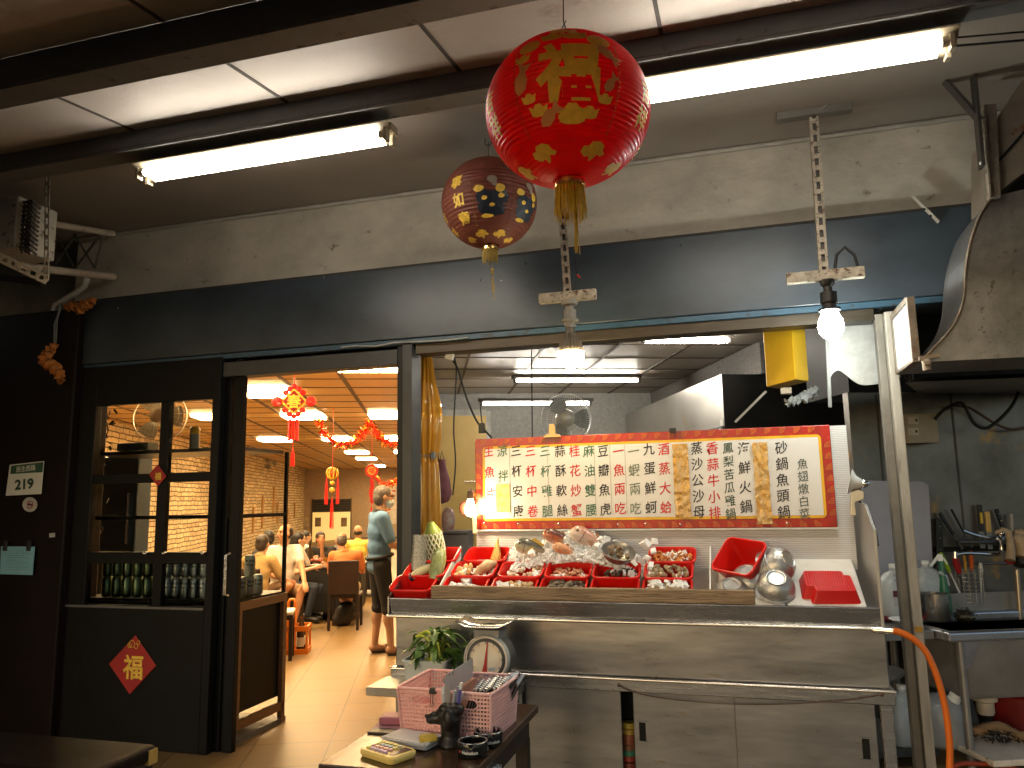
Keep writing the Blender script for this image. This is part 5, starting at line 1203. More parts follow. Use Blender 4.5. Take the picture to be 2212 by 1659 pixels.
FG = mat('silver gold fish skin', (.42,.36,.22), .22, metal=.35, dark=(.13,.13,.12), scale=9); FRD = mat('red fish skin', (.55,.13,.05), .25, metal=.1, dark=(.28,.05,.025), scale=16); FPK = mat('pale pink fish skin', (.62,.42,.33), .22, metal=.15, dark=(.45,.22,.15), scale=10)
FG = fishmat('silver gold fish', (.07,.07,.06), (.34,.30,.19), (.62,.56,.40), .05); FRD = fishmat('red fish', (.10,.03,.02), (.52,.12,.04), (.62,.36,.26), .05); FPK = fishmat('pale pink fish', (.45,.22,.15), (.60,.45,.36), (.70,.64,.58), .06)
FFN = mat('fin', (.40,.22,.12), .4)
fish('silver gold fish with a yellow fin poking from the ice at the left', 1150, 1186, .17, .062, -.25, FG, mat('yellow fin', (.65,.42,.05), .4), .25, .140)
fish('red fish with a dark back on top of the ice', 1212, 1168, .19, .055, -.42, FRD, FFN, .3, .165)
fish('large pale pink fish with a big eye on the ice', 1275, 1172, .22, .068, -.58, FPK, FFN, .35, .160)
fish('small red fish half buried lower in the ice', 1222, 1190, .13, .04, -.35, mat('orange fish skin', (.60,.22,.09), .25, dark=(.6,.36,.22), scale=14), FFN, .1, .14)
sb = thing('steel_bowl', 'small grey metal bowl of sea snails tilted on the ice', 'bowl', trayp(1335,1196,.15)); c = trayp(1335,1197,.15)
Tm = Matrix.Translation(c) @ Euler((.45,.28,0)).to_matrix().to_4x4()
MB().lathe([(.001,-.03),(.035,-.028),(.062,-.008),(.075,.018),(.078,.018),(.066,-.010),(.037,-.032),(.001,-.034)], 28, Tm).build('bowl', mat('worn aluminium', (.42,.40,.36), .35, metal=.8, var=.12, scale=30), sb, smooth=50)
sn = None; random.seed(8)
for i in range(12):
    q = Tm @ Vector((random.uniform(-.045,.045), random.uniform(-.04,.03), .014+random.uniform(0,.012)))
    if sn is None:
        b = MB(); P = [(.006*math.cos(2.2*t)*(1-t/8), .006*math.sin(2.2*t)*(1-t/8), -.01+.0035*t) for t in range(8)]; b.tube(P, [.011-.0012*t for t in range(8)], 8)
        sn = tag(b.build('sea_snail', mat('snail shell', (.30,.20,.11), .4, dark=(.06,.04,.025), scale=120), smooth=60), 'brown banded sea snail in the small metal bowl', 'sea snail', 'sea snails in the metal bowl'); sn.location = q; sn.rotation_euler = (i, i*2, 0)
    else: o = sn.copy(); COL.objects.link(o); o.location = q; o.rotation_euler = (i*1.3, i*2.1, i)
# vegetables at the left
X, s, R, c = TUBS['L3']
P = [c+R.to_3x3()@Vector(v) for v in ((-.005,-.02,.02),(-.008,.0,.10),(-.016,.02,.19),(-.024,.03,.235))]
ml = thing('winter_melon', 'green gourd in a white foam net standing in a left tub', 'gourd', P[0]); b = MB().tube(P, [.040,.046,.040,.016], 14); b.build('gourd', mat('light green gourd', (.22,.28,.04), .45, var=.2, scale=10, stretch=(3,3,1)), ml, smooth=60)
b = MB(); A_ = (P[2]-P[0]).normalized(); e1 = A_.orthogonal().normalized(); e2 = A_.cross(e1)
for k in range(14):
    for sg in (-1,1): b.tube([P[0]+A_*(.17*t/8)+(e1*math.cos(2*PI*k/14+sg*t*.22)+e2*math.sin(2*PI*k/14+sg*t*.22))*(.042+.007*math.sin(PI*t/8)) for t in range(9)], .0028, 5)
b.build('foam_net', mat('foam net', (.70,.68,.55), .7), ml, smooth=60)
q = c+R.to_3x3()@Vector((-.075,-.03,.10)); tag(loft([rrect(.085,.05,.015,z,3) for z in (-.085,-.08,.075,.085)], MB(), Matrix.Translation(q) @ Euler((-.1,.05,.1)).to_matrix().to_4x4(), True, True).build('tofu_pack', mat('speckled jelly pack', (.36,.35,.27), .2, var=.25, scale=120, trans=.15), smooth=40), 'translucent speckled pack standing beside the netted gourd', 'pack')
X, s, R, c = TUBS['L2']
b = MB(); P = [c+R.to_3x3()@Vector(v) for v in ((.055,-.055,.05),(.062,-.02,.085),(.068,.02,.13),(.074,.045,.155))]; b.tube(P, [.030,.036,.036,.022], 12)
tag(b.build('bagged_greens', mat('bagged green stalks', (.13,.17,.035), .25, dark=(.42,.44,.22), scale=20, stretch=(6,6,1), coat=.6), smooth=60), 'bundle of green stalks in a clear bag leaning on the divider', 'vegetables')
P = [c+R.to_3x3()@Vector(v) for v in ((-.06,-.055,.062),(-.03,-.04,.075),(.005,-.02,.085),(.04,0,.09))]
dk = thing('daikon', 'pale yellow daikon with a dark wrapped end in a left tub', 'vegetable', P[0]); MB().tube(P, [.016,.021,.022,.016], 12).build('root', mat('daikon skin', (.68,.60,.34), .4, var=.1), dk, smooth=60); MB().tube([P[0]+(P[0]-P[1])*.25, P[0]+(P[1]-P[0])*.2], [.017,.0205], 12).build('wrapped_end', mat('dark blue wrap', (.02,.02,.05), .3), dk, smooth=60)

# ------------------------------------------------------------------ bowls, basket
ALU = mat('dented aluminium', (.52,.51,.49), .42, metal=.85, var=.1, scale=14, bump=.35, bscale=30, rvar=.1, spots=.12, sscale=25, scol=(.35,.30,.25))
bowl = None
def bowl_at(M, lab):
    global bowl
    if bowl is None:
        bowl = tag(MB().lathe([(.001,.056),(.030,.056),(.033,.058),(.036,.061),(.0385,.061),(.040,.056),(.058,.045),(.070,.025),(.0765,.004),(.0795,.002),(.0795,0),(.075,0),(.068,.024),(.056,.042),(.038,.054),(.001,.055)], 40).build('aluminium_bowl', ALU, smooth=28), lab, 'bowl', 'upturned aluminium bowls'); bowl.matrix_basis = M
    else: o = bowl.copy(); COL.objects.link(o); o.matrix_basis = M; o['label'] = lab
def stack(base, axis, k, step, labs):
    for i in range(k): bowl_at(Matrix.Translation(Vector(base)+Vector(axis).normalized()*step*i) @ rotm((0,0,0), axis), labs[0] if i == 0 else labs[-1] if i == k-1 else labs[1])
c = tray(onY(1675,1290,YC+.07).x, .120, .050); stack(c, SN+Vector((.10,-.40,0)), 4, .0085, ('lowest bowl of the front pile next to the plank end', 'bowl inside the front pile, between its top and bottom', 'top bowl of the front pile next to the plank end'))
c = tray(onY(1618,1262,YC+.14).x, .185, .046); stack(c, SN+Vector((-.05,-.25,0)), 2, .0085, ('lower bowl under the tilted big red tub', 'bowl', 'upper bowl under the tilted big red tub'))
c = tray(onY(1582,1290,YC+.05).x, .105, .040); stack(c, SN+Vector((0,-.2,0)), 1, .008, ('single bowl mostly hidden behind the plank',))
c = tray(onY(1664,1262,YC+.16).x, .235, .085); stack(c, Vector((.74,-.50,.45)), 6, .0095, ('hindmost bowl of the stack lying on its side', 'bowl inside the stack lying on its side', 'foremost bowl of the stack lying on its side'))
rbk = None
MESHR = mat('red basket plastic', (.55,.008,.008), .35, var=.04)
for i, (px, sy, lab) in enumerate(((1785,.150,'upper upturned red mesh basket on the white board'),(1795,.130,'lower red mesh basket under the other one'))):
    c = tray(onY(px,1290,YC+.08).x, sy, .046)
    o = thing('mesh_basket', lab, 'basket', c, 'red mesh baskets', (SL,0,0)) if rbk is None else dup(rbk, c+SN*-.006+Vector((.012,-.01,0)), (SL,0,.06), lab)
    if rbk is None:
        b = MB(); loft([rrect(.185,.15,.012,0,3), rrect(.18,.145,.012,.006,3), rrect(.150,.115,.012,.05,3)], b, None, True, True); b.build('shell', MESHR, o, W=False, smooth=40)
        b = MB()
        for ix in range(15):
            for iy in range(11): x, y = -.065+.0093*ix, -.05+.0098*iy; b.box(x-.0028,y-.0028,.0495,x+.0028,y+.0028,.0515)
        b.build('mesh_top', mat('lighter red mesh', (.62,.03,.03), .2), o, W=False); rbk = o  # lighter red raised dots form the mesh pattern

# ------------------------------------------------------------------ menu board
YM_ = YBd-.03
P = [onY(x, y, YM_) for x, y in ((1021,948),(1791,919),(1811,1141),(1033,1142))]
mn = thing('menu_board', 'long menu board with handwritten dishes in red, green and black', 'menu board', (P[0]+P[2])/2)
x0 = (P[0].x+P[3].x)/2; x1m = (P[1].x+P[2].x)/2; zb_ = (P[2].z+P[3].z)/2; zt_m = (P[0].z+P[1].z)/2
print('menu', x1m-x0, zt_m-zb_)
RB = mat('red border print', (.40,.010,.005), .25, var=.15, scale=20)
MB().box(x0, YM_, zb_, x1m, YM_+.012, zt_m).build('border', RB, mn, bevel=.003)
MB().box(x0-.004,YM_+.002,zb_-.008,x1m+.004,YM_+.014,zb_-.0005).build('bottom_rail', WHITEP, mn)
bw = .052
b = MB()
def rring(b, x0, z0, x1, z1, w, y, r=.02):
    o_ = rrect(x1-x0, z1-z0, r, 0); i_ = rrect(x1-x0-2*w, z1-z0-2*w, max(r-w,.002), 0); cx_, cz_ = (x0+x1)/2, (z0+z1)/2; n = len(o_)
    b.add([(cx_+v[0],y,cz_+v[1]) for v in o_]+[(cx_+v[0],y,cz_+v[1]) for v in i_], [(j,(j+1)%n,n+(j+1)%n,n+j) for j in range(n)])
rring(b, x0+bw-.012, zb_+bw-.012, x1m-bw+.012, zt_m-bw+.012, .012, YM_-.0015); b.build('yellow_line', mat('yellow print', (.80,.42,.01), .3), mn)
b = MB(); 
k = int((x1m-x0)/.062)
for i in range(k):
    for zc_, sg in ((zb_+.003,1),(zt_m-.003,-1)):
        xc = x0+.03+i*(x1m-x0-.06)/k
        for r_, kk in ((.028,0),(.017,1)):
            vs = [(xc, YM_-.0008-.0003*kk, zc_)]+[(xc+r_*1.05*math.cos(a*PI/2/8), YM_-.0008-.0003*kk, zc_+sg*r_*math.sin(a*PI/2/8)) for a in range(9)]; b.add(vs, [(0,j+1,j+2) for j in range(8)])
for i in range(7):
    for xc, sg in ((x0+.003,1),(x1m-.003,-1)):
        zc_ = zb_+.05+i*(zt_m-zb_-.1)/7; vs = [(xc, YM_-.0008, zc_)]+[(xc+sg*.028*math.sin(a*PI/2/8), YM_-.0008, zc_+.03*math.cos(a*PI/2/8)) for a in range(9)]; b.add(vs, [(0,j+1,j+2) for j in range(8)])
b.build('scallop_print', mat('orange scallop print', (.48,.085,.010), .3, dark=(.25,.02,.005), scale=40), mn)
LAM = mat('laminated white panel', (.60,.59,.575), .16, var=.03, scale=2, stretch=(1,1,3), rvar=.06)
MB().box(x0+bw, YM_-.002, zb_+bw, x1m-bw, YM_-.0005, zt_m-bw).build('panel', LAM, mn)
cols = [(1058,'生魚片',REDI,962,1068),(1087,'涼拌',GREENP,962,1030),(1117,'三杯安康',BLKI,962,1106),(1148,'三杯中卷',REDI,962,1106),(1180,'三杯雞腿',GREENP,962,1106),(1212,'蒜酥軟絲',BLKI,962,1104),(1243,'桂花炒蟹',REDI,962,1104),(1274,'麻油雙腰',GREENP,962,1104),
 (1305,'豆瓣魚虎',BLKI,962,1102),(1338,'一魚兩吃',REDI,962,1100),(1371,'一蝦兩吃',mat('grey green ink',(.16,.20,.13),.6),962,1100),(1404,'九蛋鮮蚵',BLKI,958,1098),(1436,'酒蒸大蛤',REDI,958,1098),(1507,'蒸沙公沙母',BLKI,956,1108),(1541,'香蒜牛小排',REDI,956,1110),(1575,'鳳梨苦瓜雞鍋',mat('dark green ink',(.03,.075,.05),.6),956,1112),
 (1609,'海鮮火鍋',BLKI,956,1096),(1690,'砂鍋魚頭鍋',BLKI,955,1108),(1736,'魚翅燉白菜',mat('grey ink',(.07,.10,.085),.6),990,1112)]
ink = {}
random.seed(4)
for px, txt, mm, ya, yb__ in cols:
    n = len(txt)
    for i, ch in enumerate(txt):
        py = ya+12+(yb__-ya-14)*i/(n-1)
        c = onY(px-3+6*(py-ya)/150, py, YM_-.003); vs, fs = glyphs(ch, .008); s = (.060 if txt[0] != '魚' else .050) if n < 6 else .052
        r_ = random.uniform(-.05,.05); sh = -.08; bb = ink.setdefault(mm.name, (MB(), mm))[0]
        bb.add([(c.x+(v[0]*math.cos(r_)-v[1]*math.sin(r_))*s*.92, YM_-.003, c.z+(v[1]+v[0]*.12)*s) for v in vs], fs)
for bb, mm in ink.values(): bb.build('lettering', mm, mn)
AMBT = mat('crinkled amber film', (.62,.30,.03), .12, dark=(.46,.33,.16), scale=18, stretch=(3,1,1), bump=1, bscale=40, coat=.6)
for pxa, pxb_, pya, pyb in ((1456,1490,958,1118),(1630,1662,955,1132)):
    a, e_ = onY(pxa, pyb, YM_-.006), onY(pxb_, pya, YM_-.006); b = MB(); a.x = onY(pxa,1040,YM_).x; e_.x = onY(pxb_,1040,YM_).x; nx, ny = 6, 26; vs = []
    for i in range(nx+1):
        for j in range(ny+1): vs.append((a.x+(e_.x-a.x)*i/nx+random.uniform(-.002,.002), YM_-.006-random.uniform(0,.006), a.z+(e_.z-a.z)*j/ny))
    b.add(vs, [(i*(ny+1)+j,(i+1)*(ny+1)+j,(i+1)*(ny+1)+j+1,i*(ny+1)+j+1) for i in range(nx) for j in range(ny)])
    b.build('taped_strip', AMBT, mn, smooth=20)
a, e_ = onY(1072,1106,YM_-.004), onY(1101,1046,YM_-.004); a.x = onY(1072,1075,YM_).x; MB().box(a.x,YM_-.006,a.z,e_.x,YM_-.0035,e_.z).build('taped_patch', mat('orange patch', (.72,.35,.02), .25, dark=(.6,.45,.2), scale=22, coat=.5), mn)
b = MB(); 
for px in (1103,1186,1288,1322,1355,1663): 
    a, e_ = onY(px,1112,YM_-.003), onY(px,960,YM_-.003); b.box(a.x-.0012,YM_-.0034,a.z,a.x+.0012,YM_-.0022,e_.z)
b.build('tape_edge', mat('tape edge', (.42,.41,.38), .2), mn)
b = MB(); c = onY(1193,940,YM_-.01); b.prism([(-.045,-.012),(.045,-.012),(.04,.0),(.018,.006),(.015,.05),(0,.056),(-.015,.05),(-.018,.006),(-.04,0)], -.006,.006, frame(c, XX, UP)); b.build('bulldog_clip', mat('brassy clip', (.45,.32,.16), .3, metal=.8), mn, bevel=.002)
b = MB(); c = onY(1453,930,YM_-.008); b.cbox(c, (.03,.018,.02)); b.tube([c+Vector((-.008,-.012,-.01)),c+Vector((-.01,-.014,-.035)),c+Vector((.01,-.014,-.035)),c+Vector((.008,-.012,-.01))], .0015, 5); b.build('binder_clip', BLACK, mn)
b = MB()
for px, py in ((1045,1130),(1120,1131),(1207,1131),(1335,1133),(1394,1131),(1470,1133),(1700,1130)): b.ell(onY(px,py,YM_-.001), (.005,.003,.005), n=8, k=5)
b.build('screw', CHROME, mn, smooth=60)
# clip lamps
LB = emis('clip bulb glow', (1,.80,.48), 70)
c = onY(1016,1098,YM_-.10); cl = thing('clip_lamp', 'glowing bare bulb clamped at the left edge of the menu board', 'lamp', c)
MB().lathe([(.012,.045),(.016,.03),(.025,.005),(.0265,-.012),(.022,-.028),(.012,-.037),(.001,-.039)], 22, Matrix.Translation(c)).build('bulb', LB, cl, smooth=180)
MB().lathe([(.001,.085),(.014,.083),(.017,.05),(.013,.042)], 16, Matrix.Translation(c)).build('socket', mat('brown lamp socket', (.14,.08,.05), .4), cl, smooth=40)
MB().tube([c+Vector((0,0,.08)), c+Vector((-.01,.03,.09)), c+Vector((-.005,.09,.06))], .006, 8).prism([(-.008,-.09),(.010,-.09),(.012,.0),(-.010,.0)], -.004,.004, frame(c+Vector((.004,.05,-.03)), XX, UP)).build('clamp', CHROME, cl, smooth=40)
MB().ell(c+Vector((-.05,.06,.0)), (.03,.02,.035), n=12, k=8).build('shade_back', mat('brown red shade', (.22,.05,.03), .4), cl, smooth=180)
c = onY(1836,1040,YM_-.05); wl_ = thing('clip_lamp', 'white clip lamp seen edge on at the right edge of the board', 'lamp', c)
MB().lathe([(.012,.05),(.02,.045),(.03,.02),(.055,.0),(.057,-.002),(.053,-.002),(.028,.016),(.001,.03)], 24, Matrix.Translation(c) @ rotm((0,0,0), (.92,-.1,-.25))).build('shade', mat('glossy white', (.78,.78,.75), .25), wl_, smooth=40)
MB().ell(c+Vector((.055,0,-.01)), (.022,.02,.018), n=12, k=8).build('switch', CHROME, wl_, smooth=180)
MB().prism([(-.01,-.09),(.014,-.09),(.012,-.035),(.05,-.02),(.052,.012),(.03,.022),(.0,.012)], -.006,.006, frame(c+Vector((.0,0,-.055)), XX, UP)).build('clamp', mat('steel clamp', (.5,.47,.4), .3, metal=.9), wl_, bevel=.003)
MB().tube(cr([tuple(onY(x,y,YM_-.03)) for x,y in ((1846,1070),(1862,1090),(1878,1110),(1890,1140),(1897,1180))]), .004, 6).build('cord', RUBBER, wl_, smooth=60)
tag(MB().tube([onY(1886,1362,YC-.012)+Vector((0,0,.003)), onY(1935,1364,YC-.03)], .012, 10).build('spout', BR, smooth=40), 'short bright metal drain spout at the right end of the counter', 'spout')
OR_ = mat('orange hose rubber', (.62,.13,.008), .4, var=.05)
HP = [(1930,1362),(1950,1368),(1975,1382),(1998,1405),(2016,1440),(2030,1480),(2042,1530),(2049,1580),(2052,1630),(2050,1680)]
tag(MB().tube([onY(x,y,YC-.05) for x,y in cr(HP)], .012, 10).build('hose', OR_, smooth=60), 'orange hose curving down from the counter drain', 'hose')
wr = [(1337,1480),(1360,1492),(1420,1506),(1500,1515),(1590,1521),(1680,1521),(1780,1516),(1850,1510),(1905,1500)]
tag(MB().tube([onY(x,y,YC-.018) for x,y in cr(wr)], .0028, 6).ell(onY(1905,1500,YC-.015),(.008,.006,.008)).ell(onY(1337,1480,YC-.015),(.007,.006,.007)).build('wire', mat('brown wire', (.10,.06,.04), .5), smooth=60), 'brown wire sagging along the lower edge of the counter', 'wire')
st = thing('cup_stack', 'stack of colourful caps seen in the dark gap between cabinet doors', 'caps', onY(1358,1600,YC+.12))
for i, (col_, y) in enumerate((((.6,.42,.05),1565),((.55,.35,.05),1578),((.35,.10,.05),1590),((.30,.08,.04),1600),((.25,.10,.04),1612),((.05,.22,.12),1624),((.4,.05,.03),1636),((.3,.06,.03),1650))):
    c = onY(1359,y,YC+.10); MB().lathe([(.001,.010),(.028,.010),(.030,-.010),(.001,-.010)], 16, Matrix.Translation(c)).build('cap', mat('cap colour %d' % i, col_, .4), st, smooth=40)
# ================================================================== SHELF, SCALE, GREENS
ZS = .575
sa, sb_ = onZ(790,1484,ZS), onZ(1141,1466,ZS)
sh = thing('wall_shelf', 'small stainless shelf on white brackets fixed to the counter front', 'shelf', ((sa.x+sb_.x)/2, YC-.12, ZS))
MB().box(sa.x, sa.y, ZS-.035, sb_.x, YC-.014, ZS).build('board', mat('dull shelf steel', (.30,.28,.25), .38, metal=.8, var=.1, scale=6), sh, bevel=.003)
WB = mat('chipped white bracket', (.60,.58,.54), .5, spots=.3, sscale=30, scol=(.12,.08,.06))
for x in (sb_.x-.03, sa.x+.13):
    b = MB(); b.box(x-.018, YC-.019, ZS-.20, x+.018, YC-.0145, ZS-.036); b.bar((x,YC-.02,ZS-.13),(x,YC-.18,ZS-.045), .012, .010); b.box(x-.015, YC-.20, ZS-.045, x+.015, YC-.02, ZS-.0365)
    b.build('bracket', WB, sh)
    b = MB(); 
    for z in (.08,.11,.15,.18): b.ell((x,YC-.0195,ZS-z),(.006,.002,.006),n=8,k=5)
    b.build('hole', BLACK, sh)
c = onY(1050,1424,3.03); ZD = c.z; r_ = .092
sc_ = thing('spring_scale', 'round dial spring scale with a steel tray on the shelf', 'scale', (c.x, 3.08, ZS))
MB().lathe([(r_*.75,.10),(r_*1.02,.09),(r_*1.04,.0),(r_,-.004)], 44, frame((c.x,3.03,ZD), XX, UP) @ Matrix.Translation((0,0,-.09)) if False else Matrix.Translation((c.x,3.03,ZD)) @ Matrix.Rotation(PI/2,4,'X') @ Matrix.Translation((0,0,-.094))).build('case', mat('scale case', (.10,.10,.095), .4), sc_, smooth=50)
F_ = frame((c.x,3.03,ZD), XX, UP)
MB().lathe([(r_*.93,.002),(r_*.955,.009),(r_*.99,.009),(r_*1.03,.0),(r_*1.03,-.02)], 44, F_).build('rim', mat('silver rim paint', (.72,.70,.64), .3, metal=.2), sc_, smooth=50)
MB().lathe([(.0005,.001),(r_*.94,.001)], 44, F_).build('dial', mat('aged dial', (.82,.74,.58), .5, var=.04), sc_)
b = MB()
for i in range(60):
    a = 2*PI*i/60; l = .10 if i % 5 == 0 else .05; p = Vector((math.cos(a)*r_*.80, math.sin(a)*r_*.80, .002)); q = Vector((math.cos(a)*r_*(.80-l), math.sin(a)*r_*(.80-l), .002)); b.bar(F_@p, F_@q, .0009 if i % 5 else .0018, .0004, YY)
b.tube([F_@Vector((math.cos(i*PI/30)*r_*.62, math.sin(i*PI/30)*r_*.62, .0018)) for i in range(60)], .0005, 4, closed=True)
b.build('tick_marks', mat('faded red ink', (.66,.42,.34), .6), sc_)
for i in range(12):
    a = PI/2-2*PI*i/12; vs, fs = glyphs(str(i), .01); b = MB(); b.add([F_@Vector((math.cos(a)*r_*.70+v[0]*.017, math.sin(a)*r_*.70+v[1]*.014, .002)) for v in vs], fs); b.build('numeral', mat('dial ink', (.06,.05,.05), .6), sc_)
MB().prism([(-.012,-.055),(.012,-.055),(.006,-.02),(.0016,.07),(-.0016,.07),(-.006,-.02)], .003, .0042, F_ @ Matrix.Rotation(-.12,4,'Z')).build('needle', mat('red needle', (.55,.03,.03), .4), sc_)
MB().prism([(-.014,-.066),(.014,-.066),(.012,-.05),(-.012,-.05)], .0044, .005, F_).build('maker_patch', mat('blue patch', (.10,.22,.42), .5), sc_); MB().prism([(.012,-.045),(.038,-.04),(.037,-.028),(.011,-.033)], .0044,.005, F_).build('paper_sticker', mat('pale blue label', (.5,.56,.6), .5), sc_)
zt__ = onY(1047,1354,3.03).z
b = MB(); b.box(c.x-.055, 3.035, ZD+.06, c.x+.055, 3.15, ZD+.112); b.box(c.x-.07,3.04,ZS,c.x+.07,3.16,ZS+.02); b.box(c.x-.05,3.05,ZS+.02,c.x+.05,3.14,ZD-.04); b.build('body', mat('grey enamel', (.30,.29,.27), .45), sc_, bevel=.006)
MB().box(c.x-.04,3.06,ZD+.112,c.x+.03,3.12,ZD+.128).box(c.x-.018,3.075,ZD+.128,c.x+.012,3.105,zt__).build('neck', BLACK, sc_)
b = MB(); w = .115; vs = []; n = 10
for i in range(n+1):
    x = -w+2*w*i/n
    for y in (-.085,.085): vs.append((c.x-.01+x, 3.09+y*(1-.25*max(0,abs(x)/w-.6)), zt__+.002+.03*max(0,(abs(x)/w-.55))**1.3*2))
b.add(vs, [(2*i,2*i+2,2*i+3,2*i+1) for i in range(n)]); o = b.build('pan', mat('steel pan', (.62,.6,.56), .25, metal=.95), sc_, smooth=180); m_ = o.modifiers.new('thick','SOLIDIFY'); m_.thickness = .004
# translucent box of greens
FR = mat('frosted plastic', (.80,.86,.84), .3, trans=.3, ior=1.15, var=.02)
def box_open(w, l, h, t, r, taper=.9):
    b = MB(); loft([rrect(w*taper,l*taper,r,0,4), rrect(w,l,r,h,4), rrect(w+.012,l+.012,r,h,4), rrect(w+.012,l+.012,r,h+.006,4), rrect(w-2*t,l-2*t,r*.8,h+.006,4), rrect(w*taper-2*t,l*taper-2*t,r*.8,t,4)], b, None, True, True); return b
p = onZ(905,1478,ZS); gb = thing('plastic_box', 'frosted plastic box of leafy greens standing on the shelf', 'box', (onY(920,1450,3.10).x, 3.145, ZS+.001), None, (0,0,.06))
box_open(.19,.155,.108,.003,.02).build('box', FR, gb, W=False, smooth=40)
gx, gy = gb.location.x, gb.location.y
random.seed(17); lf = MB(); stm = MB(); stm2 = MB()
gr = thing('leafy_greens', 'bunch of leafy green vegetable stalks in the frosted box', 'vegetable', (gx, gy, ZS+.02))
def leaf(b, p, d, L, w, bend):
    d = Vector(d).normalized(); sd = d.cross(Vector((random.uniform(-.5,.5),random.uniform(-.5,.5),1))).normalized(); up = sd.cross(d); vs = []
    for i in range(6):
        t = i/5; ww = w*math.sin(PI*min(1,t*.9+.06))**.8; c_ = p+d*L*t-Vector((0,0,bend*t*t*L))
        vs += [c_-sd*ww+up*ww*.35, c_, c_+sd*ww+up*ww*.35]
    b.add(vs, [(3*i+k,3*i+k+1,3*i+k+4,3*i+k+3) for i in range(5) for k in (0,1)])
for i in range(44):
    x0 = gx+random.uniform(-.0,.07); y0 = gy+random.uniform(-.05,.05)
    a = random.uniform(0,2*PI); rr_ = random.uniform(.02,.11); tip = Vector((gx+.03+math.cos(a)*rr_*.95, gy+math.sin(a)*rr_*.6, ZS+random.uniform(.13,.235)))
    P = [Vector((x0-.03,y0,ZS+.015)), Vector((x0,y0,ZS+.09)), (Vector((x0,y0,ZS+.13))+tip)/2+Vector((0,0,.03)), tip]
    if i % 2 == 0: (stm if i % 4 else stm2).tube(cr([tuple(v) for v in P],4), .0028, 6)
    for _ in range(2):
        d = Vector((math.cos(a+random.uniform(-.9,.9)), math.sin(a+random.uniform(-.9,.9))*.7, random.uniform(-.5,.6))); leaf(lf, tip+Vector((random.uniform(-.02,.02),random.uniform(-.02,.02),random.uniform(-.03,.01))), d, random.uniform(.05,.085), random.uniform(.010,.017), random.uniform(.2,.8))
for k in (0,1):
    P = [(gx+.01+.035*k,gy-.05,ZS+.06),(gx+.03+.035*k,gy-.055,ZS+.13),(gx+.02+.03*k,gy-.05,ZS+.185),(gx-.02+.02*k,gy-.03,ZS+.205+.02*k),(gx-.055,gy-.02,ZS+.20)]
    stm2.tube(cr(P,5), .0055, 8)
for i in range(18): x = gx+random.uniform(-.04,.07); stm2.tube([(x-.03,gy+random.uniform(-.06,-.02),ZS+.012),(x+.0,gy-.05,ZS+.06),(x+.02,gy-.04,ZS+.12)], .0035, 5)
LF = mat('dark green leaf', (.13,.24,.04), .4, var=.25, scale=30, dark=(.03,.07,.012)); o = lf.build('leaf', LF, gr, smooth=180); stm.build('stem', mat('green stem', (.16,.24,.03), .4), gr, smooth=60); stm2.build('stem', mat('pale yellow green stem', (.55,.60,.08), .4, var=.1), gr, smooth=60)
# ================================================================== TABLE
ZB = .58
pl, p1_, p2_ = onZ(687,1650,ZB), onZ(1116,1565,ZB), onZ(1041,1659,ZB)
xr_ = (p1_.x+p2_.x)/2; yf = pl.y; yb = 2.93; print('table', pl, p1_, p2_)
TBL = mat('dark varnished table top', (.055,.026,.012), .22, var=.2, scale=3, stretch=(8,1,1), spots=.15, sscale=6, scol=(.10,.055,.03), rvar=.12)
tb = thing('table', 'low dark wooden table with baskets in front of the shelf', 'table', ((pl.x+xr_)/2, (yf+yb)/2, 0))
MB().box(pl.x, yf, ZB-.028, xr_, yb, ZB).build('top', TBL, tb, bevel=.004)
MB().box(pl.x+.03, yf+.03, ZB-.11, xr_-.03, yb-.03, ZB-.029).build('apron', mat('dark table wood', (.02,.011,.007), .4), tb)
for x in (pl.x+.05, xr_-.05):
    for y in (yf+.05, yb-.05): MB().box(x-.022,y-.022,0,x+.022,y+.022,ZB-.111).build('leg', MATS['dark table wood'], tb)
PINK = mat('pink basket plastic', (.84,.46,.42), .42, var=.04); PINK2 = mat('paler pink basket plastic', (.82,.49,.47), .42, var=.04)
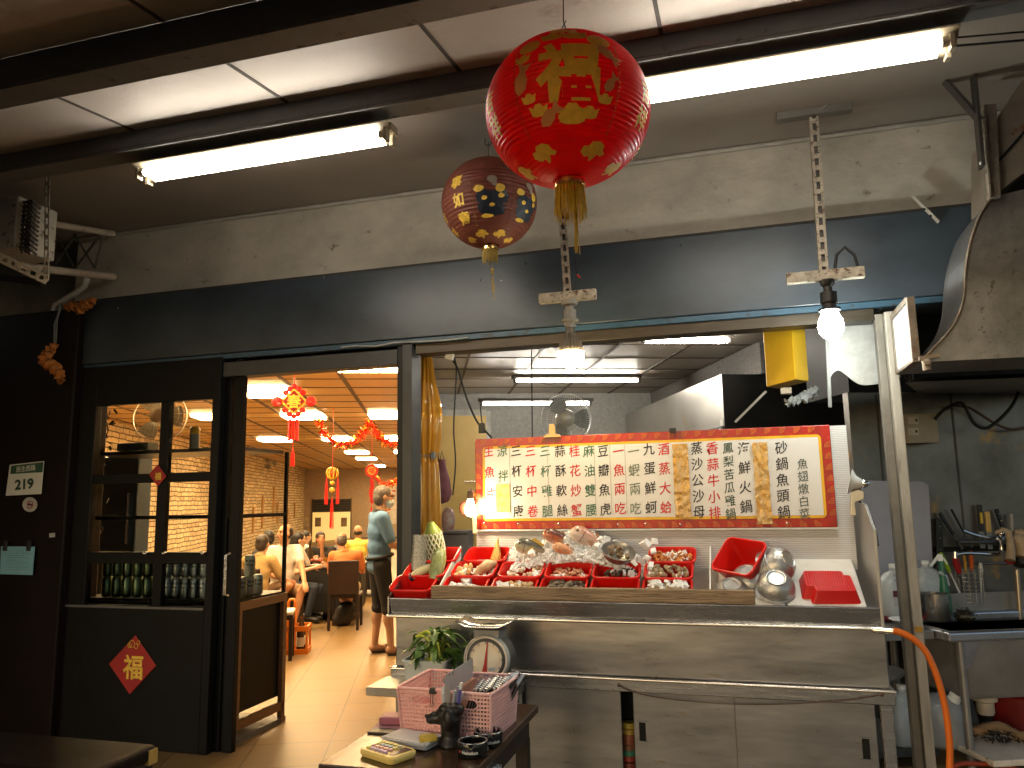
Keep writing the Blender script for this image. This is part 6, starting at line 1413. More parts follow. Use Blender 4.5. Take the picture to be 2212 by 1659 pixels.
def basket(lab, x, y, w, l, h, m, rz=0):
    o = thing('basket', lab, 'basket', (x, y, ZB+.001), 'pink perforated baskets', (0,0,rz)); b = MB(); tp_ = .88
    def wall(p, q, p2, q2, nx, nz, hole=None):       # bottom edge p-q, top edge p2-q2
        p, q, p2, q2 = map(Vector, (p, q, p2, q2)); nrm = (q-p).cross(p2-p).normalized(); W = (q-p).length/nx; Hh = (p2-p).length/nz
        for i in range(nx+1):
            u = i/nx; a_, c_ = p.lerp(q,u), p2.lerp(q2,u)
            if hole and hole[0] < u < hole[1]:
                b.bar(a_, a_.lerp(c_,hole[2]), W*.46, .0026, nrm); b.bar(a_.lerp(c_,hole[3]), c_, W*.46, .0026, nrm)
            else: b.bar(a_, c_, W*.46, .0026, nrm)
        for k in range(nz+1):
            v = k/nz; a_, c_ = p.lerp(p2,v), q.lerp(q2,v)
            if hole and hole[2] < v < hole[3]: b.bar(a_, a_.lerp(c_,hole[0]), Hh*.46, .0024, nrm); b.bar(a_.lerp(c_,hole[1]), c_, Hh*.46, .0024, nrm)
            else: b.bar(a_, c_, Hh*.46, .0024, nrm)
        if hole:
            P = []
            for i in range(20):
                an = 2*PI*i/20; u = (hole[0]+hole[1])/2+(hole[1]-hole[0])/2*1.05*math.copysign(abs(math.cos(an))**.5, math.cos(an)); v = (hole[2]+hole[3])/2+(hole[3]-hole[2])/2*1.1*math.sin(an); P.append(p.lerp(q,u).lerp(p2.lerp(q2,u),v))
            b.tube(P, .0032, 6, closed=True)
    a, c = w/2, l/2; A, C = a*tp_, c*tp_
    wall((-A,-C,0),(A,-C,0),(-a,-c,h),(a,-c,h),14,12,(.30,.72,.66,.86)); wall((A,C,0),(-A,C,0),(a,c,h),(-a,c,h),14,12,(.30,.72,.66,.86))
    wall((A,-C,0),(A,C,0),(a,-c,h),(a,c,h),22,12); wall((-A,C,0),(-A,-C,0),(-a,c,h),(-a,-c,h),22,12)
    b.box(-A,-C,0,A,C,.003); b.build('lattice', m, o, W=False)
    b = MB(); b.tube(rrect(w+.006,l+.006,.02,h,5), .0052, 8, closed=True); b.build('rim', m, o, W=False, smooth=60)
    b = MB(); 
    for sx in (-1,1):
        for sy in (-1,1): b.bar((sx*A,sy*C,0),(sx*a,sy*c,h), .010, .010)
    b.build('corner_post', m, o, W=False, bevel=.003)
    return o
bp1, bp2 = onZ(1030,1603,ZB), onZ(911,1590,ZB); print('baskets', bp1, bp2)
HB = .150; LB_ = .27; WBk = .168
bp1.x -= .032
bk1 = basket('pink basket on the right full of black order pads', bp1.x+.008, bp1.y+LB_/2-.01, WBk, LB_, HB, PINK2, -.05)
bk2 = basket('pink basket on the left with a binder clip on its rim', bp2.x+.004, bp2.y+LB_/2-.01, WBk, LB_, HB, PINK, -.02)
# order pads
pads = None; random.seed(6)
for i in range(13):
    x = bp1.x-.005+.0085*i-.02; y = bp1.y+.07+.012*i; loc = (x, y+.03, ZB+.075+.003*(i%3)); rot = (.25+random.uniform(-.08,.08), .42+random.uniform(-.08,.06), random.uniform(-.1,.1))
    if pads is None:
        pads = thing('order_pad', 'black spiral order pad standing in the right pink basket', 'order pad', loc, 'order pads in the right pink basket', rot)
        MB().box(-.003,-.045,-.07,.003,.045,.08).build('cover', BLACK, pads, W=False, bevel=.001); MB().box(.0058,-.045,-.07,.0078,.045,.082).build('cover', BLACK, pads, W=False); MB().box(.0032,-.043,-.068,.0055,.043,.079).build('paper', mat('pad paper', (.55,.53,.48), .7), pads, W=False)
        b = MB()
        for k in range(7): b.tube([(.009*math.cos(t),-.036+.012*k,.08+.006*math.sin(t)) for t in (0,1.05,2.1,3.14,4.2,5.2)], .0011, 4, closed=True)
        b.build('spiral', CHROME, pads, W=False)
    else: dup(pads, loc, rot)
bc = thing('binder_clip', 'black binder clip on the front rim of the left basket', 'clip', (bp2.x+.045, bp2.y-.012, ZB+HB))
b = MB(); b.prism([(-.012,-.012),(.012,-.012),(.010,.008),(-.010,.008)], -.008, .008, frame((bp2.x+.045,bp2.y-.012,ZB+HB), XX, UP)); b.build('clip', BLACK, bc, bevel=.002)
b = MB(); x = bp2.x+.045; y = bp2.y-.022; z = ZB+HB-.012; b.tube([(x-.004,y,z),(x-.004,y-.001,z-.022),(x-.006,y,z-.034),(x,y,z-.038),(x+.006,y,z-.034),(x+.004,y-.001,z-.022),(x+.004,y,z)], .0013, 5); b.build('wire_handle', mat('dark wire', (.1,.1,.1), .3, metal=.9), bc)
pf_ = onZ(966,1600,ZB); fo = thing('plastic_sleeve', 'clear plastic divider standing upright between the pink baskets', 'folder', (pf_.x, pf_.y+.12, ZB))
MB().box(pf_.x-.004, pf_.y-.01, ZB+.005, pf_.x-.001, pf_.y+.26, ZB+.205).box(pf_.x-.0008,pf_.y-.01,ZB+.005,pf_.x+.016,pf_.y-.008,ZB+.17).build('sheet', mat('cloudy plastic', (.82,.80,.78), .3, trans=.5, ior=1.1), fo, bevel=.0008)
MB().box(pf_.x+.001, pf_.y, ZB+.005, pf_.x+.012, pf_.y+.25, ZB+.14).build('paper', mat('salmon paper', (.6,.28,.2), .6), fo)
# dog shaped pen holder
pd_ = onZ(966,1614,ZB); dg_ = thing('pen_holder', 'black dog shaped pen holder looking to the left', 'pen holder', (pd_.x, pd_.y+.02, ZB))
X0, Y0 = pd_.x, pd_.y+.015; b = MB()
b.lathe([(.001,0),(.040,0),(.040,.008),(.030,.03),(.032,.06),(.038,.085)], 18, Matrix.Translation((X0+.006,Y0,ZB))); b.ell((X0,Y0,ZB+.092),(.044,.036,.036)); b.ell((X0-.035,Y0-.008,ZB+.084),(.036,.022,.020)); b.ell((X0-.055,Y0-.010,ZB+.078),(.018,.018,.014)); b.ell((X0+.012,Y0-.034,ZB+.088),(.016,.012,.032)); b.ell((X0-.006,Y0-.015,ZB+.115),(.022,.018,.018)); b.ell((X0+.025,Y0,ZB+.110),(.028,.026,.022)); b.ell((X0-.072,Y0-.010,ZB+.088),(.007,.009,.006))
o = b.build('dog_body', mat('black resin', (.018,.013,.011), .42, var=.2, scale=30), dg_, smooth=180); md = o.modifiers.new('join','REMESH'); md.mode = 'VOXEL'; md.voxel_size = .004; md.use_smooth_shade = True
for i, (dx, dz, m_, tx) in enumerate(((-.03,.05,mat('white pen', (.6,.6,.6), .35),-.006),(.004,.04,mat('grey pen', (.4,.42,.45), .35),.01),(.016,.052,mat('blue clear pen', (.22,.24,.42), .3),.012),(.03,.066,mat('violet pen', (.12,.09,.35), .3),.014),(.022,.035,MATS['grey pen'],.02),(.010,.030,MATS['white pen'],.006))):
    pn = thing('pen', ('tall black and white marker in the dog pen holder','short grey pen in the dog pen holder','clear blue pen in the dog pen holder','tallest violet pen with a white cap in the dog holder','grey pen leaning right in the dog pen holder','white pen at the front of the dog pen holder')[i], 'pen', (X0+dx*.7+.006,Y0,ZB+.10), 'pens in the dog holder')
    a = Vector((X0+dx*.7+.006, Y0+.004*(i%3), ZB+.09)); e_ = a+Vector((tx,.004,.03+dz)); MB().tube([a,e_], .0052, 8).build('barrel', m_, pn, smooth=40); MB().tube([e_+(a-e_).normalized()*.015,e_+(e_-a).normalized()*.006], .0056, 8).build('cap', WHITEP if i in (0,3) else m_, pn, smooth=40)
# ashtrays
ast = None
for lab, px, py, rz in (('front black ashtray with white lettering and a red star',1012,1640,0),('rear black ashtray beside the basket',1046,1617,.5)):
    p = onZ(px, py, ZB)
    if ast is None:
        ast = thing('ashtray', lab, 'ashtray', (p.x, p.y+.04, ZB+.001), 'black ashtrays', (0,0,0))
        b = MB(); n = 48; prof = [(.001,0),(.045,0),(.0465,.003),(.0465,.040),(.0455,.042),(.040,.042),(.039,.038),(.038,.012),(.001,.010)]
        b.lathe(prof, n); b.v = [(x,y,(z-.012 if z > .03 and any(abs(((math.degrees(math.atan2(y,x))-a0+180)%360)-180) < 8 for a0 in (40,160,280)) else z)) for x,y,z in b.v]
        b.build('dish', mat('glossy black', (.01,.01,.01), .12), ast, W=False, smooth=40)
        vs, fs = glyphs('Heineken', .02); g_ = MB(); s_ = .0135
        def onrim(x, z, a0): a = a0+x/.0470; return (.0472*math.cos(a), .0472*math.sin(a), z)
        for a0 in (-1.45,): g_.add([onrim(v[0]*s_, .018+v[1]*s_, a0) for v in vs], fs)
        for a0 in (.6,2.7): g_.add([onrim(v[0]*s_, .018+v[1]*s_, a0) for v in vs], fs)
        g_.build('lettering', WHITEP, ast, W=False)
        g_ = MB(); P = [(0,0)]+[((.0062 if i % 2 == 0 else .0026)*math.sin(i*PI/5), (.0062 if i % 2 == 0 else .0026)*math.cos(i*PI/5)) for i in range(10)]
        g_.add([onrim(x-.036, .018+y, -1.45) for x, y in P], [(0,1+i,1+(i+1)%10) for i in range(10)]); g_.build('star', mat('star red', (.55,.04,.02), .4), ast, W=False)
        MB().lathe([(.0467,.0415),(.0455,.0432),(.041,.0432),(.0395,.0415)], 40).build('rim_ring', mat('grey ashtray rim', (.25,.25,.25), .2, metal=.6), ast, W=False, smooth=60)  # lighter grey ring around the ashtray rim
    else: dup(ast, (p.x, p.y+.04, ZB+.001), (0,0,rz), lab)
# calculator
pc = onZ(838,1634,ZB); ca_ = thing('calculator', 'pastel yellow calculator with round candy coloured keys', 'calculator', (pc.x, pc.y, ZB+.001), None, (.0,0,-.42))
YCAL = mat('cream yellow plastic', (.78,.57,.17), .38, var=.03)
b = MB(); loft([rrect(.150,.098,.018,0), rrect(.158,.106,.02,.008), rrect(.158,.106,.02,.016), rrect(.150,.098,.018,.021)], b, None, True, True); b.build('body', YCAL, ca_, W=False, smooth=40)
MB().box(.038,-.032,.0212,.062,.036,.0225).build('screen', mat('lcd', (.10,.09,.06), .2), ca_, W=False); MB().box(.034,-.037,.0205,.066,.041,.0218).build('bezel', mat('dark bezel', (.05,.04,.03), .3), ca_, W=False)
KC = [mat('key pink', (.66,.33,.28), .4), mat('key blue', (.30,.45,.55), .4), mat('key yellow', (.70,.62,.16), .4), mat('key lilac', (.42,.30,.46), .4), mat('key cream', (.66,.60,.42), .4)]
for i in range(5):
    for j in range(4):
        x, y = .022-.019*i, -.030+.020*j; k_ = KC[[4,2,2,2,2][i] if j == 3 else (1 if (i in (1,2,3) and j == 2) else 0 if j == 1 else 3 if j == 0 and i < 4 else 2)]
        MB().lathe([(.0082,.0205),(.0082,.0255),(.007,.027),(.001,.027)], 16, Matrix.Translation((x,y,0))).build('key', k_, ca_, W=False, smooth=40)
# papers, wallet
pp = onZ(892,1606,ZB); np_ = thing('note_pad', 'stack of white note paper beside the calculator', 'note pad', (pp.x, pp.y, ZB+.001), None, (0,0,-.25))
random.seed(12)
for i in range(7): 
    dx, dy, rz_ = random.uniform(-.004,.004), random.uniform(-.004,.004), random.uniform(-.05,.05); MB().box(-.085,-.05,.002+.0028*i,.085,.055,.0042+.0028*i, Matrix.Translation((dx,dy,0)) @ Matrix.Rotation(rz_,4,'Z')).build('sheet', mat('white paper', (.70,.68,.66), .7), np_, W=False)
py_ = onZ(925,1616,ZB); yc_ = thing('tape_roll', 'yellow paper packet on the corner of the note pad', 'packet', (py_.x, py_.y, ZB+.022), None, (0,0,.5))
b = MB(); loft([rrect(.055,.022,.004,0,2), rrect(.058,.025,.005,.010,2), rrect(.05,.02,.004,.020,2)], b, None, True, True); b.build('packet', mat('yellow foil packet', (.62,.45,.06), .3, dark=(.45,.30,.03), scale=40, bump=.5), yc_, W=False, smooth=30)
yc_.name = 'paper_packet'
pw = onZ(845,1574,ZB); wa = thing('wallet', 'dusky pink wallet lying behind the note pad', 'wallet', (pw.x, pw.y+.05, ZB+.001), None, (0,0,.15))
MB().box(-.055,-.04,.006,.055,.04,.032).build('case', mat('dusky pink leather', (.36,.11,.16), .55, var=.1), wa, W=False, bevel=.006); MB().box(-.07,-.075,0,.06,.03,.004).build('slip', mat('pale pink paper', (.50,.28,.30), .7), wa, W=False)
pk = onZ(822,1585,ZB); tag(MB().box(pk.x-.045, pk.y-.01, ZB+.001, pk.x+.05, pk.y+.04, ZB+.007).build('notebook', mat('dark cover', (.05,.045,.035), .5), bevel=.001), 'thin dark notebook near the table edge by the wallet', 'notebook')
pg = onZ(1050,1656,.50); b = MB(); random.seed(14); b.ell((pg.x+.03,pg.y-.02,.47), (.06,.05,.035), None, 16, 10); b.v = [(x+random.uniform(-.010,.010), y+random.uniform(-.01,.01), z+random.uniform(-.010,.010)) for x,y,z in b.v]
tag(b.build('plastic_bag', mat('white thin plastic', (.55,.58,.58), .3, bump=.6, bscale=30), smooth=60), 'crumpled white plastic bag hanging at the right side of the table', 'bag')
# seat in the left foreground
ps = onZ(342,1606,.45); se = thing('stool', 'dark brown padded seat at the lower left corner with yellow tape on its corner', 'stool', (ps.x-.4, ps.y-.2, 0))
SEAT = mat('black brown vinyl', (.010,.006,.0045), .4, var=.1, spec=.15)
MB().box(ps.x-1.0, ps.y-.34, .39, ps.x, ps.y, .45).build('seat', SEAT, se, bevel=.02, seg=3)
for dx in (-.03,-.97):
    for dy in (-.03,-.31): MB().box(ps.x+dx-.018, ps.y+dy-.018, 0, ps.x+dx+.018, ps.y+dy+.018, .389).build('leg', BLACK, se)
b = MB(); b.box(ps.x-.012, ps.y-.05, .385, ps.x+.004, ps.y-.005, .437); b.build('tape', mat('peeling yellow tape', (.42,.27,.07), .6, bump=.5), se)
# ================================================================== SINK CORNER
ZK = .66
def S(px, py, q): return onQ(px, py, q)
def rz(p): return rq(p)[0]
sk = thing('sink', 'deep stainless sink on tube legs at the right edge', 'sink', RQ(rS+.4, qS+.3, 0))
SST = mat('sink steel', (.30,.29,.28), .36, metal=.5, var=.1, scale=4, rvar=.1)
r0, r1, q0, q1 = rS, rS+.95, qS, qS+.62
b = MB()
b.box(r0,q0,ZK-.05,r1,q0+.05,ZK,ROOM); b.box(r0,q1-.05,ZK-.05,r1,q1,ZK+.0,ROOM); b.box(r0,q0+.05,ZK-.05,r0+.05,q1-.05,ZK,ROOM)
b.build('rim', mat('sink rim steel', (.50,.50,.53), .28, metal=.9, var=.05), sk, bevel=.012, seg=3)
MB().box(r0,q1,ZK-.05,r1,q1+.02,ZK+.10,ROOM).build('upstand', SST, sk, bevel=.003)
b = MB(); x0,x1,y0,y1 = r0+.085,r1,q0+.055,q1-.055
lo = [(x0,y0),(x1,y0),(x1,y1),(x0,y1)]
def rr4(z, ins, r): return [(v[0]+(x0+x1)/2, v[1]+(y0+y1)/2, v[2]) for v in rrect(x1-x0-2*ins, y1-y0-2*ins, r, z, 4)]
loft([rr4(ZK-.05,.0,.06), rr4(ZK-.30,.0,.06), rr4(ZK-.34,.03,.05)], b, ROOM, True, False); loft([rr4(ZK-.05,.004,.056), rr4(ZK-.295,.004,.056), rr4(ZK-.33,.03,.05)], b, ROOM, True, False)
b.build('basin', SST, sk, smooth=50)
for (px_, rr_, qq) in ((0, r0+.075, q0+.03),(0, r0+.075, q1-.03)): MB().tube([RQ(rr_,qq,ZK-.05), RQ(rr_,qq,.01)], .019, 12).build('leg', SST, sk, smooth=60)
MB().prism([(.0,-.0),(.09,0),(.02,-.13),(0,-.13)], -.002, .002, frame(RQ(r0+.085,q0+.02,ZK-.05), VR, UP)).build('gusset', mat('pale gusset', (.3,.29,.33), .45, metal=.6), sk)
pd2 = rq(S(2120,1500,qS+.3))[0]; T = Matrix.Translation(RQ(pd2,qS+.28,0))
MB().lathe([(.058,.345),(.060,.34),(.060,.26),(.047,.255),(.042,.25),(.042,.20),(.038,.195),(.038,.19)], 20, T).build('drain', mat('cream drain plastic', (.55,.48,.40), .5), sk, smooth=40); MB().lathe([(.03,.19),(.03,.02)], 16, T).build('drain_pipe', SOOT, sk, smooth=60)
# work bench left of the sink
bn = thing('work_bench', 'stainless bench between the counter and the sink', 'bench', RQ(rS-.2, qS+.4, 0))
xl = XR_+.035
def clip(q0, q1, z0, z1):                            # bench outline kept clear of the counter's end
    ya = (q0+VR.x*0-(-VR.y)*0) if False else None
    A = RQ(rS-.005, q0); B_ = RQ(rS-.005, q1); d = -VR; tA = (xl-A.x)/d.x; tB = (xl-B_.x)/d.x; Cc = A+d*tA; Dd = B_+d*min(tB,1.6)
    return MB().prism([(A.x,A.y),(B_.x,B_.y),(Dd.x,Dd.y),(Cc.x,Cc.y)], z0, z1)
clip(qS+.10, qW-.04, ZK-.05, ZK-.006).build('top', SST, bn, bevel=.004)
clip(qS+.14, qW-.06, .05, .08).build('lower_shelf', mat('dark shelf', (.05,.05,.05), .5, metal=.3), bn)
for rr_ in (rS-.06,): MB().tube([RQ(rr_,qS+.16,0), RQ(rr_,qS+.16,ZK-.051)], .016, 10).build('leg', SST, bn, smooth=60)
# big grey cutting board leaning
qb_ = qW-.10; b0 = S(1878,1330,qb_-.05)
cbd = tag(MB().prism([(rz(S(x,y,qb_)), S(x,y,qb_).z) for x, y in ((1866,1335),(1858,1075),(1858,1045),(1872,1038),(1990,1040),(2003,1048),(2018,1335))], 0, .02, Matrix(((VR.x,0,-WQ.x,WQ.x*qb_),(VR.y,0,-WQ.y,WQ.y*qb_),(0,1,0,0),(0,0,0,1)))).build('cutting_board', mat('lilac grey board', (.33,.32,.36), .6, var=.05), bevel=.008), 'large lilac grey cutting board leaning on the wall behind the post', 'cutting board')
JUG = mat('milky jug plastic', (.48,.51,.52), .3, var=.04, trans=.2)
def jug(lab, c, h, w, neck=.018, lbl=False, cap=None):
    o = thing('jug', lab, 'jug', c, None, (0,0,PHI)); b = MB()
    loft([rrect(w*.9,w*.7,w*.2,0,4), rrect(w,w*.8,w*.25,h*.06,4), rrect(w,w*.8,w*.25,h*.42,4), rrect(w*.97,w*.77,w*.25,h*.45,4), rrect(w*.97,w*.77,w*.25,h*.68,4), rrect(w*.6,w*.5,w*.2,h*.84,4), rrect(neck*2.2,neck*2.2,neck,h*.88,4), rrect(neck*2,neck*2,neck,h*.98,4)], b, None, True, True)
    b.build('body', JUG, o, W=False, smooth=50)
    MB().lathe([(neck*1.15,h*.93),(neck*1.15,h),(.001,h)], 14).build('cap', cap or WHITEP, o, W=False, smooth=40)
    MB().tube([(w*.2,-w*.42,h*.80),(w*.42,-w*.45,h*.72),(w*.47,-w*.45,h*.55)], .010, 8).build('handle', JUG, o, W=False, smooth=60)
    if lbl:
        MB().box(-w*.36,-w*.41,h*.28,w*.34,-w*.405,h*.55).build('label', mat('jug label', (.5,.47,.47), .5), o, W=False); MB().box(-w*.36,-w*.416,h*.44,w*.34,-w*.411,h*.55).build('label_header', mat('label maroon', (.12,.02,.04), .5), o, W=False)
    return o
jug('labelled clear jug on the bench left of the post', RQ(rz(S(1935,1300,qW-.35)), qW-.36, ZK-.004), .30, .17, .022, True)
jug('clear jug without label on the bench right of the post', RQ(rz(S(2005,1280,qW-.22)), qW-.22, ZK-.004), .30, .16, .02)
jug('tall half full clear jug on the lower shelf left of the post', RQ(rz(S(1962,1600,qS+.22)), qS+.24, .081), .285, .165, .02)
jg2 = S(2035,1600,qS+.2); jj = thing('jug', 'large round grey jug on the lower shelf right of the post', 'jug', (jg2.x, jg2.y, .081))
MB().lathe([(.001,0),(.10,0),(.115,.02),(.118,.14),(.10,.20),(.06,.235),(.02,.245),(.001,.245)], 24, Matrix.Translation(jj.location)).build('body', mat('grey jug plastic', (.32,.33,.34), .4), jj, smooth=60); MB().lathe([(.03,.0),(.03,.04),(.001,.042)], 14, Matrix.Translation(jj.location+Vector((.06,-.03,.215))) @ Euler((0,.5,0)).to_matrix().to_4x4()).build('cap', WHITEP, jj, smooth=40)
T = Matrix.Translation(RQ(rz(S(1905,1440,qS+.35)), qS+.4, .36)); tag(MB().lathe([(.001,0),(.09,.0),(.13,.03),(.14,.05),(.12,.045),(.001,.02)], 24, T).build('basin', mat('grey basin', (.34,.36,.38), .5), smooth=50), 'shallow grey plastic basin in the dark space under the bench', 'basin')
# pot, wire basket, scourer, bowl
pt = S(2022,1328,qS+.36); po_ = thing('pot', 'cylindrical stainless pot beside the scourer', 'pot', (pt.x, pt.y, ZK))
MB().lathe([(.001,0),(.068,0),(.070,.004),(.070,.135),(.074,.137),(.074,.141),(.067,.141),(.066,.01),(.001,.008)], 36, Matrix.Translation(po_.location)).build('body', mat('brushed pot steel', (.42,.39,.35), .28, metal=.95, var=.05), po_, smooth=50)
pw_ = S(1955,1322,qS+.22); tag(MB().lathe([(.001,0),(.035,0),(.07,.03),(.082,.034),(.08,.037),(.06,.03),(.001,.006)], 32, Matrix.Translation((pw_.x,pw_.y,ZK+.0))).build('bowl', WHITEP, smooth=50), 'white bowl beside the pot half hidden by the post', 'bowl')
pr2 = S(1960,1345,qS+.35); tag(MB().box(-.16,-.05,0,.14,.05,.025,Matrix.Translation((pr2.x,pr2.y+.05,ZK)) @ Matrix.Rotation(PHI,4,'Z')).build('cloth', mat('dark red cloth', (.12,.008,.012), .8), bevel=.01), 'folded dark red cloth behind the white bowl', 'cloth')
psn = S(2085,1338,qS+.36); random.seed(19); b = MB()
for i in range(170):
    a, e_ = random.uniform(0,6.28), random.uniform(0,1.4); r_ = .055*random.uniform(.6,1.05); c = Vector((psn.x+r_*1.1*math.cos(a)*math.cos(e_), psn.y+r_*math.sin(a)*math.cos(e_), ZK+.005+r_*.95*math.sin(e_)))
    d = Vector((random.uniform(-1,1),random.uniform(-1,1),random.uniform(-1,1)))*.010; b.tube([c-d, c+Vector((random.uniform(-.006,.006),)*3), c+d], .0014, 4)
b.ell((psn.x,psn.y,ZK+.012),(.052,.048,.034)); tag(b.build('scourer', mat('steel wool', (.13,.115,.085), .35, metal=.8, var=.3, scale=80)), 'tangled steel wool scourer on the sink edge', 'scourer')
wbk = S(2098,1290,qW-.14); wk = thing('wire_basket', 'round wire basket of kitchen tools on the steel wall', 'basket', (wbk.x,wbk.y,wbk.z)); b = MB(); c = wk.location; zlo, zhi = S(2098,1300,qW-.14).z, S(2098,1228,qW-.14).z
WIRE = mat('dull wire', (.30,.29,.27), .35, metal=.9)
for i in range(9): z = zlo+(zhi-zlo)*i/8; b.tube([(c.x+.07*math.cos(k*PI/12), c.y+.05*math.sin(k*PI/12), z) for k in range(24)], .0018, 4, closed=True)
for k in range(14): a = 2*PI*k/14; b.tube([(c.x+.07*math.cos(a), c.y+.05*math.sin(a), zlo),(c.x+.07*math.cos(a), c.y+.05*math.sin(a), zhi)], .0018, 4)
b.build('wires', WIRE, wk)
for i, (px, py, tx, col_, lab, wd) in enumerate(((2032,1195,2075,(.28,.45,.03),'bright green handled tool in the wire basket',.016),(2062,1200,2085,(.35,.02,.02),'red handled tool in the wire basket',.022),(2083,1198,2090,(.55,.30,.04),'speckled orange tool in the wire basket',.010),(2098,1190,2100,(.60,.12,.02),'orange handled tool in the wire basket',.014),(2118,1215,2120,(.6,.6,.58),'white handled tool in the wire basket',.014))):
    a, e_ = S(px,py,qW-.17), S(tx,1285,qW-.14); o = thing('utensil', lab, 'kitchen tool', e_, 'tools in the wire basket'); m0 = a.lerp(e_,.45)
    MB().tube([a, a.lerp(m0,.5), m0], [wd*.7,wd,wd*.6], 10).build('handle', mat('tool colour %d' % i, col_, .4), o, smooth=60); MB().tube([m0,e_], wd*.35, 8).build('blade', WHITEP if i in (0,4) else STEEL, o, smooth=60)
sp_ = S(2038,1262,qS+.5); spb = thing('spray_bottle', 'green spray bottle with a white trigger head', 'spray bottle', (sp_.x,sp_.y,ZK)); c = spb.location; zt = S(2035,1200,qS+.5).z
MB().lathe([(.001,0),(.032,0),(.032,.10),(.014,zt-ZK-.05),(.012,zt-ZK-.03)], 18, Matrix.Translation(c)).build('bottle', mat('green bottle', (.02,.14,.08), .3), spb, smooth=40)
b = MB(); b.cbox((c.x-.004,c.y,zt-.012), (.026,.02,.04)); b.bar((c.x-.01,c.y,zt+.0),(c.x-.06,c.y-.01,zt-.06), .02,.012); b.bar((c.x+.012,c.y,zt-.01),(c.x+.03,c.y-.005,zt-.05), .008,.008); b.build('trigger', WHITEP, spb, bevel=.003)
# knives on a magnetic rail
kr = thing('knife_rail', 'dark magnetic rail holding knives on the steel wall', 'rail', S(2080,1172,qW-.01)); 
MB().bar(S(2012,1187,qW-.008), S(2230,1183,qW-.008), .014, .03, UP).build('bar', SOOT, kr)
MB().tube([S(2072,1171,qW-.07), S(2150,1171,qW-.07)], .010, 10).tube([S(2010,1218,qW-.05), S(2212,1216,qW-.05)], .007, 8).build('rod', mat('grey rod steel', (.22,.22,.22), .35, metal=.8), kr, smooth=60)
kn = [((2028,1120),(2030,1205),(.012,.012,.012),.022,'wide black handled cleaver at the left end of the rail',0),((2030,1108),(2060,1155),(.015,.015,.015),.010,'slanted black handled knife on the rail',0),((2055,1100),(2082,1150),(.02,.02,.02),.005,'thin black skewer slanting on the rail',0),
      ((2115,1090),(2120,1148),(.02,.018,.015),.015,'black and yellow scissors handle on the rail',1),((2132,1105),(2136,1150),(.62,.40,.12),.015,'knife with a yellow wooden handle on the rail',0),((2152,1100),(2170,1150),(.012,.012,.012),.012,'black handled knife with bright rivets on the rail',2),((2184,1110),(2186,1152),(.35,.34,.32),.009,'grey serrated tool at the right end of the rail',3)]
for i, (a, e_, col_, w, lab, kd) in enumerate(kn):
    A_, E_ = S(*a,qW-.03), S(*e_,qW-.03); o = thing('knife', lab, 'knife', A_, 'knives on the wall rail'); MB().bar(A_, E_, w*2, .016, -WQ).build('handle', mat('knife handle %d' % i, col_, .4), o, bevel=.004)
    e2 = E_+(E_-A_).normalized()*.10; MB().bar(E_, e2, w*2.2, .003, -WQ).build('blade', mat('knife blade', (.3,.3,.29), .25, metal=.95), o)
    if kd == 1: MB().bar(A_.lerp(E_,.3)-WQ*.01, A_.lerp(E_,.7)-WQ*.01, w*1.0, .006, -WQ).build('inset', mat('yellow inset', (.65,.45,.03), .4), o)
    if kd in (0,2) and i in (0,5):
        b = MB()
        for t in (.2,.5,.8): b.ell(A_.lerp(E_,t)-WQ*.009, .004, None, 8, 5)
        b.build('rivet', CHROME, o, smooth=60)
# faucet and gloves
fq = qW-.20; fc_ = thing('faucet', 'chrome wall tap with a long lever and spout', 'tap', S(2160,1170,fq)); b = MB()
b.tube(cr([tuple(S(x,y,fq)) for x,y in ((2080,1146),(2095,1152),(2115,1158),(2140,1162),(2158,1160))]), .009, 8); b.build('lever', CHROME, fc_, smooth=60)
b = MB(); b.tube(cr([tuple(S(x,y,fq-.02)) for x,y in ((2064,1198),(2085,1195),(2120,1196),(2150,1198),(2162,1192),(2163,1180),(2160,1165))]), .011, 10); b.tube([S(2063,1192,fq-.02),S(2063,1206,fq-.02)], .013, 10); b.build('spout', CHROME, fc_, smooth=60)
b = MB(); b.ell(S(2160,1166,fq), .024); b.ell(S(2163,1152,fq), .022); b.tube([S(2165,1165,fq), S(2175,1175,qW-.01)], .018, 10); b.build('body', CHROME, fc_, smooth=180)
MB().tube([S(2196,1230,fq),S(2205,1350,fq)], .016, 10).build('pipe', mat('tan pipe', (.40,.35,.28), .3, metal=.7), fc_, smooth=60)
GLV = mat('tan rubber glove', (.42,.33,.23), .6, var=.12, scale=14)
gl = thing('gloves', 'tan rubber gloves with red and black cuffs hung on the tap', 'gloves', S(2190,1170,fq-.04)); b = MB()
def blobtube(b, pts, rs, n=9): b.tube([S(x,y,fq-.05-.01*i) for i,(x,y) in enumerate(pts)], rs, n)
blobtube(b, ((2150,1152),(2165,1143),(2178,1148),(2182,1168),(2184,1190),(2182,1210)), [.010,.014,.018,.020,.024,.026]); blobtube(b, ((2185,1160),(2200,1165),(2210,1185),(2208,1205)), [.030,.045,.048,.040]); blobtube(b, ((2190,1150),(2205,1150),(2215,1158)), [.016,.022,.018])
b.build('glove', GLV, gl, smooth=60)
b = MB(); blobtube(b, ((2182,1206),(2181,1212)), [.027,.028]); blobtube(b, ((2207,1203),(2206,1210)), [.042,.044]); b.build('cuff_band', mat('cuff red', (.25,.02,.03), .6), gl, smooth=60)
b = MB(); blobtube(b, ((2205,1209),(2204,1222)), [.043,.036]); b.build('cuff', BLACK, gl, smooth=60)
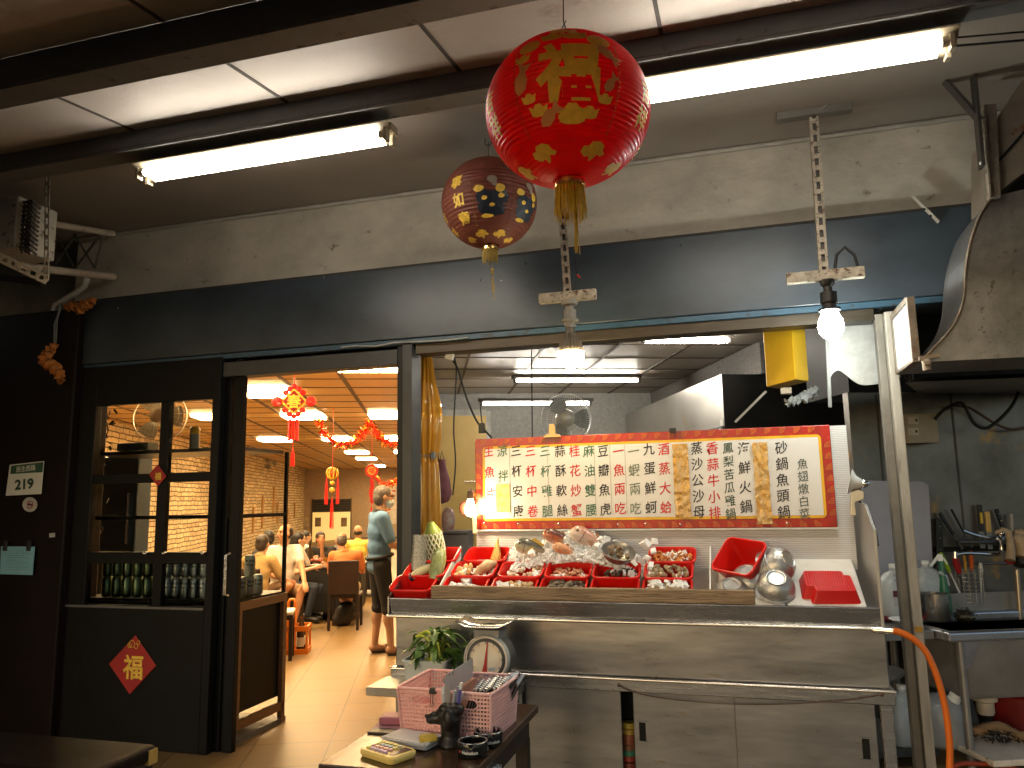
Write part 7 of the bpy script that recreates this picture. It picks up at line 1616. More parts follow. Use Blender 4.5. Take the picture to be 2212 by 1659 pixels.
# floor clutter lower right
p = S(2150,1640,qS+.05); tag(MB().box(-.16,-.2,0,.5,.25,.03,Matrix.Translation((p.x,p.y,.08)) @ Matrix.Rotation(PHI,4,'Z')).build('cutting_board', mat('cream board', (.70,.64,.55), .5, spots=.1), bevel=.006), 'cream board lying low under the sink at the lower right', 'cutting board')
p = S(2140,1618,qS+.12); b = MB(); random.seed(23); b.tube(cr([(p.x-.10,p.y,.14),(p.x-.04,p.y-.02,.165),(p.x+.04,p.y,.18),(p.x+.10,p.y+.02,.15),(p.x+.16,p.y+.02,.13)],3), .026, 8); b.v = [(x+random.uniform(-.008,.008),y+random.uniform(-.008,.008),z+random.uniform(-.008,.008)) for x,y,z in b.v]
tag(b.build('rag', mat('brown rag', (.26,.16,.08), .85, var=.2), smooth=60), 'crumpled brown rag on the cream board under the sink', 'rag')
b = MB()
for i in range(90):
    c = Vector((p.x+.02+random.gauss(0,.045),p.y-.03+random.gauss(0,.03),.12+random.uniform(0,.05))); d = Vector((random.uniform(-1,1),random.uniform(-1,1),random.uniform(-.5,.5)))*.012; b.tube([c-d,c+d], .0035, 4)
tag(b.build('scourer', mat('wet black scourer', (.02,.017,.014), .2)), 'wet black scourer heap in front of the brown rag', 'scourer')
tag(MB().tube(cr([tuple(S(x,y,qS-.1)) for x,y in ((2052,1660),(2075,1650),(2110,1650),(2150,1652),(2190,1660),(2230,1672))]), .011, 8).build('hose', mat('dark red hose', (.32,.05,.015), .35), smooth=60), 'dark red hose end curling under the sink', 'hose')
p = S(2190,1530,qS+.35); tag(MB().lathe([(.001,.0),(.20,.0),(.24,.22),(.25,.22),(.24,.23),(.001,.02)], 28, Matrix.Translation((p.x+.05,p.y+.05,.06))).build('basin', mat('dark red basin', (.16,.008,.006), .45), smooth=40), 'large dark red basin in the shadow under the sink', 'basin')
# ================================================================== PEOPLE
def ik(a, b, l1, l2, pole):
    a, b, pole = Vector(a), Vector(b), Vector(pole); d = b-a; L = min(d.length, (l1+l2)*.995); d.normalize(); b = a+d*L
    x = (l1*l1-l2*l2+L*L)/(2*L); h = math.sqrt(max(l1*l1-x*x, 0)); pv = pole-d*pole.dot(d); pv.normalize(); return a+d*x+pv*h, b
SKIN = {}
def skin(n, c): return mat('skin '+n, c, .5, var=.06, scale=14, sss=0)
def remesh(o, v, it=3):
    m = o.modifiers.new('blend', 'REMESH'); m.mode = 'VOXEL'; m.voxel_size = v; m.use_smooth_shade = True
    s = o.modifiers.new('soften', 'SMOOTH'); s.factor = .5; s.iterations = it
def person(label, loc, yaw, J, cl, scale=1, vox=.012, head_yaw=0, head_tilt=0, hair='short', face=True, shorts=None, shoes=None, mask=False, glasses=False):
    """J: joints in local metres, +Y is where the chest faces; one continuous body, clothing and hair as children"""
    hipL, hipR = Vector(J['hipL']), Vector(J['hipR']); pel = (hipL+hipR)/2+Vector((0,0,.05)); neck = Vector(J['neck']); hd = Vector(J['head'])
    sp = (neck-pel).normalized(); sx = (Vector(J['shR'])-Vector(J['shL'])).normalized(); fw = sp.cross(sx).normalized()*-1
    if fw.y < 0 and abs(fw.y) > .2: fw = -fw
    M = Matrix((sx, sp.cross(sx)*1, sp)).transposed()
    B = MB()
    def torso(b, k=0.0):
        T = lambda t: pel.lerp(neck, t)
        b.ell(T(-.02), (.150+k,.112+k,.115+k), M); b.ell(T(.28), (.142+k,.112+k,.15+k), M); b.ell(T(.58), (.155+k,.112+k,.17+k), M); b.ell(T(.80), (.165+k,.095+k,.11+k), M)
        b.cone(J['shL'], J['shR'], .055+k, .055+k)
    torso(B)
    B.cone(T0_ if False else pel.lerp(neck,.9), hd-Vector((0,0,.06)), .058, .052)
    RH = Matrix.Rotation(head_yaw,3,'Z') @ Matrix.Rotation(head_tilt,3,'X')
    def Hp(x,y,z): return hd+RH@Vector((x,y,z))
    B.ell(hd+RH@Vector((0,-.012,.02)), (.074,.092,.098), RH); B.ell(Hp(0,.02,-.045), (.056,.066,.068), RH); B.ell(Hp(0,.045,-.085), (.030,.030,.022), RH)
    B.cone(Hp(0,.082,.012), Hp(0,.100,-.022), .010, .016); B.ell(Hp(0,.066,.036), (.05,.022,.014), RH); B.ell(Hp(0,.083,-.052), (.024,.012,.010), RH)
    for s in (-1,1): B.ell(Hp(.076*s,-.008,-.008), (.010,.020,.032), RH); B.ell(Hp(.036*s,.062,-.02), (.024,.022,.022), RH)
    kneeL, kneeR, anL, anR = (Vector(J[k]) for k in ('kneeL','kneeR','anL','anR'))
    for h, kn, an in ((hipL,kneeL,anL),(hipR,kneeR,anR)):
        B.cone(h, kn, .082, .053); d = an-kn; B.cone(kn, an, .052, .034)
        back = Vector((0,-1,0)) if J.get('stand') else (kn-h).normalized()*-1
        B.ell(kn+d*.30+back*.014, (.048,.048,.10), rotm(kn,an).to_3x3())
    toes = {}
    for s, an in (('L',anL),('R',anR)):
        t = an+Vector(J.get('foot'+s, (0,.17,-.045))); toes[s] = t; B.cone(an+Vector((0,-.02,-.03)), t, .038, .026); B.ell(an.lerp(t,.6)+Vector((0,0,-.008)), (.042,.07,.024), rotm(an,t).to_3x3() @ Matrix.Rotation(PI/2,3,'X'))
    els = {}; hands = {}
    for s, sg in (('L',-1),('R',1)):
        sh = Vector(J['sh'+s]); el, hn = ik(sh, J['hand'+s], .29, .26, J.get('pole'+s, (sg*.5,-.6,-.6))); els[s] = el; hands[s] = hn
        B.cone(sh, el, .050, .040); B.cone(el, hn, .040, .027)
        d = (hn-el).normalized(); pn = Vector(J.get('palm'+s, (sg*-1,0,0))); pn = (pn-d*pn.dot(d)).normalized(); sd = d.cross(pn)
        pal = hn+d*.045; B.ell(pal, (.040,.016,.048), Matrix((sd,pn,d)).transposed())
        for i, (off, ln) in enumerate(((-.030,.060),(-.010,.074),(.011,.070),(.030,.054))):
            p0 = hn+d*.082+sd*off; p1 = p0+d*ln*.5+pn*.012; p2 = p1+d*ln*.30+pn*.026; B.cone(p0, p1, .0098, .009, 8); B.cone(p1, p2, .009, .0078, 8)
        p0 = hn+d*.03+sd*(-.034)+pn*.008; p1 = p0+d*.035-sd*.022+pn*.012; B.cone(p0, p1, .0125, .010, 8); B.cone(p1, p1+d*.028+pn*.008, .010, .008, 8)
    o = B.build('person', cl['skin']); remesh(o, vox, 2)
    o.location = loc; o.rotation_euler = (0,0,yaw); o.scale = (scale,)*3; tag(o, label, 'person')
    # shirt
    S_ = MB(); torso(S_, .014)
    for s in ('L','R'):
        sh = Vector(J['sh'+s]); e = els[s]; sl = cl.get('sleeve', .62); S_.cone(sh, sh.lerp(e, min(sl,1)), .070, .058)
        if sl > 1: S_.cone(e, e.lerp(hands[s], .85), .056, .042)
    if J.get('stand'): S_.ell(pel+Vector((0,0,-.06)), (.165,.130,.10), M)
    x = S_.build('shirt', cl['shirt'], o, W=False); remesh(x, .014, 3)
    b = MB(); c0 = pel.lerp(neck,.985); b.lathe([(.078,-.012),(.066,.014),(.062,.022),(.070,-.01)], 20, Matrix.Translation(c0+Vector((0,.0,.008))) @ rotm((0,0,0), sp+fw*.25)); b.build('collar', cl.get('collar', cl['shirt']), o, W=False, smooth=60)
    P_ = MB(); k = cl.get('leg', 1.0); P_.ell(pel+Vector((0,0,-.02)), (.160,.125,.12), M)
    for h, kn, an in ((hipL,kneeL,anL),(hipR,kneeR,anR)):
        P_.cone(h, h.lerp(kn, min(1,k)), .098, .088 if k < 1.01 else .068)
        if k > 1: P_.cone(kn, kn.lerp(an, k-1), .068, .056 if k > 1.5 else .078)
    x = P_.build('trousers', cl['pants'], o, W=False); remesh(x, .014, 3)
    for s, an in (('L',anL),('R',anR)):
        t = toes[s]; b = MB(); d = t-an; mid = an.lerp(t,.52)+Vector((0,0,0)); D_ = Vector((d.x,d.y,0)).normalized() if Vector((d.x,d.y,0)).length > .01 else YY
        if shoes == 'sandal':
            mm = frame(Vector((mid.x,mid.y,min(an.z,t.z)-.032)), UP.cross(D_)*-1, D_); b.prism([(-.046,-.12),(.046,-.12),(.052,.05),(.045,.125),(0,.145),(-.045,.125),(-.052,.05)], -.002, .018, mm); b.build('sandal', mat('dark sandal sole', (.03,.018,.012), .6), o, W=False, bevel=.004)
            b = MB()
            for u, hh in ((.02,.055),(.06,.046),(.09,.038)): b.tube([mm@Vector((-.050,u,.012)), mm@Vector((-.036,u+.01,hh)), mm@Vector((0,u+.016,hh+.012)), mm@Vector((.036,u+.01,hh)), mm@Vector((.050,u,.012))], .010, 8)
            b.build('strap', mat('brown sandal strap', (.13,.055,.03), .6), o, W=False, smooth=60)
        else:
            b.cone(an+Vector((0,-.01,-.025)), an.lerp(t,.9), .050, .040); b.ell(an.lerp(t,.75), (.05,.075,.035), rotm(an,t).to_3x3() @ Matrix.Rotation(PI/2,3,'X')); b.build('shoe', cl.get('shoe', BLACK), o, W=False, smooth=180)
    hm = cl['hair']; b = MB()
    if hair == 'bald': b.ell(hd+RH@Vector((0,-.030,-.010)), (.081,.082,.052), RH)
    elif hair == 'thin':
        b.ell(hd+RH@Vector((0,-.034,.012)), (.0815,.080,.085), RH)
    else: b.ell(hd+RH@Vector((0,-.022,.036)), (.084,.096,.092), RH); b.ell(hd+RH@Vector((0,-.052,-.012)), (.078,.066,.085), RH)
    if hair == 'long': b.ell(hd+RH@Vector((0,-.07,-.10)), (.075,.05,.12), RH)
    if hair == 'tail': b.ell(hd+RH@Vector((0,-.10,.03)), (.035,.045,.05), RH); b.ell(hd+RH@Vector((0,-.12,-.06)), (.03,.03,.10), RH)
    x = b.build('hair', hm, o, W=False); remesh(x, .010, 1)
    if face:
        for s in (-1,1):
            MB().ell(Hp(.030*s,.077,.012), (.013,.006,.006), RH, 10, 6).build('eye', mat('dark eye', (.02,.014,.012), .3), o, W=False, smooth=180)
            MB().ell(Hp(.031*s,.083,.033), (.021,.006,.005), RH, 10, 6).build('eyebrow', mat('dark brow', (.03,.022,.018), .8), o, W=False, smooth=180)
        if not mask: MB().ell(Hp(0,.092,-.052), (.022,.006,.007), RH, 10, 6).build('lips', mat('lips', (.30,.10,.07), .5), o, W=False, smooth=180)
    if mask:
        b = MB(); b.ell(Hp(0,.052,-.055), (.066,.066,.056), RH); b.build('mask', mat('pale blue mask', (.42,.52,.58), .7), o, W=False, smooth=180)
        b = MB()
        for s in (-1,1): b.tube([Hp(.058*s,.06,-.03), Hp(.079*s,.0,.012), Hp(.082*s,-.016,-.0)], .0025, 5)
        b.build('mask_loop', WHITEP, o, W=False)
    if glasses:
        b = MB()
        for s in (-1,1): b.tube([Hp(.032*s+.022*math.cos(i*PI/8),.096,.010+.016*math.sin(i*PI/8)) for i in range(16)], .002, 5, closed=True); b.tube([Hp(.054*s,.094,.014), Hp(.080*s,-.01,.012)], .002, 5)
        b.tube([Hp(-.01,.1,.014), Hp(.01,.1,.014)], .002, 5); b.build('glasses', BLACK, o, W=False)
    return o
def stand(): return dict(stand=1, hipL=(-.095,0,.90), hipR=(.095,0,.90), kneeL=(-.10,.02,.48), kneeR=(.10,.02,.48), anL=(-.10,-.02,.085), anR=(.10,-.02,.085), neck=(0,-.005,1.44), head=(0,.035,1.595), shL=(-.185,-.01,1.385), shR=(.185,-.01,1.385), handL=(-.23,.02,.86), handR=(.23,.02,.86))
def sit(lean=.0, sw=.18):
    y = lean
    return dict(hipL=(-.09,0,.52), hipR=(.09,0,.52), kneeL=(-.12,.42,.52), kneeR=(.12,.42,.52), anL=(-.11,.38,.09), anR=(.11,.38,.09), neck=(0,y*1.0,1.06-.25*abs(lean)), head=(0,y*1.15+.05,1.215-.3*abs(lean)), shL=(-sw,y*.9,1.005-.25*abs(lean)), shR=(sw,y*.9,1.005-.25*abs(lean)), handL=(-.16,.40,.80), handR=(.16,.40,.80))
SK = skin('tan', (.42,.235,.14)); SK2 = skin('ruddy', (.46,.22,.115)); SK3 = skin('light', (.50,.32,.21))
BLKH = mat('black hair', (.012,.010,.009), .5, var=.2, scale=60); GRYH = mat('grey hair', (.16,.14,.125), .6, var=.3, scale=70); DKH = mat('dark brown hair', (.03,.018,.012), .5, var=.2, scale=60)
def cloth(n, c, **k): return mat('cloth '+n, c, .85, var=.08, scale=9, bump=.4, bscale=22, **k)
def yawto(d): return math.atan2(-d.x, d.y)
# standing man beside the jamb
fp = onZ(818,1414,0); top = onY(826,1050,fp.y).z; print('man', fp, top)
J = stand(); J['handL'] = (-.12,.30,1.06); J['handR'] = (.14,.32,1.05); J['poleL'] = (-.4,-.8,-.5); J['poleR'] = (.4,-.8,-.5); J['anR'] = (.10,.10,.085); J['kneeR'] = (.10,.07,.48); J['head'] = (0,.045,1.595)
man = person('person standing in a light blue polo shirt, black shorts, sandals and face mask', (fp.x, fp.y, 0), yawto(VR*.95+WQ*.30), J, dict(skin=SK, shirt=cloth('pale blue', (.11,.23,.42)), collar=cloth('black', (.012,.012,.013)), pants=cloth('black', (.012,.012,.013)), hair=GRYH, sleeve=.80, leg=1.05), scale=top/1.71, vox=.009, head_yaw=-.05, head_tilt=-.12, shoes='sandal', mask=True, glasses=True)
b = MB(); b.tube([(.170*math.cos(i*PI/12), .135*math.sin(i*PI/12), .985+.02*math.sin(i*PI/12)) for i in range(24)], .016, 8, closed=True); b.build('waist_pouch', cloth('black', (.012,.012,.013)), man, W=False, smooth=60)
def at(px, q, z=0):                                    # room point under a photo column, at room depth q
    p = onQ(px, 1135, q); return Vector((p.x, p.y, z))
def C(*c, **k): return dict(c[0] if c else {}, **k)
DARKL = mat('dark brown leather', (.028,.014,.009), .4, var=.15)
def chair(lab, loc, yaw, s=1):
    o = thing('chair', lab, 'chair', loc, 'dark dining chairs', (0,0,yaw)); o.scale = (s,)*3
    MB().box(-.21,-.20,.42,.21,.22,.47).build('seat', DARKL, o, W=False, bevel=.015)
    MB().box(-.205,-.245,.47,.205,-.205,.92, Matrix.Translation((0,-.225,.47)) @ Matrix.Rotation(.06,4,'X') @ Matrix.Translation((0,.225,-.47))).build('backrest', DARKL, o, W=False, bevel=.012)
    for x in (-.19,.19):
        for y in (-.225,.20): MB().box(x-.018,y-.018,0,x+.018,y+.018,.419 if y > 0 else .47).build('leg', mat('black wood leg', (.018,.011,.008), .4), o, W=False, bevel=.002)
    b = MB(); b.box(-.18,.19,.37,.18,.21,.418); b.build('apron', MATS['black wood leg'], o, W=False); return o
def sized(px_head_top, py_top, q, zs): return onQ(px_head_top, py_top, q).z/zs
toward = -WQ
# orange shirt man, back to us, on his chair
qo = 8.75; po_ = at(747, qo); s_o = sized(722,1142,qo,1.33); print('orange scale', s_o)
ch0 = chair('dark leather dining chair with its high back to the doorway', at(749,qo-.04), PHI-.03, .79)
st1 = thing('stool', 'black legged stool with a pale folded cloth on its seat beside the wooden partition', 'stool', at(606,7.15), None, (0,0,PHI+.1)); st1.scale = (.85,.85,.85)
MB().box(-.16,-.16,.40,.16,.16,.45).build('seat', DARKL, st1, W=False, bevel=.01)
for x in (-.14,.14):
    for y in (-.14,.14): MB().box(x-.018,y-.018,0,x+.018,y+.018,.399).build('leg', mat('black wood leg', (.018,.011,.008), .4), st1, W=False)

J = sit(.06); J['neck'] = (-.03,.06,1.04); J['head'] = (-.07,.12,1.19); J['anL'] = (.03,.12,.09); J['anR'] = (-.06,.16,.09); J['handL'] = (-.12,.42,.80); J['handR'] = (.12,.42,.80)
person('person in an orange polo shirt seated with his back to the doorway', po_, PHI+.02, J, dict(skin=SK2, shirt=cloth('orange', (.62,.20,.065)), pants=cloth('cream', (.55,.48,.36)), hair=GRYH, sleeve=.7, leg=.9), scale=s_o*.97, hair='thin', face=False, head_yaw=.25)
# white T-shirt man
qw = 8.55; pw0 = at(612, qw); s_w = sized(618,1148,qw,1.33)
J = sit(.02); J['kneeR'] = (.02,.40,.60); J['anR'] = (.32,.38,.34); J['footR'] = (.10,.13,-.05); J['kneeL'] = (-.12,.42,.52); J['anL'] = (-.02,.42,.09); J['handL'] = (-.16,.44,.62); J['handR'] = (.05,.34,.66); J['palmL'] = (0,0,-1)
person('person in a white T shirt and brown shorts sitting cross legged, looking left', pw0, yawto(toward*.9+VR*.42), J, dict(skin=SK2, shirt=cloth('white', (.66,.63,.58)), pants=cloth('brown', (.20,.115,.06)), hair=BLKH, sleeve=.6, leg=.85, shoe=mat('cream shoe', (.55,.5,.42), .6)), scale=s_w*1.08, vox=.009, hair='thin', head_yaw=-1.25, head_tilt=.05)
ch2 = dup(ch0, pw0, (0,0,yawto(toward*.75+VR*.62)), 'dark chair under the person in the white T shirt')
# tan shirt person seen through the glass, dark head behind
qt = 8.0; pt0 = at(556, qt)
J = sit(.08); person('person in a tan shirt with dark hair, seen from behind through the glass case', pt0, PHI-.35, J, dict(skin=SK, shirt=cloth('tan', (.40,.26,.10)), pants=cloth('dark', (.03,.03,.035)), hair=DKH, sleeve=.7, leg=1.9), scale=sized(560,1152,qt,1.33), face=False)
dup(ch0, pt0, (0,0,PHI-.35), 'dark chair under the person in the tan shirt')
pk0 = at(586, 9.3); person('person with short dark hair behind the tan shirted diner', pk0, PHI+.6, sit(.05), dict(skin=SK, shirt=cloth('charcoal', (.04,.04,.045)), pants=cloth('dark', (.03,.03,.035)), hair=BLKH, sleeve=.7, leg=1.9), scale=sized(588,1144,9.3,1.33), face=False)
# jeans person with ponytail to the left of the dark table
pj = at(634, 9.25); J = sit(.05); J['anL'] = (-.10,.26,.09); J['anR'] = (.11,.30,.09)
person('person with black tied hair in jeans sitting behind the white T shirt', pj, yawto(VR*.9+toward*.25), J, dict(skin=SK3, shirt=cloth('white two', (.55,.52,.48)), pants=cloth('blue jeans', (.035,.05,.085)), hair=BLKH, sleeve=.6, leg=1.9), scale=sized(634,1148,9.25,1.33), hair='tail', head_yaw=.5)
dup(ch0, pj, (0,0,yawto(VR*.9+toward*.25)), 'dark chair under the person in jeans')
pw2 = at(652, 11.2); person('person with long black hair and a pale top at the farther table', pw2, yawto(VR*.8+WQ*.5), sit(.04), dict(skin=SK3, shirt=cloth('pale', (.55,.5,.45)), pants=cloth('dark', (.03,.03,.035)), hair=BLKH, sleeve=.7, leg=1.9), scale=sized(654,1146,11.2,1.33), hair='long')
# black shirt man facing us with his hand at his mouth
qb2 = 10.35; pb2 = at(690, qb2); s_b = sized(697,1138,qb2,1.36); J = sit(.14,.20); J['head'] = (.03,.22,1.17); J['handR'] = (-.02,.36,1.07); J['handL'] = (.10,.40,.86); J['shL'] = (-.20,.12,.97); J['shR'] = (.20,.12,.97); J['handL'] = (.04,.36,1.06); J['handR'] = (.22,.40,.84); J['palmL'] = (0,-1,0)
person('person in a black shirt and glasses facing the doorway with a hand to his mouth', pb2, yawto(toward*.9+VR*.35), J, dict(skin=SK2, shirt=cloth('black', (.012,.012,.013)), pants=cloth('dark', (.03,.03,.035)), hair=BLKH, sleeve=.85, leg=1.9), scale=s_b, glasses=True)
dup(ch0, pb2, (0,0,yawto(toward*.9+VR*.35)), 'dark chair under the person in the black shirt')
py2 = at(773, 10.9); J = sit(.06); person('bald person in a bright yellow shirt seated with his back turned', py2, PHI+.05, J, dict(skin=SK, shirt=cloth('yellow', (.72,.60,.12)), pants=cloth('dark', (.03,.03,.035)), hair=DKH, sleeve=.7, leg=1.9), scale=sized(774,1133,10.9,1.33), hair='bald', face=False)
pz = at(743, 12.4); person('person with short black hair facing forward at the farthest table', pz, yawto(toward), sit(.05), dict(skin=SK2, shirt=cloth('grey', (.2,.2,.2)), pants=cloth('dark', (.03,.03,.035)), hair=BLKH, sleeve=.7, leg=1.9), scale=sized(743,1152,12.4,1.33))
# ------------------------------------------------------------------ tables and what stands on them
def dtable(lab, c, w, d, h, m):
    o = thing('table', lab, 'table', c, None, (0,0,PHI)); MB().box(-w/2,-d/2,h-.03,w/2,d/2,h).build('top', m, o, W=False, bevel=.004)
    MB().box(-w/2+.01,-d/2+.01,.10,w/2-.01,d/2-.01,h-.031).build('cloth_skirt', cloth('black skirt', (.010,.010,.011)), o, W=False); MB().box(-.05,-.05,0,.05,.05,.099).build('foot', BLACK, o, W=False); return o
TB = mat('dark table laminate', (.025,.018,.014), .25)
hT = onQ(680,1226,9.15).z; print('table h', hT)
dtable('dark table in front of the orange shirted diner', at(712,9.60), .84, .80, hT, TB)
hT2 = onQ(790,1213,11.3).z; dtable('farther dark table in front of the yellow shirted diner', at(778,11.75), .9, .8, hT2, TB)
WPL = mat('white crockery', (.70,.68,.62), .25)
def small(name, lab, cat, px, q, prof, m, h=None, grp=None):
    p = at(px, q); return tag(MB().lathe(prof, 18, Matrix.Translation((p.x,p.y,(h or hT)+.001))).build(name, m, smooth=50), lab, cat, grp)
PLT = [(.001,.004),(.05,.004),(.09,.016),(.092,.018),(.05,.008),(.001,.007)]
for lab, px, q in (('white plate nearest the left edge of the dark table',663,9.30),('white plate between the glasses on the dark table',690,9.34),('white plate at the back of the dark table',704,9.72)): small('plate', lab, 'plate', px, q, PLT, WPL)
GLS = [(.001,.003),(.026,.003),(.032,.10),(.030,.10),(.024,.012),(.001,.010)]
AMG = mat('tea in a glass', (.50,.25,.05), .08, trans=.5)
for lab, px, q in (('glass of amber tea at the left of the dark table',656,9.42),('glass of amber tea in front of the orange shirt',705,9.30)): small('glass', lab, 'glass', px, q, GLS, AMG)
small('bottle','dark liquor bottle on the table beside the black shirt','bottle',671,9.75,[(.001,0),(.036,0),(.038,.12),(.014,.20),(.013,.26),(.001,.26)],mat('dark bottle',(.04,.025,.012),.1,trans=.2))
random.seed(33); 
def heap(lab, px, q, m, h, s=1):
    p = at(px, q); b = MB()
    for i in range(14): b.ell((p.x+random.gauss(0,.035*s),p.y+random.gauss(0,.03*s),h+.025+random.uniform(0,.05)*s), .028*s, None, 8, 6)
    return tag(b.build('food', m, smooth=60), lab, 'food', kind='stuff')
heap('pile of pale noodles on the dark table', 657, 9.65, mat('pale noodles', (.66,.58,.36), .5), hT); heap('heap of crumpled white tissues on the farther table', 794, 11.5, WPL, hT2, 1.2); heap('red sauced dish on the dark table', 690, 9.6, mat('red sauce', (.45,.12,.08), .4), hT, .7)
b = at(783, 11.45); tag(MB().box(-.035,-.035,0,.035,.035,.16, Matrix.Translation((b.x,b.y,hT2+.001))).build('condiment_box', mat('olive black box', (.05,.055,.03), .4), bevel=.005), 'dark condiment box at the farther table', 'box')
pb3 = onZ(743,1352,0); bgk = MB(); bgk.ell((pb3.x,pb3.y,.13), (.115,.10,.13)); bgk.ell((pb3.x+.05,pb3.y,.19), (.09,.08,.08)); bgk.ell((pb3.x-.03,pb3.y-.02,.08),(.10,.09,.08)); o = bgk.build('bag', mat('black bag', (.012,.011,.012), .5), smooth=180); remesh(o,.02,3); tag(o, 'black bag on the floor under the high backed chair', 'bag')
pc0 = at(606,7.15); tag(MB().box(-.15,-.15,0,.14,.13,.03,Matrix.Translation((pc0.x,pc0.y,.3835)) @ Matrix.Rotation(PHI+.1,4,'Z')).build('folded_cloth', mat('pale cloth', (.58,.54,.46), .8), bevel=.01), 'pale folded cloth on the seat beside the partition', 'cloth')
# orange bottle carrier
ob = onZ(628,1410,0); oc = thing('bottle_carrier', 'orange plastic bottle carrier with a tall handle on the floor', 'crate', (ob.x,ob.y,0), None, (0,0,PHI)); OP = mat('orange plastic', (.66,.17,.01), .4); b = MB()
for z in (.0,.20): 
    for y in (-.10,.10): b.box(-.16,y-.008,z,.16,y+.008,z+.045)
    for x in (-.16,.16): b.box(x-.008,-.107,z,x+.008,.107,z+.044)
b.box(-.155,-.095,.0,.155,.095,.012)
for x in (-.155,0,.155):
    for y in (-.10,.10): b.box(x-.009,y-.0095,.04,x+.009,y+.0095,.21)
b.build('crate', OP, oc, W=False); b = MB(); b.tube([(-.03,0,.01),(-.03,0,.44),(-.015,0,.47),(.015,0,.47),(.03,0,.44),(.03,0,.01)], .014, 8); b.build('handle', OP, oc, W=False, smooth=60)
bt0 = None
for i,(x,y) in enumerate(((-.10,-.05),(.09,-.05),(-.10,.05),(.09,.05))):
    loc = oc.location+Matrix.Rotation(PHI,3,'Z')@Vector((x,y,.013))
    if bt0 is None: bt0 = thing('bottle','dark bottle standing in the orange carrier','bottle',loc,'bottles in the orange carrier'); MB().lathe([(.001,0),(.033,0),(.034,.17),(.014,.25),(.013,.30),(.001,.30)],16).build('glass',mat('brown bottle',(.05,.02,.008),.12),bt0,W=False,smooth=50); MB().lathe([(.0345,.05),(.0345,.13)],16).build('label',WPL,bt0,W=False)
    else: dup(bt0, loc)
# ------------------------------------------------------------------ hanging decorations
DRED = mat('red silk', (.75,.015,.012), .5, var=.1); 
def tassel(b, p, l, r=.012, n=16):
    for i in range(n): a = random.uniform(0,6.28); b.tube([p, p+Vector((r*.7*math.cos(a),r*.7*math.sin(a),-l*.3)), p+Vector((r*math.cos(a),r*math.sin(a),-l*random.uniform(.92,1)))], .0028, 4)
def hangat(px, py, q): return onQ(px, py, q)
qk = 6.9; c = onQ(635,867,qk); kn_ = thing('knot_ornament', 'red diamond knot ornament with a gold spring character hanging in the doorway', 'ornament', c); Fk = frame(c, VR, UP); s = (onQ(660,867,qk)-onQ(611,867,qk)).length/2*1.22
MB().prism([(0,s),(s,0),(0,-s),(-s,0)], -.012, .0, Fk).build('frame', GOLD, kn_); MB().prism([(0,s*.80),(s*.80,0),(0,-s*.80),(-s*.80,0)], -.011, .004, Fk).build('panel', mat('deep red panel', (.30,.008,.012), .5), kn_)
vs, fs = glyphs('春', .03); MB().add([Fk@Vector((v[0]*s*1.05,v[1]*s*1.05,.006)) for v in vs], fs).build('character', GOLD, kn_)
b = MB(); sg = []
for cx_, cy_, r_ in ((s*1.22,0,.30),(-s*1.22,0,.30),(s*.62,s*.66,.17),(-s*.62,s*.66,.17),(s*.62,-s*.66,.17),(-s*.62,-s*.66,.17),(s*.32,s*.92,.16),(-s*.32,s*.92,.16),(s*.32,-s*.95,.16),(-s*.32,-s*.95,.16),(0,s*1.12,.16),(0,-s*1.12,.14)):
    for k in (1,.66,.34): b.tube([Fk@Vector((cx_+s*r_*k*math.cos(i*PI/7), cy_+s*r_*k*math.sin(i*PI/7), -.006)) for i in range(14)], .012 if r_ > .2 else .008, 5, closed=True)
b.build('cord_loop', DRED, kn_, smooth=60)
b = MB(); tp0 = Fk@Vector((0,s*1.1,0)); b.tube([tp0, Vector((tp0.x,tp0.y,CZ))], .003, 5); p1 = Fk@Vector((0,-s*1.2,0)); 
zA, zB = onQ(632,908,qk).z, onQ(632,950,qk).z; b.box(-.012,-.008,zB,.012,.008,zA,Matrix.Translation((p1.x,p1.y,0)) @ Matrix.Rotation(PHI,4,'Z')); b.tube([p1, Vector((p1.x,p1.y,onQ(630,985,qk).z))], .003, 5); b.build('string', DRED, kn_)
b = MB()
for i in range(14):
    z = zA-(zA-zB)*i/13
    for sg_ in (-1,1): b.ell((p1.x+VR.x*.033*sg_, p1.y+VR.y*.033*sg_, z), (.018,.006,.010), Euler((0,sg_*.6,PHI)).to_matrix(), 8, 5)
b.build('firecracker_fringe', DRED, kn_, smooth=60); b = MB(); random.seed(40); tassel(b, Vector((p1.x,p1.y,onQ(630,968,qk).z)), onQ(630,968,qk).z-onQ(630,1008,qk).z, .016, 24); b.build('tassel', DRED, kn_)
def garland(lab, pts, n=700, r=.07):
    P = [Vector(p) for p in cr([tuple(p) for p in pts], 10)]; b1 = MB(); b2 = MB(); b3 = MB(); b3.tube(P, .008, 5)
    for i in range(n):
        k = random.randrange(len(P)-1); c = P[k].lerp(P[k+1], random.random()); d = Vector((random.gauss(0,1),random.gauss(0,1),random.gauss(0,1))).normalized(); sd = d.orthogonal().normalized(); l = r*random.uniform(.5,1.15)
        (b1 if random.random() < .68 else b2).add([c, c+d*l*.6+sd*.006, c+d*l, c+d*l*.6-sd*.006], [(0,1,2,3)])
    g = thing('garland', lab, 'garland', P[0]); b1.build('red_tinsel', mat('red tinsel', (.62,.03,.012), .2, metal=.6), g); b2.build('gold_tinsel', mat('gold tinsel', (.80,.42,.05), .18, metal=.8), g); b3.build('cord', DRED, g)
random.seed(44); qg = 7.6
garland('red and gold tinsel garland looping under the dining room ceiling', [onQ(x,y,qg) for x,y in ((688,908),(697,928),(708,945),(725,957),(745,960),(765,955),(782,942),(792,928),(800,914),(808,930),(822,948),(838,957),(858,962))])
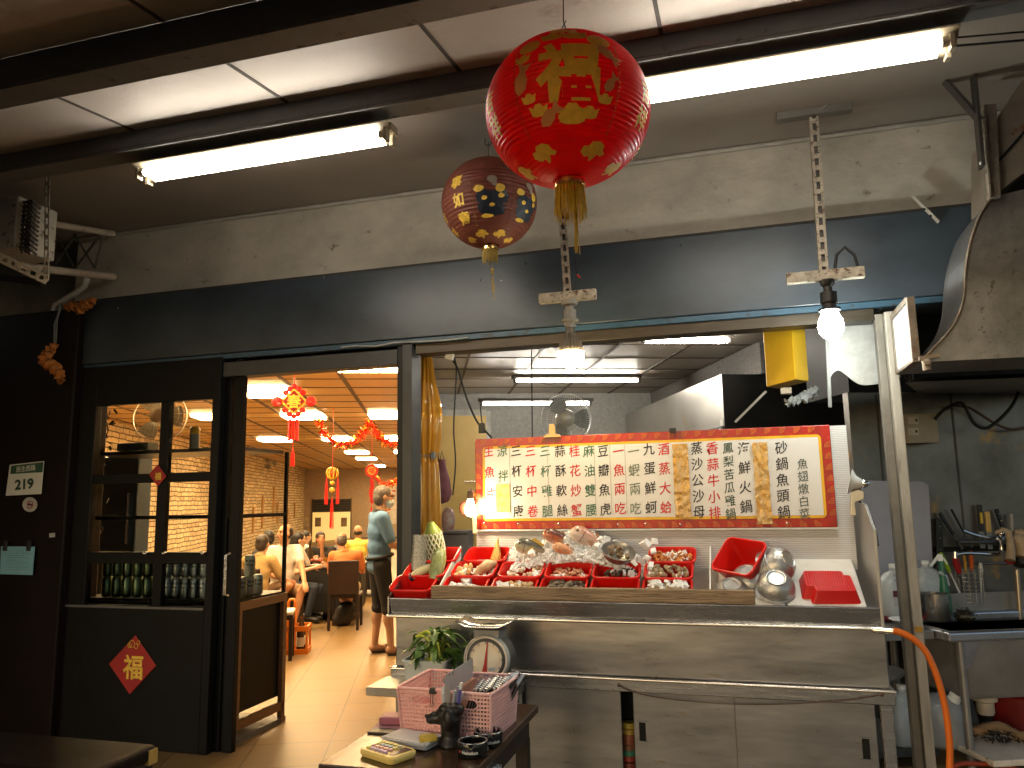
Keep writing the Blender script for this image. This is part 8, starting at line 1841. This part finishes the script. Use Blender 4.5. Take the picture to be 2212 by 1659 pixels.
garland('farther tinsel garland sagging beside the round ornament', [onQ(x,y,11.5) for x,y in ((808,1024),(818,1040),(830,1047),(845,1046),(858,1040))], 300, .075)
# palace lantern ornament
ql = 10.2; c = onQ(718,1022,ql); ol = thing('lantern_ornament', 'small gold and red palace lantern ornament with three red tassels', 'ornament', c); b = MB(); R_ = (onQ(731,1022,ql)-c).length
for k in range(8):
    a = 2*PI*k/8; b.tube([c+Vector((R_*w_*math.cos(a),R_*w_*math.sin(a),z_*R_)) for w_,z_ in ((.25,.95),(.8,.6),(1,0),(.8,-.6),(.25,-.95))], .012, 6)
b.build('rib', GOLD, ol, smooth=60); MB().ell(c, (R_*.72,R_*.72,R_*.85)).build('shade', mat('red orange silk', (.65,.10,.02), .5), ol, smooth=180)
b = MB(); b.tube([c+Vector((0,0,R_)), Vector((c.x,c.y,CZ))], .004, 5); b.build('string', DRED, ol); b = MB(); random.seed(50)
for dx, l in ((-.95,.42),(.95,.42)): tassel(b, c+VR*(R_*dx)+Vector((0,0,-R_*.6)), .36, .02, 14)
tassel(b, c+Vector((0,0,-R_*1.0-.22)), .42, .024, 20); b.build('tassel', DRED, ol); b = MB(); b.ell(c+Vector((0,0,-R_-.05)), .03); b.ell(c+Vector((0,0,-R_-.14)), .035); b.build('bead', GOLD, ol, smooth=180)
qr = 10.6; c = onQ(803,1017,qr); orr = thing('round_ornament', 'round red ornament with a gold good fortune character and tail', 'ornament', c); R_ = (onQ(817,1017,qr)-c).length; Fr = frame(c, VR, UP)
MB().lathe([(.001,-.02),(R_,-.02),(R_,.02),(R_*.72,.02),(.001,.021)], 28, Fr).build('disc', DRED, orr, smooth=40); MB().lathe([(R_*.66,.024),(.001,.024)], 24, Fr).build('face', GOLD, orr); vs, fs = glyphs('福', .02); MB().add([Fr@Vector((v[0]*R_*.95,v[1]*R_*.95,.027)) for v in vs], fs).build('character', DRED, orr)
b = MB(); b.tube([c+Vector((0,0,R_)), Vector((c.x,c.y,CZ))], .004, 5); b.tube([c-Vector((0,0,R_)), c-Vector((0,0,R_*2.0))], .008, 5); b.build('string', DRED, orr); b = MB()
for i in range(9): b.prism([(-.035,0),(0,-.05),(.035,0),(0,.012)], -.004, .004, frame(c-Vector((0,0,R_*1.4+.035*i))+VR*.008*math.sin(i), VR, UP))
tassel(b, c-Vector((0,0,R_*1.4+.33)), .30, .016, 14); b.build('tail', DRED, orr)
# ------------------------------------------------------------------ far wall
pw_ = thing('serving_window', 'lit yellow serving window with a black louvred shutter on the far wall', 'window', onQ(715,1140,qF)); e = .03
def FW(px, py): p = onQ(px, py, qF-.02); return rq(p)[0], p.z
(ra1, zt1), (rb1, zb1) = FW(676,1079), FW(756,1187)
zm = FW(715,1106)[1]
MB().box(ra1,qF-.06,zm,rb1,qF-.001,zt1,ROOM).build('shutter', BLACK, pw_); b = MB()
for i in range(5): z = zm+(zt1-zm)*(i+.4)/5; b.box(ra1+.02,qF-.075,z,rb1-.02,qF-.061,z+.02,ROOM)
b.build('louvre', mat('dark louvre', (.07,.06,.05), .4), pw_); 
MB().box(ra1,qF-.03,zb1,rb1,qF-.001,zm-.001,ROOM).build('pane', emis('lit yellow window', (1,.58,.08), .24), pw_)
b = MB(); b.box(ra1-.04,qF-.05,zb1-.04,ra1,qF-.001,zt1+.03,ROOM); b.box(rb1,qF-.05,zb1-.04,rb1+.04,qF-.001,zt1+.03,ROOM); b.box(ra1,qF-.049,zb1-.04,rb1,qF-.002,zb1-.0005,ROOM); b.build('frame', mat('window frame brown', (.10,.06,.03), .5), pw_)
for px, nm in ((687,'left'),(743,'right')):
    r_, z_ = FW(px,1128); MB().box(r_-.11,qF-.036,z_-.16,r_+.11,qF-.031,z_+.17,ROOM).build('poster', mat('tan poster '+nm, (.38,.26,.14), .6, dark=(.10,.07,.05), scale=6), pw_)
r_, z_ = FW(660,1128); tag(MB().box(r_-.09,qF-.06,z_-.17,r_+.10,qF-.001,z_+.17,ROOM).build('electric_box', mat('cream box', (.55,.45,.28), .5), bevel=.01), 'cream electrical box left of the serving window', 'electrical box')
(ra2, zt2_), (rb2, zb2) = FW(828,1040), FW(856,1132); po2 = thing('poster', 'white poster with red shapes at the right end of the far wall', 'poster', onQ(840,1090,qF)); MB().box(ra2,qF-.02,zb2,rb2,qF-.001,zt2_,ROOM).build('sheet', WPL, po2); b = MB()
random.seed(60)
for i in range(16): b.ell(RQ(random.uniform(ra2+.05,rb2-.05), qF-.021, random.uniform(zb2+.05,zt2_-.05)), (.07,.004,.035), Matrix.Rotation(PHI,3,'Z'), 10, 5)
b.build('print', mat('poster red', (.60,.08,.05), .5), po2)
bk_ = [(655,1010,'a'),]
sticks = [(568,1070,1140),(592,1050,1120),(600,1085,1130),(622,1100,1150),(637,1085,1118),(548,1095,1150)]
for i,(x,ya,yb_) in enumerate(sticks):
    a, e_ = onR(x,ya,rL+.03), onR(x,yb_,rL+.03); tag(MB().bar(a, Vector((a.x,a.y,e_.z)), .10, .05, VR).build('wood_block', mat('honey wood', (.60,.34,.12), .5, var=.15), bevel=.004), ('wooden block on the stone wall, %s from the doorway' % ('first','second','third','fourth','fifth','sixth')[i]), 'wall decoration', 'wooden blocks on the stone wall')
wf = onR(583,1000,rL+.18); fo_ = thing('wall_fan', 'pale wall fan on the stone wall seen above the glass case', 'fan', wf); fan_parts(fo_, wf, .20, (.6,-.8,-.1), MATS['cream fan plastic'], MATS['smoky blade'], 24)
